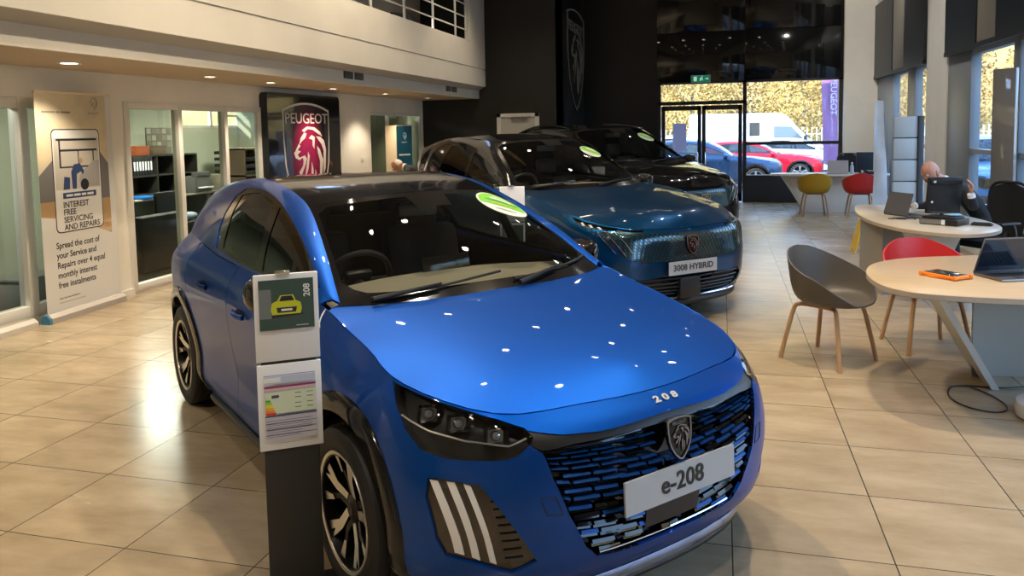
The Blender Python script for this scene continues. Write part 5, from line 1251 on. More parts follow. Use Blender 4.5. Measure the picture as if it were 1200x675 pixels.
def head(parent, c, look, hair=None, size=1.0):
    """head mesh with face, looking along 'look' (unit-ish vector)"""
    f = Vector(look).normalized(); sx = Vector((0, 0, 1)).cross(f).normalized(); u = f.cross(sx); M = Matrix((sx, f, u)).transposed()   # x=left of face, y=forward
    mb = MB(); seg, rings = 32, 24; vs = []
    for i in range(rings + 1):
        th = PI * i / rings
        for k in range(seg):
            a = 2 * PI * k / seg; x = math.sin(th) * math.cos(a); y = math.sin(th) * math.sin(a); z = math.cos(th)
            X = x * .077; Y = y * .098; Z = z * .118
            if Z < 0: sh = 1 + Z * 2.6; X *= max(.55, sh + .05); Y = Y * (1 + Z * 1.2) + (.012 if y > 0 else 0) * (-Z / .118)
            if y > .25:
                fx_ = X / .077; Y -= .006 * (1 if -.01 < Z < .03 else 0) * (1 if .15 < abs(fx_) < .65 else 0)           # eye sockets
                Y += .024 * math.exp(-(X / .011) ** 2) * math.exp(-((Z + .022) / .020) ** 2) + .010 * math.exp(-(X / .008) ** 2) * math.exp(-((Z - .004) / .022) ** 2)   # nose
                Y += .006 * math.exp(-(X / .028) ** 2) * math.exp(-((Z + .060) / .008) ** 2) + .008 * math.exp(-(X / .02) ** 2) * math.exp(-((Z + .095) / .014) ** 2)   # lips, chin
                Y += .004 * math.exp(-(X / .05) ** 2) * math.exp(-((Z - .034) / .008) ** 2)
            vs.append(Vector(c) + M @ Vector((X, Y, Z)) * size)
    fs = [[i * seg + k, (i + 1) * seg + k, (i + 1) * seg + (k + 1) % seg, i * seg + (k + 1) % seg] for i in range(rings) for k in range(seg)]
    mb.add(vs, fs)
    for sg in (1, -1):
        mb.sphere(Vector(c) + M @ Vector((sg * .078, -.008, -.006)) * size, (.010, .022, .032), 0, 10, 8, M)
        mb.sphere(Vector(c) + M @ Vector((sg * .031, .080, .010)) * size, .0125, 1, 10, 8); mb.sphere(Vector(c) + M @ Vector((sg * .031, .0905, .010)) * size, .0055, 2, 8, 6)
    mb.sphere(Vector(c) + M @ Vector((0, .088, -.060)) * size, (.022, .008, .004), 3, 10, 6, M)
    o = mb.build('head', [M_SKIN, mat('eye_white', (.7, .7, .68), .3), mat('eye_dark', (.02, .015, .01), .2), mat('lips', (.42, .14, .11), .5)], parent, 0)
    if hair:
        h = MB(); vs = []; fs = []
        for i in range(9):
            th = .55 + .075 * i * PI * .62
            for k in range(17):
                a = PI + .25 + (PI - .5) * k / 16; x = math.sin(th) * math.cos(a); y = math.sin(th) * math.sin(a); z = math.cos(th); vs.append(Vector(c) + M @ Vector((x * .081, y * .103, z * .118 - .004)) * size)
        fs = [[i * 17 + k, i * 17 + k + 1, (i + 1) * 17 + k + 1, (i + 1) * 17 + k] for i in range(8) for k in range(16)]
        h.add(vs, fs); h.build('hair', hair, parent)
    return o
def seated(label, group_loc, P, look, hair=None, hands=True, size=1.0):
    """P: dict of world joint positions relative to the thing"""
    t = thing('person', label, 'person', group_loc)
    V = [(*P['pelvis'], (.155, .125)), (*P['waist'], (.150, .115)), (*P['chest'], (.175, .125)), (*P['collar'], (.11, .085)), (*P['neck'], .056), (*P['neck2'], .054)]
    E = [(0, 1), (1, 2), (2, 3), (3, 4), (4, 5)]
    for s in ('l', 'r'):
        n = len(V); V += [(*P['sh' + s], .072), (*P['el' + s], .050), (*P['wr' + s], .034)]; E += [(3, n), (n, n + 1), (n + 1, n + 2)]
        n = len(V); V += [(*P['hip' + s], .095), (*P['kn' + s], .066), (*P['an' + s], .045)]; E += [(0, n), (n, n + 1), (n + 1, n + 2)]
        n = len(V); an = Vector(P['an' + s]); V += [(an.x + P['toe'][0], an.y + P['toe'][1], .045, .04)]; E += [(n - 1, n)]
    skinned('clothed_body', V, E, M_SUIT, t)
    head(t, P['head'], look, hair, size)
    nk = MB(); nk.tube([P['neck'], P['neck2'], (Vector(P['neck2']) + Vector(P['head'])) / 2], [.060, .056, .052], 0, 12); nk.build('neck', M_SKIN, t)
    cl = MB(); a, b = Vector(P['neck']), Vector(P['neck2']); cl.tube([a - (b - a) * .2, a + (b - a) * .5], [.074, .066], 0, 14); cl.build('shirt_collar', M_SHIRT, t)
    for s in ('l', 'r'):
        e, w = Vector(P['el' + s]), Vector(P['wr' + s]); d = (w - e).normalized(); c = MB(); c.tube([w - d * .02, w + d * .018], [.036, .034], 0, 12); c.build('shirt_cuff', M_SHIRT, t)
        hd = P.get('hd' + s, (tuple(d), (0, 0, -1))); hand(t, w + d * .012, hd[0], hd[1], M_SKIN)
    return t
ox, oy = 2.55, 8.95
def L(x, y, z): return (x - ox, y - oy, z)
seated('bald man in a black suit and white shirt leaning over the middle desk', (ox, oy, 0), dict(
    pelvis=L(2.62, 8.93, .62), waist=L(2.56, 8.93, .76), chest=L(2.38, 8.93, .95), collar=L(2.26, 8.92, 1.04), neck=L(2.19, 8.91, 1.07), neck2=L(2.15, 8.905, 1.095), head=L(2.07, 8.90, 1.165),
    shl=L(2.34, 8.70, .99), ell=L(2.36, 8.46, .84), wrl=L(2.32, 8.42, .97), shr=L(2.26, 9.12, .99), elr=L(2.12, 9.16, .80), wrr=L(1.93, 8.93, .815),
    hipl=L(2.55, 8.82, .58), knl=L(2.22, 8.62, .56), anl=L(2.25, 8.60, .09), hipr=L(2.55, 9.05, .58), knr=L(2.20, 9.15, .56), anr=L(2.22, 9.15, .09), toe=(-.16, -.02),
    hdl=((0, -.15, 1), (-1, 0, 0)), hdr=((-1, -.25, -.08), (0, 0, -1))), (-.72, -.55, -.42))
# customer bending behind the SUV tail
ox, oy = -5.15, 12.3
seated('person in black with pink bald crown bending low behind the dark teal SUV', (ox, oy, 0), dict(
    pelvis=L(-4.72, 12.3, .62), waist=L(-4.76, 12.3, .80), chest=L(-4.95, 12.3, 1.0), collar=L(-5.10, 12.3, 1.07), neck=L(-5.18, 12.3, 1.09), neck2=L(-5.22, 12.3, 1.10), head=L(-5.30, 12.28, 1.12),
    shl=L(-5.04, 12.08, 1.02), ell=L(-5.06, 12.0, .76), wrl=L(-5.22, 11.98, .62), shr=L(-5.04, 12.52, 1.02), elr=L(-5.06, 12.58, .76), wrr=L(-5.22, 12.56, .62),
    hipl=L(-4.78, 12.19, .58), knl=L(-5.14, 12.15, .56), anl=L(-5.12, 12.15, .09), hipr=L(-4.78, 12.41, .58), knr=L(-5.14, 12.45, .56), anr=L(-5.12, 12.45, .09), toe=(-.16, 0),
    hdl=((-.6, 0, -.6), (0, 0, -1)), hdr=((-.6, 0, -.6), (0, 0, -1))), (-.8, -.1, -.75), mat('white_hair', (.6, .58, .55), .7))
t = thing('waiting_stool', 'low black stool under the person bending behind the teal SUV', 'stool', (-4.72, 12.3, 0)); mb = MB(); mb.lathe([(0, .44), (.19, .44), (.20, .46), (.19, .48), (0, .48)], 0, 24); mb.build('seat', M_PLASTIC, t)
for a in (0.6, 2.2, 3.8, 5.4): mb = MB(); mb.tube([(.12 * math.cos(a), .12 * math.sin(a), .44), (.19 * math.cos(a), .19 * math.sin(a), 0)], .014); mb.build('leg', M_CHROME, t)

# ---------------------------------------------------------------- signs, banners and stands
M_STANDBLK = mat('stand_charcoal', (.022, .023, .024), .45)
def info_stand(label, p0, p1, art=0, ztop=1.21, zh=(.905, .90)):
    """p0, p1 = left and right foot of the front face on plan"""
    p0, p1 = Vector((*p0, 0)), Vector((*p1, 0)); x = (p1 - p0).normalized(); n = x.cross(Vector((0, 0, 1))).normalized(); c = (p0 + p1) / 2
    t = thing('information_stand', label, 'display stand', (c.x, c.y, 0), math.atan2(x.y, x.x))     # local x right, -y towards viewer
    b = MB(); b.box((0, .02, .45), (.185, .035, .90), 0, None, .004); b.build('upright', M_STANDBLK, t)
    b = MB(); b.box((0, .05, .006), (.30, .34, .012), 0, None, .003); b.build('base_plate', M_STANDBLK, t)
    F = Matrix(((1, 0, 0, 0), (0, 0, -1, -.008), (0, 1, 0, 0), (0, 0, 0, 1)))
    for k, (z0, tilt) in enumerate(((1.055, -.0), (.745, .0))):
        h = MB(); h.box((0, .004, z0), (.212, .012, .300), 0, None, .003)
        if k == 0: h.box((.0, .012, .95), (.18, .02, .22), 1)
        ho = h.build('sign_holder', [M_WHITEPAPER, M_STANDBLK], t)
        a = MB(); A = F @ Matrix.Translation((0, z0, .0))
        def R(x0, x1, y0, y1, mi, d=.0006): a.prism([(x0, y0), (x1, y0), (x1, y1), (x0, y1)], 0, d, mi, A)
        if (k == 1 and art) or (k == 0 and not art):
            R(-.090, .090, -.040, .132, 0); R(-.09, -.05, .0, .10, 3, .0008); 
            if art == 0:
                # little yellow car on the sheet
                car = [(-.048, .012), (.045, .012), (.050, .030), (.046, .050), (.030, .058), (.022, .078), (-.020, .078), (-.030, .060), (-.048, .052), (-.052, .030)]
                a.prism(car, 0, .0010, 1, A); a.prism([(-.024, .058), (.026, .058), (.018, .075), (-.016, .075)], 0, .0014, 2, A); a.prism([(-.030, .018), (.030, .018), (.034, .036), (-.034, .036)], 0, .0013, 2, A); a.prism([(-.018, .024), (.018, .024), (.018, .031), (-.018, .031)], 0, .0016, 4, A)
                a.prism([(-.06, .0), (.06, .008), (.045, .014), (-.05, .012)], 0, .0007, 2, A)
                a.text('208', .030, A @ Matrix.Translation((.068, .090, .001)) @ Matrix.Rotation(PI / 2, 4, 'Z'), 4, .0006, bold=.0006)
                R(.03, .07, -.030, -.028, 4, .0010)
            else: a.prism([(-.06, .0), (.06, .0), (.055, .035), (.02, .05), (-.03, .05), (-.055, .03)], 0, .001, 2, A)
        elif art == 0:
            R(-.085, .085, .085, .110, 5); R(-.085, .085, .112, .114, 6); R(-.085, -.03, .090, .106, 4, .0010); R(-.085, .085, .070, .076, 7); R(-.085, .085, .060, .070, 8); R(-.085, .085, .058, .060, 9); R(-.085, .085, -.020, .057, 10); R(-.085, .085, -.030, -.025, 11); R(-.085, .085, -.110, -.031, 12)
            for q, cc in enumerate((13, 14, 15, 16, 17, 18)): a.prism([(-.083, .030 - q * .009), (-.068 + q * .0035, .030 - q * .009), (-.064 + q * .0035, .026 - q * .009), (-.068 + q * .0035, .022 - q * .009), (-.083, .022 - q * .009)], 0, .001, cc, A)
            for z_ in (-.055, -.075, -.095): R(-.085, .085, z_, z_ + .002, 11, .0010)
            a.prism([(-.062, .035), (-.040, .035), (-.036, .040), (-.040, .045), (-.062, .045)], 0, .0012, 11, A)
            for z_ in (.045, .030, .010, -.005): R(.015, .035, z_, z_ + .002, 11, .0010); R(.055, .075, z_, z_ + .002, 11, .0010)
            for z_ in np.arange(-.045, -.108, -.008): R(-.08, .02 + .05 * random.random(), z_, z_ + .001, 11, .0012)
            R(-.04, .085, -.125, -.1245, 11)
        if len(a.v):
            cs = [mat('sheet_green_photo', (.045, .085, .075), .5), mat('sheet_yellow', (.55, .58, .03), .5), mat('sheet_dark', (.02, .025, .03), .5), mat('sheet_grey', (.16, .19, .20), .5), mat('sheet_white', (.75, .78, .80), .5), mat('sheet_lilac', (.50, .55, .72), .5), mat('sheet_blue_line', (.12, .17, .42), .5), mat('sheet_wine', (.28, .02, .10), .5), mat('sheet_pink', (.62, .45, .55), .5), mat('sheet_leaf', (.30, .42, .18), .5), mat('sheet_pale_green', (.62, .70, .52), .5), mat('sheet_navy', (.08, .08, .16), .5), mat('sheet_grey_lilac', (.50, .49, .56), .5), mat('label_a', (.10, .40, .08), .5), mat('label_b', (.35, .55, .06), .5), mat('label_c', (.75, .68, .05), .5), mat('label_d', (.80, .45, .04), .5), mat('label_e', (.80, .25, .03), .5), mat('label_f', (.70, .06, .04), .5)]
            a.build('printed_sheet', cs, ho, 0)
    c_ = MB(); c_.box((-.01, .0, 1.21), (.05, .02, .012), 0, None, .004); c_.build('clip', M_CHROME, t)
    return t
info_stand('charcoal information stand with two white sheets beside the blue hatchback', (-1.515, 2.29), (-1.355, 2.40), 0)
info_stand('charcoal information stand beyond the blue hatchback windscreen, by the teal SUV', (-1.80, 6.34), (-1.625, 6.385), 1)
info_stand('charcoal information stand between the two dark SUVs', (-1.605, 9.69), (-1.43, 9.74), 1)
# roll-up banner
M_VINYL = mat('banner_vinyl', (.66, .67, .68), .45)
by0, by1, bz1 = Vector((-5.905, 5.665, 0)), Vector((-5.985, 6.655, 0)), 2.10
bx = (by1 - by0).normalized(); W_ = (by1 - by0).length; bn = bx.cross(Vector((0, 0, 1))); ctr = (by0 + by1) / 2
t = thing('roll_up_banner', 'tall white roll up banner reading INTEREST FREE SERVICING AND REPAIRS', 'banner', tuple(ctr), 0)
F = frame3(bx, (0, 0, 1), bn, (0, 0, 0))
sh = MB(); sh.prism([(-W_ / 2, .06), (W_ / 2, .06), (W_ / 2, bz1), (-W_ / 2, bz1)], -.002, 0, 0, F)
so = sh.build('banner_sheet', M_VINYL, t)
a = MB()
def PR(poly, mi, d): a.prism(poly, .0002, d, mi, F)
hw = W_ / 2
PR([(-hw, .97), (-hw * .1, .90), (hw * .84, .72), (hw * .84, 1.55), (-hw, 1.55)], 0, .0006)      # street photo
PR([(-hw, 1.30), (hw * .84, 1.30), (hw * .84, 2.09), (-hw, 2.09)], 1, .0009)                       # sky
PR([(-hw, 1.34), (-.27, 1.52), (-.27, 1.10), (-hw, 1.10)], 2, .0011); PR([(.30, 1.55), (hw * .84, 1.42), (hw * .84, 1.08), (.30, 1.08)], 2, .0011)
PR([(-hw, 1.10), (-.27, 1.10), (-.27, .95), (-hw, .975)], 3, .0012); PR([(.30, 1.08), (hw * .84, 1.08), (hw * .84, .86), (.30, .90)], 3, .0012)
ph = lambda x0, x1, z0, z1, r, n=6: [(x0 + r - r * math.cos(q), z0 + r - r * math.sin(q)) for q in np.linspace(0, PI / 2, n)] + [(x1 - r + r * math.sin(q), z0 + r - r * math.cos(q)) for q in np.linspace(0, PI / 2, n)] + [(x1 - r + r * math.cos(q), z1 - r + r * math.sin(q)) for q in np.linspace(0, PI / 2, n)] + [(x0 + r - r * math.sin(q), z1 - r + r * math.cos(q)) for q in np.linspace(0, PI / 2, n)]
PR(ph(-.325, .305, .80, 1.765, .05), 4, .0016); PR(ph(-.315, .295, .81, 1.755, .045), 5, .0022)
PR([(-.30, 1.20), (.28, 1.20), (.28, 1.68), (-.30, 1.68)], 6, .0026)
for (x0, x1, z0, z1) in ((-.27, .26, 1.655, 1.675), (-.24, .26, 1.555, 1.575), (-.24, -.22, 1.40, 1.66), (-.22, .20, 1.40, 1.415), (.0, .012, 1.40, 1.56), (.20, .215, 1.40, 1.57)): PR([(x0, z0), (x1, z0), (x1, z1), (x0, z1)], 4, .0030)
PR([(.02, 1.21), (.28, 1.21), (.28, 1.46), (.20, 1.46), (.12, 1.40), (.03, 1.36), (.0, 1.28)], 7, .0034); PR([(.07 + .055 * math.cos(q), 1.235 + .055 * math.sin(q)) for q in np.linspace(0, 2 * PI, 20)[:-1]], 4, .0040)
PR([(-.09, 1.20), (-.04, 1.20), (-.03, 1.34), (.03, 1.36), (.05, 1.33), (.07, 1.36), (.02, 1.44), (-.06, 1.43), (-.10, 1.36)], 8, .0042); PR([(-.21, 1.20), (-.13, 1.20), (-.12, 1.31), (-.19, 1.32)], 8, .0042); PR([(.035 + .022 * math.cos(q), 1.465 + .026 * math.sin(q)) for q in np.linspace(0, 2 * PI, 14)[:-1]], 9, .0042)
PR([(-.22, 1.115), (.22, 1.115), (.22, 1.170), (-.22, 1.170)], 8, .0030)
ao = None
for txt, z, sz in (('INTEREST', 1.055, .078), ('FREE', .985, .078), ('SERVICING', .915, .078), ('AND REPAIRS', .845, .078)): a.text(txt, sz, F @ Matrix.Translation((-.225, z, .0030)), 4, .0008, 'LEFT', .0012, 1.0)
def words(x, z, h, lens, mi, d0=.0008):
    for w in lens: PR([(x, z - h / 2), (x + w, z - h / 2), (x + w, z + h / 2), (x, z + h / 2)], mi, d0); x += w + h * .7
words(-.18, 1.142, .022, (.085, .085, .06, .085), 5, .0040)
for k, txt in enumerate(('Spread the cost of', 'your Service and', 'Repairs over 4 equal', 'monthly interest', 'free instalments')): a.text(txt, .083, F @ Matrix.Translation((-.34, .685 - k * .092, .0006)), 4, .0008, 'LEFT', .0012, .92)
words(-.34, .195, .012, (.05, .035, .045, .09, .01), 10); words(-.34, .155, .005, (.04, .03, .10, .15), 10)
a.text('PEUGEOT', .034, F @ Matrix.Translation((.25, 1.915, .0014)), 10, .0006, 'CENTER'); words(-.42, 1.92, .018, (.16, .05, .12), 10, .0018)
for p in LION: a.prism([(x * .13 + .25, y * .13 + 2.0) for x, y in p], .0012, .002, 10, F)
a.build('banner_print', [noise_mat('banner_street', (.35, .20, .09), (.55, .42, .28), 3, .5, stretch=(1, 1, 5)), noise_mat('banner_sky', (.50, .46, .38), (.72, .62, .42), 2.2, .5), mat('banner_roofs', (.16, .16, .17), .5), mat('banner_road', (.42, .28, .15), .5), mat('banner_ink', (.02, .022, .04), .5), mat('banner_white', (.70, .71, .72), .5), mat('banner_workshop', (.52, .50, .46), .5), mat('banner_van', (.36, .36, .36), .5), mat('banner_blue', (.03, .06, .17), .5), mat('banner_skin', (.5, .3, .2), .5), mat('banner_grey_text', (.25, .23, .20), .5)], so, 0)
c = MB(); c.tube([(-hw * bx.x * -1 * -1, -hw, bz1 - .0), (hw * bx.x, hw, bz1)], .012, 0, 8); c.v = [tuple(F @ Vector((q, bz1 + r * .010, s * .012 - .002))) for q in (-hw, hw) for r, s in ((1, 1), (1, -1), (-1, -1), (-1, 1))]; c.f = [[0, 1, 2, 3], [7, 6, 5, 4], [0, 4, 5, 1], [1, 5, 6, 2], [2, 6, 7, 3], [3, 7, 4, 0]]; c.m = [0] * 6; c.sm = [False] * 6
c.build('top_rail', mat('cream_rail', (.68, .58, .40), .4), t)
c = MB(); c.prism([(-.05, 0), (.06, 0), (.055, .05), (.02, .085), (-.03, .085), (-.05, .05)], -hw - .01, hw + .01, 0, frame3(tuple(bn), (0, 0, 1), tuple(bx), (0, 0, 0))); c.build('cassette_base', mat('cassette_silver', (.50, .48, .46), .35, .4), t)
c = MB(); c.prism([(-.045, .0), (.055, 0), (.05, .05), (.02, .08), (-.03, .08), (-.045, .05)], -hw - .035, -hw - .01, 0, frame3(tuple(bn), (0, 0, 1), tuple(bx), (0, 0, 0))); c.build('end_cap', mat('end_cap_blue', (.05, .20, .36), .4), t)
c = MB(); c.tube([tuple(F @ Vector((0, z, -.03))) for z in (.05, bz1)], .008); c.build('support_pole', M_CHROME, t)
t = thing('banner_case', 'closed white banner cassette lying against the wall left of the banner', 'banner case', (-5.93, 5.30, 0), math.radians(94)); mb = MB(); mb.prism([(-.045, 0), (.045, 0), (.045, .045), (.0, .075), (-.045, .045)], -.24, .26, 0, Matrix(((0, 0, 1, 0), (1, 0, 0, 0), (0, 1, 0, 0), (0, 0, 0, 1)))); mb.build('case_body', mat('case_white', (.62, .60, .57), .4), t)
# crest light box on the left wall
t = thing('crest_poster', 'black wall poster box with white outlined crest and crimson lion under PEUGEOT', 'poster', (-6.08, 10.5, 1.30), 0)
F = frame3((0, 1, 0), (0, 0, 1), (1, 0, 0), (.12, 0, 0))
mb = MB(); mb.prism(ph(-1.04, 1.04, -.96, .96, .07), -.12, 0, 0, F, 1); bo = mb.build('box_frame', [mat('poster_black', (.008, .007, .008), .10, coat=.6), M_FRAME], t)
def crimson():
    m = mat('poster_crimson', (.25, .01, .06), .2, coat=.5); nt = m.node_tree; b = nt.nodes['Principled BSDF']; tc = nt.nodes.new('ShaderNodeTexCoord'); mp = nt.nodes.new('ShaderNodeMapping'); mp.inputs['Location'].default_value = (0, .0, -.02); mp.inputs['Scale'].default_value = (.0, 1.55, .95)
    ln = nt.nodes.new('ShaderNodeVectorMath'); ln.operation = 'LENGTH'; cr = nt.nodes.new('ShaderNodeValToRGB'); cr.color_ramp.elements[0].color = (.36, .012, .085, 1); cr.color_ramp.elements[1].color = (.006, .003, .005, 1); cr.color_ramp.elements[0].position = .25; cr.color_ramp.elements[1].position = .80
    L = nt.links.new; L(tc.outputs['Object'], mp.inputs[0]); L(mp.outputs[0], ln.inputs[0]); L(ln.outputs['Value'], cr.inputs[0]); L(cr.outputs[0], b.inputs['Base Color']); return m
a = MB(); A = F @ Matrix.Translation((.0, -.03, .002)); emblem(a, A, 1.34, 1.74, 1, 0, 2, .004, text=False, ring=.022)
a.text('PEUGEOT', .215, F @ Matrix.Translation((.0, .60, .006)), 2, .002, bold=.001, sx=1.32)
a.build('crest_print', [crimson(), mat('poster_white', (.70, .68, .66), .3), mat('poster_lion', (.72, .66, .64), .3)], bo, 0)
# big crest on the side wall by the entrance
t = thing('crest_sign', 'tall silver outlined crest sign high on the dark wall edge', 'wall sign', (-3.1, 17.0, 3.18), 0)
F = frame3((0, 1, 0), (0, 0, 1), (1, 0, 0), (.002, 0, 0)); a = MB(); emblem(a, F @ Matrix.Translation((0, 0, .02)), 1.98, 2.12, 1, 0, 1, .02, text=False, ring=.018)
a.text('PEUGEOT', .30, F @ Matrix.Translation((0, .66, .024)), 1, .006, bold=.003, sx=1.28); a.build('crest_plate', [mat('sign_black', (.006, .007, .008), .3), mat('sign_silver', (.55, .55, .54), .3, .6)], t, 0)
# teal totem
t = thing('teal_totem', 'teal and cream totem sign standing before the far office glazing', 'totem sign', (-5.62, 13.05, 0), math.radians(64)); mb = MB(); mb.box((.03, 0, .90), (.36, .30, 1.80), 0, None, .004); mb.build('totem_body', mat('totem_cream', (.66, .56, .40), .5), t)
F = Matrix(((1, 0, 0, 0), (0, 0, -1, -.151), (0, 1, 0, 0), (0, 0, 0, 1))); a = MB(); a.prism([(-.15, .02), (.21, .02), (.21, 1.79), (-.15, 1.79)], 0, .006, 0, F)
for p in LION: a.prism([(x * .11 + .03, y * .13 + 1.60) for x, y in p], .006, .008, 1, F)
a.text('PEUGEOT', .030, F @ Matrix.Translation((.03, 1.50, .008)), 1, .001); a.prism([(-.10, 1.265), (.16, 1.265), (.16, 1.295), (-.10, 1.295)], .006, .008, 1, F); a.build('teal_face', [mat('totem_teal', (.008, .095, .16), .4), mat('totem_white', (.7, .75, .78), .4)], t, 0)
t = thing('light_switch', 'small white light switch plate on the left wall beside the crest poster', 'switch', (-6.08, 12.55, 1.22)); mb = MB(); mb.box((.006, 0, 0), (.012, .085, .085), 0, None, .003); mb.build('switch_plate', M_WFRAME, t); mb = MB(); mb.box((.014, 0, 0), (.006, .02, .035), 0, None, .002); mb.build('rocker', M_WFRAME, t)
# exit sign
t = thing('exit_sign', 'green emergency exit sign with running man above the entrance door', 'exit sign', (-.47, 17.96, 2.735)); mb = MB(); mb.box((0, 0, 0), (.42, .05, .16), 0, None, .006); mb.build('sign_case', M_WFRAME, t)
F = Matrix(((1, 0, 0, 0), (0, 0, -1, -.026), (0, 1, 0, 0), (0, 0, 0, 1))); a = MB(); a.prism([(-.20, -.07), (.20, -.07), (.20, .07), (-.20, .07)], 0, .003, 0, F)
a.prism([(-.15, -.05), (-.08, -.05), (-.08, .05), (-.15, .05)], .003, .005, 1, F)
a.prism([(-.02, -.05), (.0, -.05), (.02, -.01), (.05, -.04), (.06, -.03), (.03, .02), (.05, .03), (.04, .04), (.0, .03), (-.02, .0), (-.01, -.02)], .003, .005, 1, F); a.prism([(.035 + .012 * math.cos(q), .053 + .012 * math.sin(q)) for q in np.linspace(0, 2 * PI, 10)[:-1]], .003, .005, 1, F)
a.prism([(.09, -.008), (.14, -.008), (.14, -.03), (.175, .0), (.14, .03), (.14, .008), (.09, .008)], .003, .005, 1, F)
a.build('sign_face', [mat('exit_green', (.0, .16, .08), .4, emit=(.0, .22, .11), es=.5), mat('exit_white', (.5, .6, .55), .4, emit=(.5, .8, .65), es=.6)], t, 0)
# door posters
def backlit_paper(name, col):
    m = bpy.data.materials.new(name); m.use_nodes = True; nt = m.node_tree; nt.nodes.clear(); o = nt.nodes.new('ShaderNodeOutputMaterial'); mx = nt.nodes.new('ShaderNodeMixShader'); a = nt.nodes.new('ShaderNodeBsdfDiffuse'); b = nt.nodes.new('ShaderNodeBsdfTranslucent')
    a.inputs[0].default_value = (*col, 1); b.inputs[0].default_value = (*col, 1); mx.inputs[0].default_value = .3; L = nt.links.new; L(a.outputs[0], mx.inputs[1]); L(b.outputs[0], mx.inputs[2]); L(mx.outputs[0], o.inputs[0]); return m
for i, (x, z0, z1, w) in enumerate(((-.93, 1.20, 1.80, .30), )):
    t = thing('door_notice', 'white notice sheet taped inside the left entrance door', 'notice', (x, 18.043, 1.45)); mb = MB(); mb.b2((-.15, -.002, -.31), (.15, 0, .31)); mb.build('notice_sheet', backlit_paper('notice_paper', (.62, .64, .80)), t)
t = thing('window_notice', 'small grey notice on the entrance window beside the door', 'notice', (.68, 18.05, 1.60)); mb = MB(); mb.b2((-.11, -.002, -.15), (.11, 0, .15)); mb.build('notice_sheet', backlit_paper('notice_grey', (.72, .74, .70)), t)
# slatted panel, blue pop-up, tall grey board, base, floor sign
t = thing('slatted_display_panel', 'free standing white slatted panel with dark edge behind the man in black', 'display panel', (2.39, 11.55, 0), math.radians(3)); mb = MB()
for k in range(6): mb.box((-.02, 0, .165 + k * .292), (.30, .05, .28), 0, None, .012)
mb.build('slat_boards', mat('slat_white', (.50, .50, .48), .5), t); mb = MB(); mb.box((-.02, .02, .88), (.28, .03, 1.74), 0); mb.box((.165, .02, .885), (.07, .14, 1.77), 0, None, .004); mb.build('edge_column', mat('slat_charcoal', (.05, .055, .06), .5), t); mb = MB(); mb.box((.03, .05, .01), (.46, .34, .02), 0, None, .004); mb.build('foot', M_GREYFR, t)
t = thing('pop_up_flag', 'tall narrow pale blue flag banner beside the corner pier', 'flag banner', (2.60, 14.5, 0)); mb = MB(); g = Net([[(-.12, 0, .28), (-.10, .02, .9), (-.115, .0, 1.5), (-.105, 0, 2.06)], [(.02, .015, .28), (.0, -.01, .9), (-.03, .02, 1.5), (-.04, .01, 2.065)], [(.12, 0, .28), (.10, .015, .9), (.05, .0, 1.5), (.03, 0, 2.06)]])
v, f, _ = sheet(g, g.rect(), [], .06); skin(mb, g, v, f, .004); skin(mb, g, v, f, -.004, 0, 0, False, True); mb.build('flag_cloth', noise_mat('flag_blue', (.50, .55, .62), (.62, .66, .70), 3, .6), t); mb = MB(); mb.tube(bez([(.14, .02, .02), (.125, .02, .9), (.07, .02, 1.7), (-.03, .02, 2.10)], 6), .008); mb.box((.12, .02, .012), (.3, .25, .02), 0, None, .004); mb.build('flag_pole', M_GREYFR, t)
t = thing('tall_grey_board', 'tall glossy grey display board at the right edge beyond the black chair', 'display board', (2.92, 9.52, 0), math.radians(-62)); mb = MB(); mb.box((.0, 0, 1.14), (.30, .04, 2.20), 0, None, .01); mb.build('board_panel', mat('board_grey', (.26, .255, .25), .08, coat=1), t); mb = MB(); mb.box((.0, 0, .02), (.30, .12, .04), 0, None, .008); mb.build('foot', M_PLASTIC, t)
t = thing('round_pedestal', 'white round pedestal base just inside the right edge of the floor', 'pedestal', (1.865, 4.93, 0)); mb = MB(); mb.lathe([(0, 0), (.225, 0), (.245, .012), (.25, .05), (.24, .085), (.21, .10), (.0, .105)], 0, 48); mb.build('base_disc', mat('pedestal_white', (.70, .70, .70), .25, coat=.5), t); mb = MB(); mb.tube([(0, 0, .10), (0, 0, .55)], .035, 0, 16); mb.build('column', M_CHROME, t)
t = thing('wet_floor_sign', 'yellow folding wet floor sign half hidden by the middle desk', 'floor sign', (1.80, 11.05, 0), math.radians(96))
for sg in (1, -1):
    mb = MB(); A = Matrix.Translation((0, sg * .14, 0)) @ Matrix.Rotation(sg * math.radians(13), 4, 'X') @ Matrix(((1, 0, 0, 0), (0, 0, -1, 0), (0, 1, 0, 0), (0, 0, 0, 1)))
    mb.prism([(-.13, 0), (-.09, 0), (-.07, .05), (.07, .05), (.09, 0), (.13, 0), (.09, .60), (.05, .62), (-.05, .62), (-.09, .60)], -.006, .006, 0, A); mb.build('sign_panel', mat('sign_yellow', (.80, .52, .01), .4), t)
# floor cable
t = thing('floor_cable', 'black cable looping on the floor under the nearer birch desk', 'cable', (1.5, 5.3, 0)); mb = MB()
import_pts = [(2.10, 5.60), (1.85, 5.50), (1.66, 5.44), (1.52, 5.45), (1.42, 5.42), (1.36, 5.30), (1.345, 5.16), (1.40, 5.03), (1.50, 4.97), (1.58, 5.0), (1.62, 5.10), (1.60, 5.25), (1.55, 5.38), (1.50, 5.46)]
mb.tube([(x - 1.5, y - 5.3, .006) for x, y in bez(import_pts, 6)], .0045, 0, 6); mb.build('cable', M_PLASTIC, t)
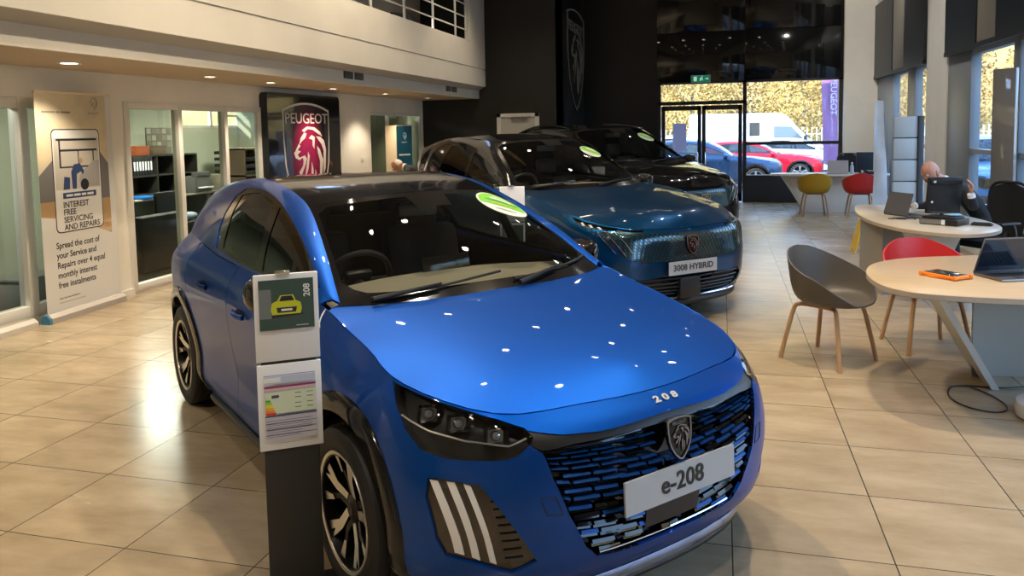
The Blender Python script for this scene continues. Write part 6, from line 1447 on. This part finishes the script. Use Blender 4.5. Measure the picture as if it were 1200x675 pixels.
# ---------------------------------------------------------------- office contents
t = thing('office_desk', 'long pale office desk with drawers seen through the glazing', 'desk', (-8.75, 10.5, 0))
mb = MB(); mb.b2((-.35, -1.5, .71), (.35, 1.3, .74), 0, .004); mb.build('desk_top', mat('office_laminate', (.36, .34, .27), .5), t)
for y in (-1.40, -.2, 1.0):
    mb = MB(); mb.b2((-.3, y, 0), (.28, y + .45, .70), 0, .004)
    for k in range(3): mb.b2((.28, y + .02, .04 + k * .225), (.295, y + .43, .245 + k * .225), 1, .003)
    mb.build('drawer_unit', [mat('office_grey', (.13, .14, .12), .5), mat('office_drawer', (.17, .18, .155), .5)], t)
t = thing('shelf_unit', 'dark open shelf unit on the office desk under the notice board', 'shelf', (-9.1, 10.9, .74)); mb = MB()
for z in (0, .30, .62): mb.b2((-.2, -.62, z), (.2, .95, z + .025))
for y in (-.62, -.05, .45, .95): mb.b2((-.2, y - .012, 0), (.2, y + .012, .645))
mb.b2((-.2, -.62, 0), (-.185, .95, .645)); mb.build('shelf_frame', mat('shelf_dark', (.03, .028, .022), .5), t)
for k in range(7):
    t = thing('lever_binder', 'black and white lever binder in the row on the office shelf', 'binder', (-9.05, 10.335 + k * .062, 1.067), 0, 'binders in a row on the office shelf'); mb = MB(); mb.b2((-.12, -.027, 0), (.15, .027, .29), 0, .003); mb.b2((.150, -.018, .08), (.152, .018, .22), 1); mb.build('binder_body', [M_PLASTIC, M_WHITEPAPER], t)
for k, (y, c) in enumerate(((10.6, (.30, .07, .02)), (11.0, (.12, .09, .05)))):
    t = thing('storage_box', ('reddish brown', 'dull tan')[k] + ' carton on top of the office shelf', 'box', (-9.1, y, 1.385)); mb = MB(); mb.box((0, 0, .07), (.3, .30, .14), 0, None, .004); mb.box((0, 0, .135), (.31, .31, .03), 0, None, .004); mb.build('carton', mat('carton_%d' % k, c, .7), t)
t = thing('notice_board', 'notice board covered in pinned papers on the office wall', 'notice board', (-9.80, 12.0, 1.60)); mb = MB(); mb.b2((0, -.32, -.24), (.02, .32, .24), 0, .003); mb.build('board_frame', mat('cork', (.20, .17, .12), .8), t)
mb = MB()
for r in range(4):
    for c in range(5):
        y = -.26 + c * .13; z = -.18 + r * .12; mb.b2((.021, y - .05, z - .045), (.023, y + .05, z + .045), (r + c) % 3)
mb.build('pinned_papers', [mat('paper_a', (.38, .39, .33), .6), mat('paper_b', (.18, .18, .15), .6), mat('paper_c', (.28, .25, .18), .6)], t, 0)
t = thing('desktop_screen', 'dark computer screen on the office desk', 'monitor', (-8.85, 9.55, .74), math.radians(80)); mb = MB(); mb.box((0, 0, .28), (.48, .04, .30), 0, None, .006); mb.tube([(0, .02, .01), (0, .02, .2)], .02); mb.box((0, 0, .008), (.2, .16, .014)); mb.build('screen_body', M_PLASTIC, t)
t = thing('blue_folder', 'bright blue folder lying on the office desk', 'folder', (-8.55, 10.05, .74), .3); mb = MB(); mb.box((0, 0, .02), (.34, .42, .035), 0, None, .004); mb.build('folder_body', mat('folder_blue', (.01, .12, .42), .4), t)
t = thing('desk_printer', 'grey printer with paper tray on the office desk beside the shelf', 'printer', (-8.62, 11.35, .74), .0); mb = MB(); mb.box((0, 0, .13), (.42, .45, .26), 0, None, .02); mb.box((.16, 0, .30), (.12, .34, .08), 0, None, .01); mb.box((.24, 0, .08), (.1, .3, .02), 1); mb.build('printer_body', [mat('printer_grey', (.10, .10, .09), .5), M_WHITEPAPER], t)
t = thing('tall_cabinet', 'brown tall open cabinet in the office with black trays', 'cabinet', (-8.3, 12.45, 0)); mb = MB(); mb.b2((-.25, -.45, 0), (-.22, .45, 1.45)); mb.b2((-.25, -.45, 0), (.25, -.41, 1.45)); mb.b2((-.25, .41, 0), (.25, .45, 1.45))
for z in (.05, .5, .95, 1.42): mb.b2((-.25, -.45, z), (.25, .45, z + .03))
mb.build('cabinet_body', mat('cabinet_brown', (.13, .09, .05), .6), t)
for z in (.98, 1.10, 1.22): mb = MB(); mb.b2((-.2, -.38, z), (.24, .38, z + .07), 0, .004); mb.build('tray', M_PLASTIC, t)
t = thing('tall_cabinet', 'pale low cabinet with black letter trays beneath the bright office window', 'cabinet', (-9.3, 13.4, 0)); mb = MB(); mb.b2((-.25, -.6, 0), (.25, .6, .95), 0, .005); mb.b2((.25, -.58, .04), (.26, -.01, .9), 0); mb.b2((.25, .01, .04), (.26, .58, .9), 0); mb.build('cabinet_body', mat('cabinet_pale', (.26, .24, .17), .6), t)
for k in range(4): mb = MB(); mb.b2((-.15, -.3, .96 + k * .12), (.2, .35, 1.02 + k * .12), 0, .004); mb.build('tray', M_PLASTIC, t)
t = thing('black_sofa', 'black low armchair just inside the office glazing', 'armchair', (-7.1, 8.35, 0), math.radians(0)); mb = MB(); mb.box((-.1, 0, .22), (.62, .62, .36), 0, None, .05); mb.build('seat_block', mat('sofa_black', (.010, .010, .011), .7), t); mb = MB(); mb.box((.24, 0, .36), (.18, .82, .70), 0, None, .06); mb.build('backrest', MATS['sofa_black'], t)
for sg in (1, -1): mb = MB(); mb.box((-.06, sg * .36, .29), (.66, .14, .55), 0, None, .05); mb.build('armrest', MATS['sofa_black'], t)
t = thing('cloth_bundle', 'pale blue crumpled cloth on the chair inside the office', 'cloth', (-7.35, 9.45, .50)); mb = MB(); 
for k in range(5): mb.sphere((random.uniform(-.07, .07), random.uniform(-.12, .12), .056), (.10, .12, .05), 0, 12, 8)
mb.build('crumpled_cloth', mat('pale_cloth', (.32, .42, .50), .8), t)
t = thing('side_chair', 'black padded chair beside the armchair inside the office', 'chair', (-7.4, 9.45, 0)); mb = MB(); mb.box((0, 0, .45), (.5, .5, .09), 0, None, .03); mb.build('seat', MATS['sofa_black'], t); mb = MB(); mb.box((-.24, 0, .72), (.06, .46, .36), 0, None, .03); mb.build('backrest', MATS['sofa_black'], t)
for a in (-.2, .2):
    for b in (-.2, .2): mb = MB(); mb.tube([(a, b, .42), (a * 1.1, b * 1.1, 0)], .013); mb.build('leg', M_CHROME, t)
t = thing('waste_basket', 'grey plastic crate behind the glazing left of the banner', 'crate', (-6.55, 6.1, 0)); mb = MB(); mb.box((0, 0, .17), (.34, .50, .34), 0, None, .03); mb.box((0, 0, .34), (.37, .53, .03), 0, None, .01); mb.build('crate_body', mat('crate_grey', (.20, .21, .20), .6), t)
t = thing('swivel_chair', 'dark rounded chair back behind the glazing at the left edge', 'chair', (-6.75, 5.35, 0), math.radians(200)); mb = MB(); mb.box((0, 0, .46), (.5, .5, .1), 0, None, .04); mb.build('seat', M_SEAT, t); mb = MB(); mb.box((.0, .24, .82), (.48, .08, .62), 0, None, .04); mb.build('backrest', M_SEAT, t); mb = MB(); mb.tube([(0, 0, .42), (0, 0, .06)], .03); mb.tube([(-.25, 0, .04), (.25, 0, .04)], .02); mb.tube([(0, -.25, .04), (0, .25, .04)], .02); mb.build('pedestal_base', M_PLASTIC, t)
# curtains behind the far glazing
for y, w_ in ((13.3, .5), (14.15, .6), (15.0, .5)):
    pass
t = thing('vertical_blind', 'pale green vertical blind hanging behind the far office glazing', 'blind', (-6.45, 14.2, .15)); mb = MB()
for k in range(22): mb.box((0, -1.2 + k * .112, .93), (.012, .118, 1.86), 0, .35 * (1 if k % 2 else -1))
mb.build('blind_slats', mat('blind_green', (.36, .37, .29), .8), t, 0)
# fascia vents
for y, l in ((9.80, 'pair of small black air vents on the fascia over the crest poster'), (13.78, 'pair of small black air vents at the far end of the fascia')):
    t = thing('air_vent', l, 'vent', (-4.83, y, 2.452))
    for s in (-.16, .16):
        mb = MB(); mb.box((.003, s, 0), (.006, .27, .095), 0, None, .002)
        for k in range(5): mb.box((.008, s, -.034 + k * .017), (.006, .25, .007), 1, Matrix.Rotation(.6, 3, 'Y'))
        mb.build('vent_grille', [M_BLACK, M_GREYFR], t, 0)
t = thing('upstairs_chair', 'dark chair behind the balcony railing', 'chair', (-5.25, 12.95, 2.62), 1.2); mb = MB(); mb.box((0, 0, .45), (.5, .5, .1), 0, None, .03); mb.build('seat', M_SEAT, t); mb = MB(); mb.box((0, .25, .85), (.48, .07, .6), 0, None, .03); mb.build('backrest', M_SEAT, t); mb = MB(); mb.tube([(0, 0, .42), (0, 0, .0)], .03); mb.build('leg', M_PLASTIC, t)

# ---------------------------------------------------------------- outside
GZ = -.35
M_ASPH = noise_mat('asphalt', (.10, .10, .105), (.14, .14, .14), 20, .8)
mb = MB(); mb.b2((-70, YB + .3, GZ - .2), (90, 110, GZ)); mb.b2((XR + .25, -30, GZ - .2), (90, YB + .3, GZ)); mb.b2((-90, -30, GZ - .2), (-10.1, YB + .3, GZ)); mb.b2((-90, YB + .3, GZ - .2), (-70, 110, GZ)); struct('ground', mb, M_ASPH)
mb = MB(); mb.b2((-10.1, YB + .2, -.35), (XR + .3, YB + .3, 0)); struct('kerb_plinth', mb, M_DESKGREY)
for x in np.arange(-8, 22, 2.6): pass
M_CARWIN = mat('outside_car_window', (.10, .13, .15), .08, coat=1)
def outside_car(label, pm, loc, rz, sc=(1, 1, 1)):
    r = thing('parked_car', label, 'car', (*loc, GZ), rz); r.scale = sc
    g = glass('outside_car_glass', (.35, .42, .45), (.9, .95, 1), 1.55)
    F = dict(FSUV, rail_mat=pm, side_mat=pm, mirror_mat=pm)
    build_suv(r, pm, .10, detail=False, roof_mat=pm, spec=SPECSUV, feat=F); return r
M_PBLUE = paint('slate_blue_paint', (.018, .045, .10), .3, .5); M_PRED = paint('bright_red_paint', (.62, .008, .025), .3, .1); M_PWHITE = mat('white_car_paint', (.75, .76, .78), .3, coat=.6); M_PSILV = paint('silver_car_paint', (.40, .44, .50), .35, .5)
outside_car('slate blue car parked closest outside the entrance doors', M_PBLUE, (1.0, 27.0), math.radians(2), (.98, 1, .98))
outside_car('bright red car parked outside the big entrance window', M_PRED, (2.72, 31.2), math.radians(1), (1.0, 1, .90))
w_ = outside_car('white car parked just behind the bright red one', M_PWHITE, (4.6, 34.35), math.radians(1), (1, 1, .93))
def clone(src, label, loc, rz, sc=None):
    c = copy_tree(src); c.location = (*loc, GZ); c.rotation_euler = (0, 0, rz); c['label'] = label
    if sc: c.scale = sc
    return c
clone(w_, 'white car seen through the right door leaf, behind the blue one', (-.2, 42.0), math.radians(5), (1, 1, .95))
s_ = outside_car('pale silver car far back in the car park, left of the van', M_PSILV, (-3.4, 36), math.radians(2), (1, 1, .95))
outside_car('blue car parked outside the side window behind the man in black', paint('sky_blue_paint', (.06, .20, .42), .3, .4), (6.0, 19.6), math.radians(-97), (1.02, 1.02, 1.02))
clone(s_, 'silver car parked beyond the slatted panel window', (9.6, 30.5), math.radians(-80))
# white delivery van
t = thing('delivery_van', 'large white delivery van parked behind the bright red car', 'van', (3.5, 37.5, GZ), math.radians(2))
prof = [(.95, .45), (1.0, .75), (.93, 1.05), (.25, 1.32), (-.45, 2.05), (-.75, 2.42), (-1.1, 2.58), (-4.9, 2.60), (-5.0, 2.5), (-5.02, .5), (-4.9, .38), (.8, .35)]
FM = Matrix(((1, 0, 0, 0), (0, 0, -1, 0), (0, 1, 0, 0), (0, 0, 0, 1)))
mb = MB(); n = len(prof); secs = [(-1.0, .0, .80), (-.98, .0, .92), (-.92, .0, .985), (-.80, 0, 1.0), (.80, 0, 1.0), (.92, 0, .985), (.98, 0, .92), (1.0, 0, .80)]
cx, cz = -2.0, 1.35; vs = []
for y, _, k in secs:
    for x, z in prof: vs.append((cx + (x - cx) * (1 - (1 - k) * .08), y, cz + (z - cz) * (1 - (1 - k) * .18)))
m = len(secs); mb.add(vs, [[i * n + j, (i + 1) * n + j, (i + 1) * n + (j + 1) % n, i * n + (j + 1) % n][::-1] for i in range(m - 1) for j in range(n)] + [list(range(n))[::-1], [(m - 1) * n + j for j in range(n)]]); o = mb.build('van_body', M_PWHITE, t, 40)
bm = bmesh.new(); bm.from_mesh(o.data); bmesh.ops.recalc_face_normals(bm, faces=bm.faces); bm.to_mesh(o.data); bm.free()
for sg in (1, -1):
    mb = MB(); q = [(-.05, 1.36), (-.62, 1.98), (-1.35, 2.0), (-1.35, 1.30), (-.2, 1.26)]; mb.prism(q, -.004, .012, 0, Matrix(((1, 0, 0, 0), (0, 0, sg, sg * .995), (0, 1, 0, 0), (0, 0, 0, 1)))); mb.build('side_window', M_CARWIN, t)
    mb = MB(); mb.box((-.05, sg * 1.15, 1.45), (.12, .16, .28), 0, None, .03); mb.tube([(-.1, sg * .95, 1.35), (-.05, sg * 1.12, 1.36)], .03); mb.build('door_mirror', M_PLASTIC, t)
    mb = MB(); mb.prism([(.92, .78), (.80, 1.06), (.55, 1.12), (.70, .82)], -.01, .03, 0, Matrix(((1, 0, 0, 0), (0, 0, sg, sg * .93), (0, 1, 0, 0), (0, 0, 0, 1)))); mb.build('headlamp', M_LENS, t)
    for x in (0.05, -3.7): wheel(t, x, sg * .93, sg, .35, .22, .22, 'solid', M_SATIN)
    mb = MB(); mb.b2((-4.9, sg * .985 - .02, .55), (-.6, sg * .985 + .02, .68)); mb.build('rubbing_strip', M_PLASTIC, t)
mb = MB(); vs = [(.27, -.85, 1.35), (.27, .85, 1.35), (-.44, .80, 2.05), (-.44, -.80, 2.05)]; mb.add([(x + .02, y, z + .02) for x, y, z in vs], [[0, 1, 2, 3]]); mb.build('windscreen', M_CARWIN, t)
# purple flag outside
t = thing('purple_flag', 'tall purple feather flag standing outside the entrance window', 'flag banner', (2.76, 22.0, GZ))
mb = MB(); g = Net([[(-.20, 0, 1.0), (-.21, .05, 1.6), (-.24, -.03, 2.3), (-.26, .02, 3.2), (-.20, 0, 3.8)], [(0, .05, .95), (.0, -.02, 1.6), (.0, .05, 2.3), (0, 0, 3.2), (.0, .03, 4.0)], [(.20, 0, 1.0), (.19, .04, 1.6), (.22, 0, 2.3), (.22, .03, 3.2), (.18, 0, 4.05)]])
v, f, _ = sheet(g, g.rect(), [], .12); skin(mb, g, v, f, .003); skin(mb, g, v, f, -.003, 0, 0, False, True); mb.build('flag_cloth', backlit_paper('flag_purple', (.46, .24, .42)), t); mb = MB(); mb.tube([(.22, 0, 0), (.22, 0, 3.2), (.18, 0, 4.08)], .02); mb.build('flag_pole', M_GREYFR, t)
a = MB(); a.text('PEUGEOT', .22, Matrix.Translation((.02, -.07, 2.75)) @ Matrix(((1, 0, 0, 0), (0, 0, -1, 0), (0, 1, 0, 0), (0, 0, 0, 1))) @ Matrix.Rotation(-PI / 2, 4, 'Z'), 0, .01, bold=.004); a.build('flag_lettering', mat('flag_white', (.62, .50, .60), .6), t, 0)
# fence and trees
t = thing('paling_fence', 'pale metal paling fence along the far side of the car park', 'fence', (6, 47, GZ)); mb = MB()
for k in range(150): mb.b2((-16 + k * .26, -.02, .05), (-16 + k * .26 + .06, .02, 1.9))
mb.build('palings', mat('paling_grey', (.42, .42, .40), .5), t, 0); mb = MB()
for z in (.4, 1.5): mb.b2((-16, .02, z), (23, .06, z + .06))
mb.build('fence_rail', MATS['paling_grey'], t)
t = thing('paling_fence', 'pale metal paling fence beyond the side window cars', 'fence', (26, 30, GZ)); mb = MB()
for k in range(150): mb.b2((-.02, -20 + k * .26, .05), (.02, -20 + k * .26 + .06, 1.9))
mb.build('palings', MATS['paling_grey'], t, 0)
M_BANK = noise_mat('golden_bank', (.30, .20, .07), (.55, .40, .15), .35, .9, detail=8, stretch=(1, 1, .35))
mb = MB(); mb.add([(-60, 68, GZ), (60, 68, GZ), (60, 84, 17), (-60, 84, 17), (-60, 110, 17), (60, 110, 17)], [[0, 1, 2, 3], [3, 2, 5, 4]]); struct('hill', mb, M_BANK)
mb = MB(); mb.add([(58, 66, GZ), (58, -20, GZ), (72, -20, 15), (72, 66, 15)], [[0, 1, 2, 3]]); struct('hill', mb, M_BANK)
M_LEAF = noise_mat('golden_foliage', (.36, .22, .055), (.62, .43, .13), 1.2, .8); M_LEAF2 = noise_mat('rusty_foliage', (.34, .19, .06), (.54, .34, .12), 1.4, .8); M_TRUNK = noise_mat('pale_trunk', (.20, .15, .10), (.34, .27, .19), 3, .8)
rnd = random.Random(3)
def tree(x, y, h, r, label, m_, n=900):
    t = thing('autumn_tree', label, 'tree', (x, y, GZ), rnd.uniform(0, 6), 'autumn trees around the car park'); mb = MB(); mb.tube(bez([(0, 0, 0), (rnd.uniform(-.2, .2), .1, h * .4), (rnd.uniform(-.3, .3), 0, h * .95)], 4), [.16, .155, .15, .14, .12, .10, .08, .05, .03], 0, 7)
    for k in range(9):
        z = h * (.2 + .07 * k); a = rnd.uniform(0, 6.3); mb.tube([(0, 0, z), (math.cos(a) * r * .5, math.sin(a) * r * .5, z + h * .10), (math.cos(a) * r * .8, math.sin(a) * r * .8, z + h * .22)], [.05, .035, .015], 0, 5)
    mb.build('trunk', M_TRUNK, t); lf = MB(); vs = []; fs = []
    for k in range(n):
        a = rnd.uniform(0, 6.3); u = rnd.random() ** .5; zz = rnd.uniform(.12, 1.0); rr = r * u * (1.15 - .75 * abs(zz - .45)); c = Vector((rr * math.cos(a), rr * math.sin(a), zz * h)); s = rnd.uniform(.06, .14)
        d1 = Vector((rnd.uniform(-1, 1), rnd.uniform(-1, 1), rnd.uniform(-1, 1))).normalized() * s; d2 = Vector((rnd.uniform(-1, 1), rnd.uniform(-1, 1), rnd.uniform(-1, 1))).normalized() * s; i = len(vs); vs += [c - d1, c + d2, c + d1, c - d2]; fs.append([i, i + 1, i + 2, i + 3])
    lf.add(vs, fs, 0, False); lf.build('foliage', m_, t, 0); return t
base = tree(-9, 54, 9, 2.9, 'golden autumn tree beyond the car park fence', M_LEAF, 7000); base2 = tree(-6, 60.5, 11, 2.9, 'golden autumn tree beyond the car park fence', M_LEAF2, 7000)
for k in range(6):
    for b_, dy in ((base, 0), (base2, 6.5)):
        c = copy_tree(b_); c.location = (-9 + (k + 1) * 7.0 + dy * .54, 54 + dy * 1.2, GZ); c.rotation_euler = (0, 0, rnd.uniform(0, 6)); s = rnd.uniform(.85, 1.0); c.scale = (s, s, s)
for k in range(6):
    for b_, dx in ((base, 0), (base2, 6)):
        c = copy_tree(b_); c.location = (43 + dx * 1.3, 16 + k * 7.2 + dx * .6, GZ); c.rotation_euler = (0, 0, rnd.uniform(0, 6)); s = rnd.uniform(.8, 1.1); c.scale = (s, s, s); c['label'] = 'golden autumn tree seen through the side windows'; c['group'] = 'autumn trees beyond the side windows'

# ---------------------------------------------------------------- lamps, daylight, picture settings
M_SPOTBODY = mat('spot_body', (.5, .5, .48), .4)
spots = [(x, y) for x in (-3.6, -2.0, -.4, 1.3) for y in (-1.6, .3, 2.2, 4.1, 6.0, 8.2, 10.6, 13.2, 15.8)]
for i, (x, y) in enumerate(spots):
    jx, jy = random.uniform(-.25, .25), random.uniform(-.3, .3)
    t = thing('ceiling_spotlight', 'small bright round spotlight in the dark showroom ceiling', 'ceiling light', (x + jx, y + jy, ZC), 0, 'spotlights in the showroom ceiling')
    mb = MB(); mb.lathe([(0, 0), (.085, 0), (.085, -.10), (.07, -.10), (.065, -.07)], 0, 18); mb.build('spot_housing', M_SPOTBODY, t); mb = MB(); mb.lathe([(.0005, -.075), (.066, -.075)], 0, 18); mb.build('lamp_disc', mat('spot_glow', (1, .9, .8), .5, emit=(1, .88, .72), es=60), t)
def spot(x, y, z, P, col, size=2.0, r=.06, aim=None, blend=.7):
    ld = bpy.data.lights.new('spot_beam', 'SPOT'); ld.energy = P; ld.color = col; ld.spot_size = size; ld.spot_blend = blend; ld.shadow_soft_size = r; lo = bpy.data.objects.new('spot_beam', ld); COL.objects.link(lo); lo.location = (x, y, z)
    if aim: lo.rotation_euler = (Vector(aim) - Vector((x, y, z))).to_track_quat('-Z', 'Y').to_euler()
    return lo
WARM = (1, .80, .54)
for (x, y, P, c) in ((-4.5, -.9, 480, WARM), (-2.3, 5.4, 640, WARM), (-4.0, 7.4, 380, WARM), (-3.4, 9.6, 460, WARM), (-3.2, 13.0, 200, WARM), (-.6, .6, 300, (1, .92, .82)), (-.4, 4.6, 220, (1, .92, .82)), (1.1, 2.2, 160, (1, .90, .76)), (.75, 5.15, 620, WARM), (1.6, 9.2, 130, (1, .95, .9)), (1.3, 12.2, 150, (1, .97, .93)), (1.9, 15.2, 120, (1, .96, .9))):
    spot(x, y, ZC - .12, P, c)
spot(1.4, 13.0, ZC - .12, 420, (1, .93, .82), .9, .05, (2.9, 17.9, 3.2)); spot(1.2, 9.0, ZC - .12, 260, (1, .92, .80), .9, .05, (3.1, 13.2, 3.0))  # two extra spots, added to brighten the corner column and right pier
# warm wall washers on the balcony front
for y, P in ((3.0, 200), (6.2, 160), (13.3, 90)): spot(-2.9, y, ZC - .12, P, WARM, 1.1, .05, (-4.7, y + .2, 2.9))
# office ceiling panels
for (x, y, P) in ((-8.0, 9.5, 150), (-8.0, 12.6, 125), (-7.4, 4.8, 80), (-7.6, 14.9, 85)):
    t = thing('office_panel_light', 'square lit ceiling panel in the office', 'ceiling light', (x, y, 2.45), 0, 'lit ceiling panels in the offices'); mb = MB(); mb.box((0, 0, -.01), (.62, .62, .02), 0, None, .003); mb.build('panel_frame', M_WFRAME, t); mb = MB(); mb.box((0, 0, -.022), (.56, .56, .004)); mb.build('diffuser', mat('panel_glow', (1, 1, 1), .5, emit=(1, .95, .84), es=1.6), t)
    ld = bpy.data.lights.new('panel_light', 'AREA'); ld.energy = P; ld.color = (1, .95, .84); ld.size = .55; lo = bpy.data.objects.new('panel_light', ld); COL.objects.link(lo); lo.location = (x, y, 2.41)
w = bpy.data.worlds.new('daylight'); bpy.context.scene.world = w; w.use_nodes = True; nt = w.node_tree; bg = nt.nodes['Background']
tc = nt.nodes.new('ShaderNodeTexCoord'); sp = nt.nodes.new('ShaderNodeSeparateXYZ'); cr = nt.nodes.new('ShaderNodeValToRGB'); nt.links.new(tc.outputs['Generated'], sp.inputs[0]); nt.links.new(sp.outputs[2], cr.inputs[0]); nt.links.new(cr.outputs[0], bg.inputs[0])
cr.color_ramp.elements[0].color = (.52, .72, 1, 1); cr.color_ramp.elements[1].color = (.30, .52, 1, 1); cr.color_ramp.elements[1].position = .7; bg.inputs[1].default_value = 7
sl = bpy.data.lights.new('sun', 'SUN'); sl.energy = 11.0; sl.color = (1, .90, .74); sl.angle = .01; so_ = bpy.data.objects.new('sun', sl); COL.objects.link(so_); so_.rotation_euler = Vector((.55, .62, -.50)).to_track_quat('-Z', 'Y').to_euler()
sc = bpy.context.scene; vs_ = sc.view_settings; vs_.view_transform = 'Standard'; vs_.look = 'None'; vs_.gamma = 1; vs_.exposure = 0; vs_.use_curve_mapping = False
sc.cycles.max_bounces = 10; sc.cycles.transparent_max_bounces = 24; sc.cycles.glossy_bounces = 5; sc.cycles.diffuse_bounces = 4; sc.cycles.sample_clamp_indirect = 6; sc.cycles.use_denoising = True; sc.cycles.caustics_reflective = False; sc.cycles.caustics_refractive = False
# ---------------------------------------------------------------- camera (image 1200 x 675)
def make_camera():
    f, cy, p, r, yw, hgt = 918.7, 225.0, .0784, -.0183, -.2629, 1.676
    fw = Vector((math.sin(yw) * math.cos(p), math.cos(yw) * math.cos(p), -math.sin(p))); rt = Vector((math.cos(yw), -math.sin(yw), 0)); up = rt.cross(fw)
    c, s = math.cos(r), math.sin(r); rt, up = rt * c + up * s, rt * -s + up * c
    cd = bpy.data.cameras.new('camera'); co = bpy.data.objects.new('camera', cd); COL.objects.link(co)
    co.matrix_world = Matrix(((rt.x, up.x, -fw.x, 0), (rt.y, up.y, -fw.y, 0), (rt.z, up.z, -fw.z, hgt), (0, 0, 0, 1)))
    cd.sensor_fit = 'HORIZONTAL'; cd.sensor_width = 36; cd.lens = 36 * f / 1200
    cd.shift_y = (cy - 337.5) / 1200; cd.clip_end = 300; cd.clip_start = .05
    bpy.context.scene.camera = co
make_camera()
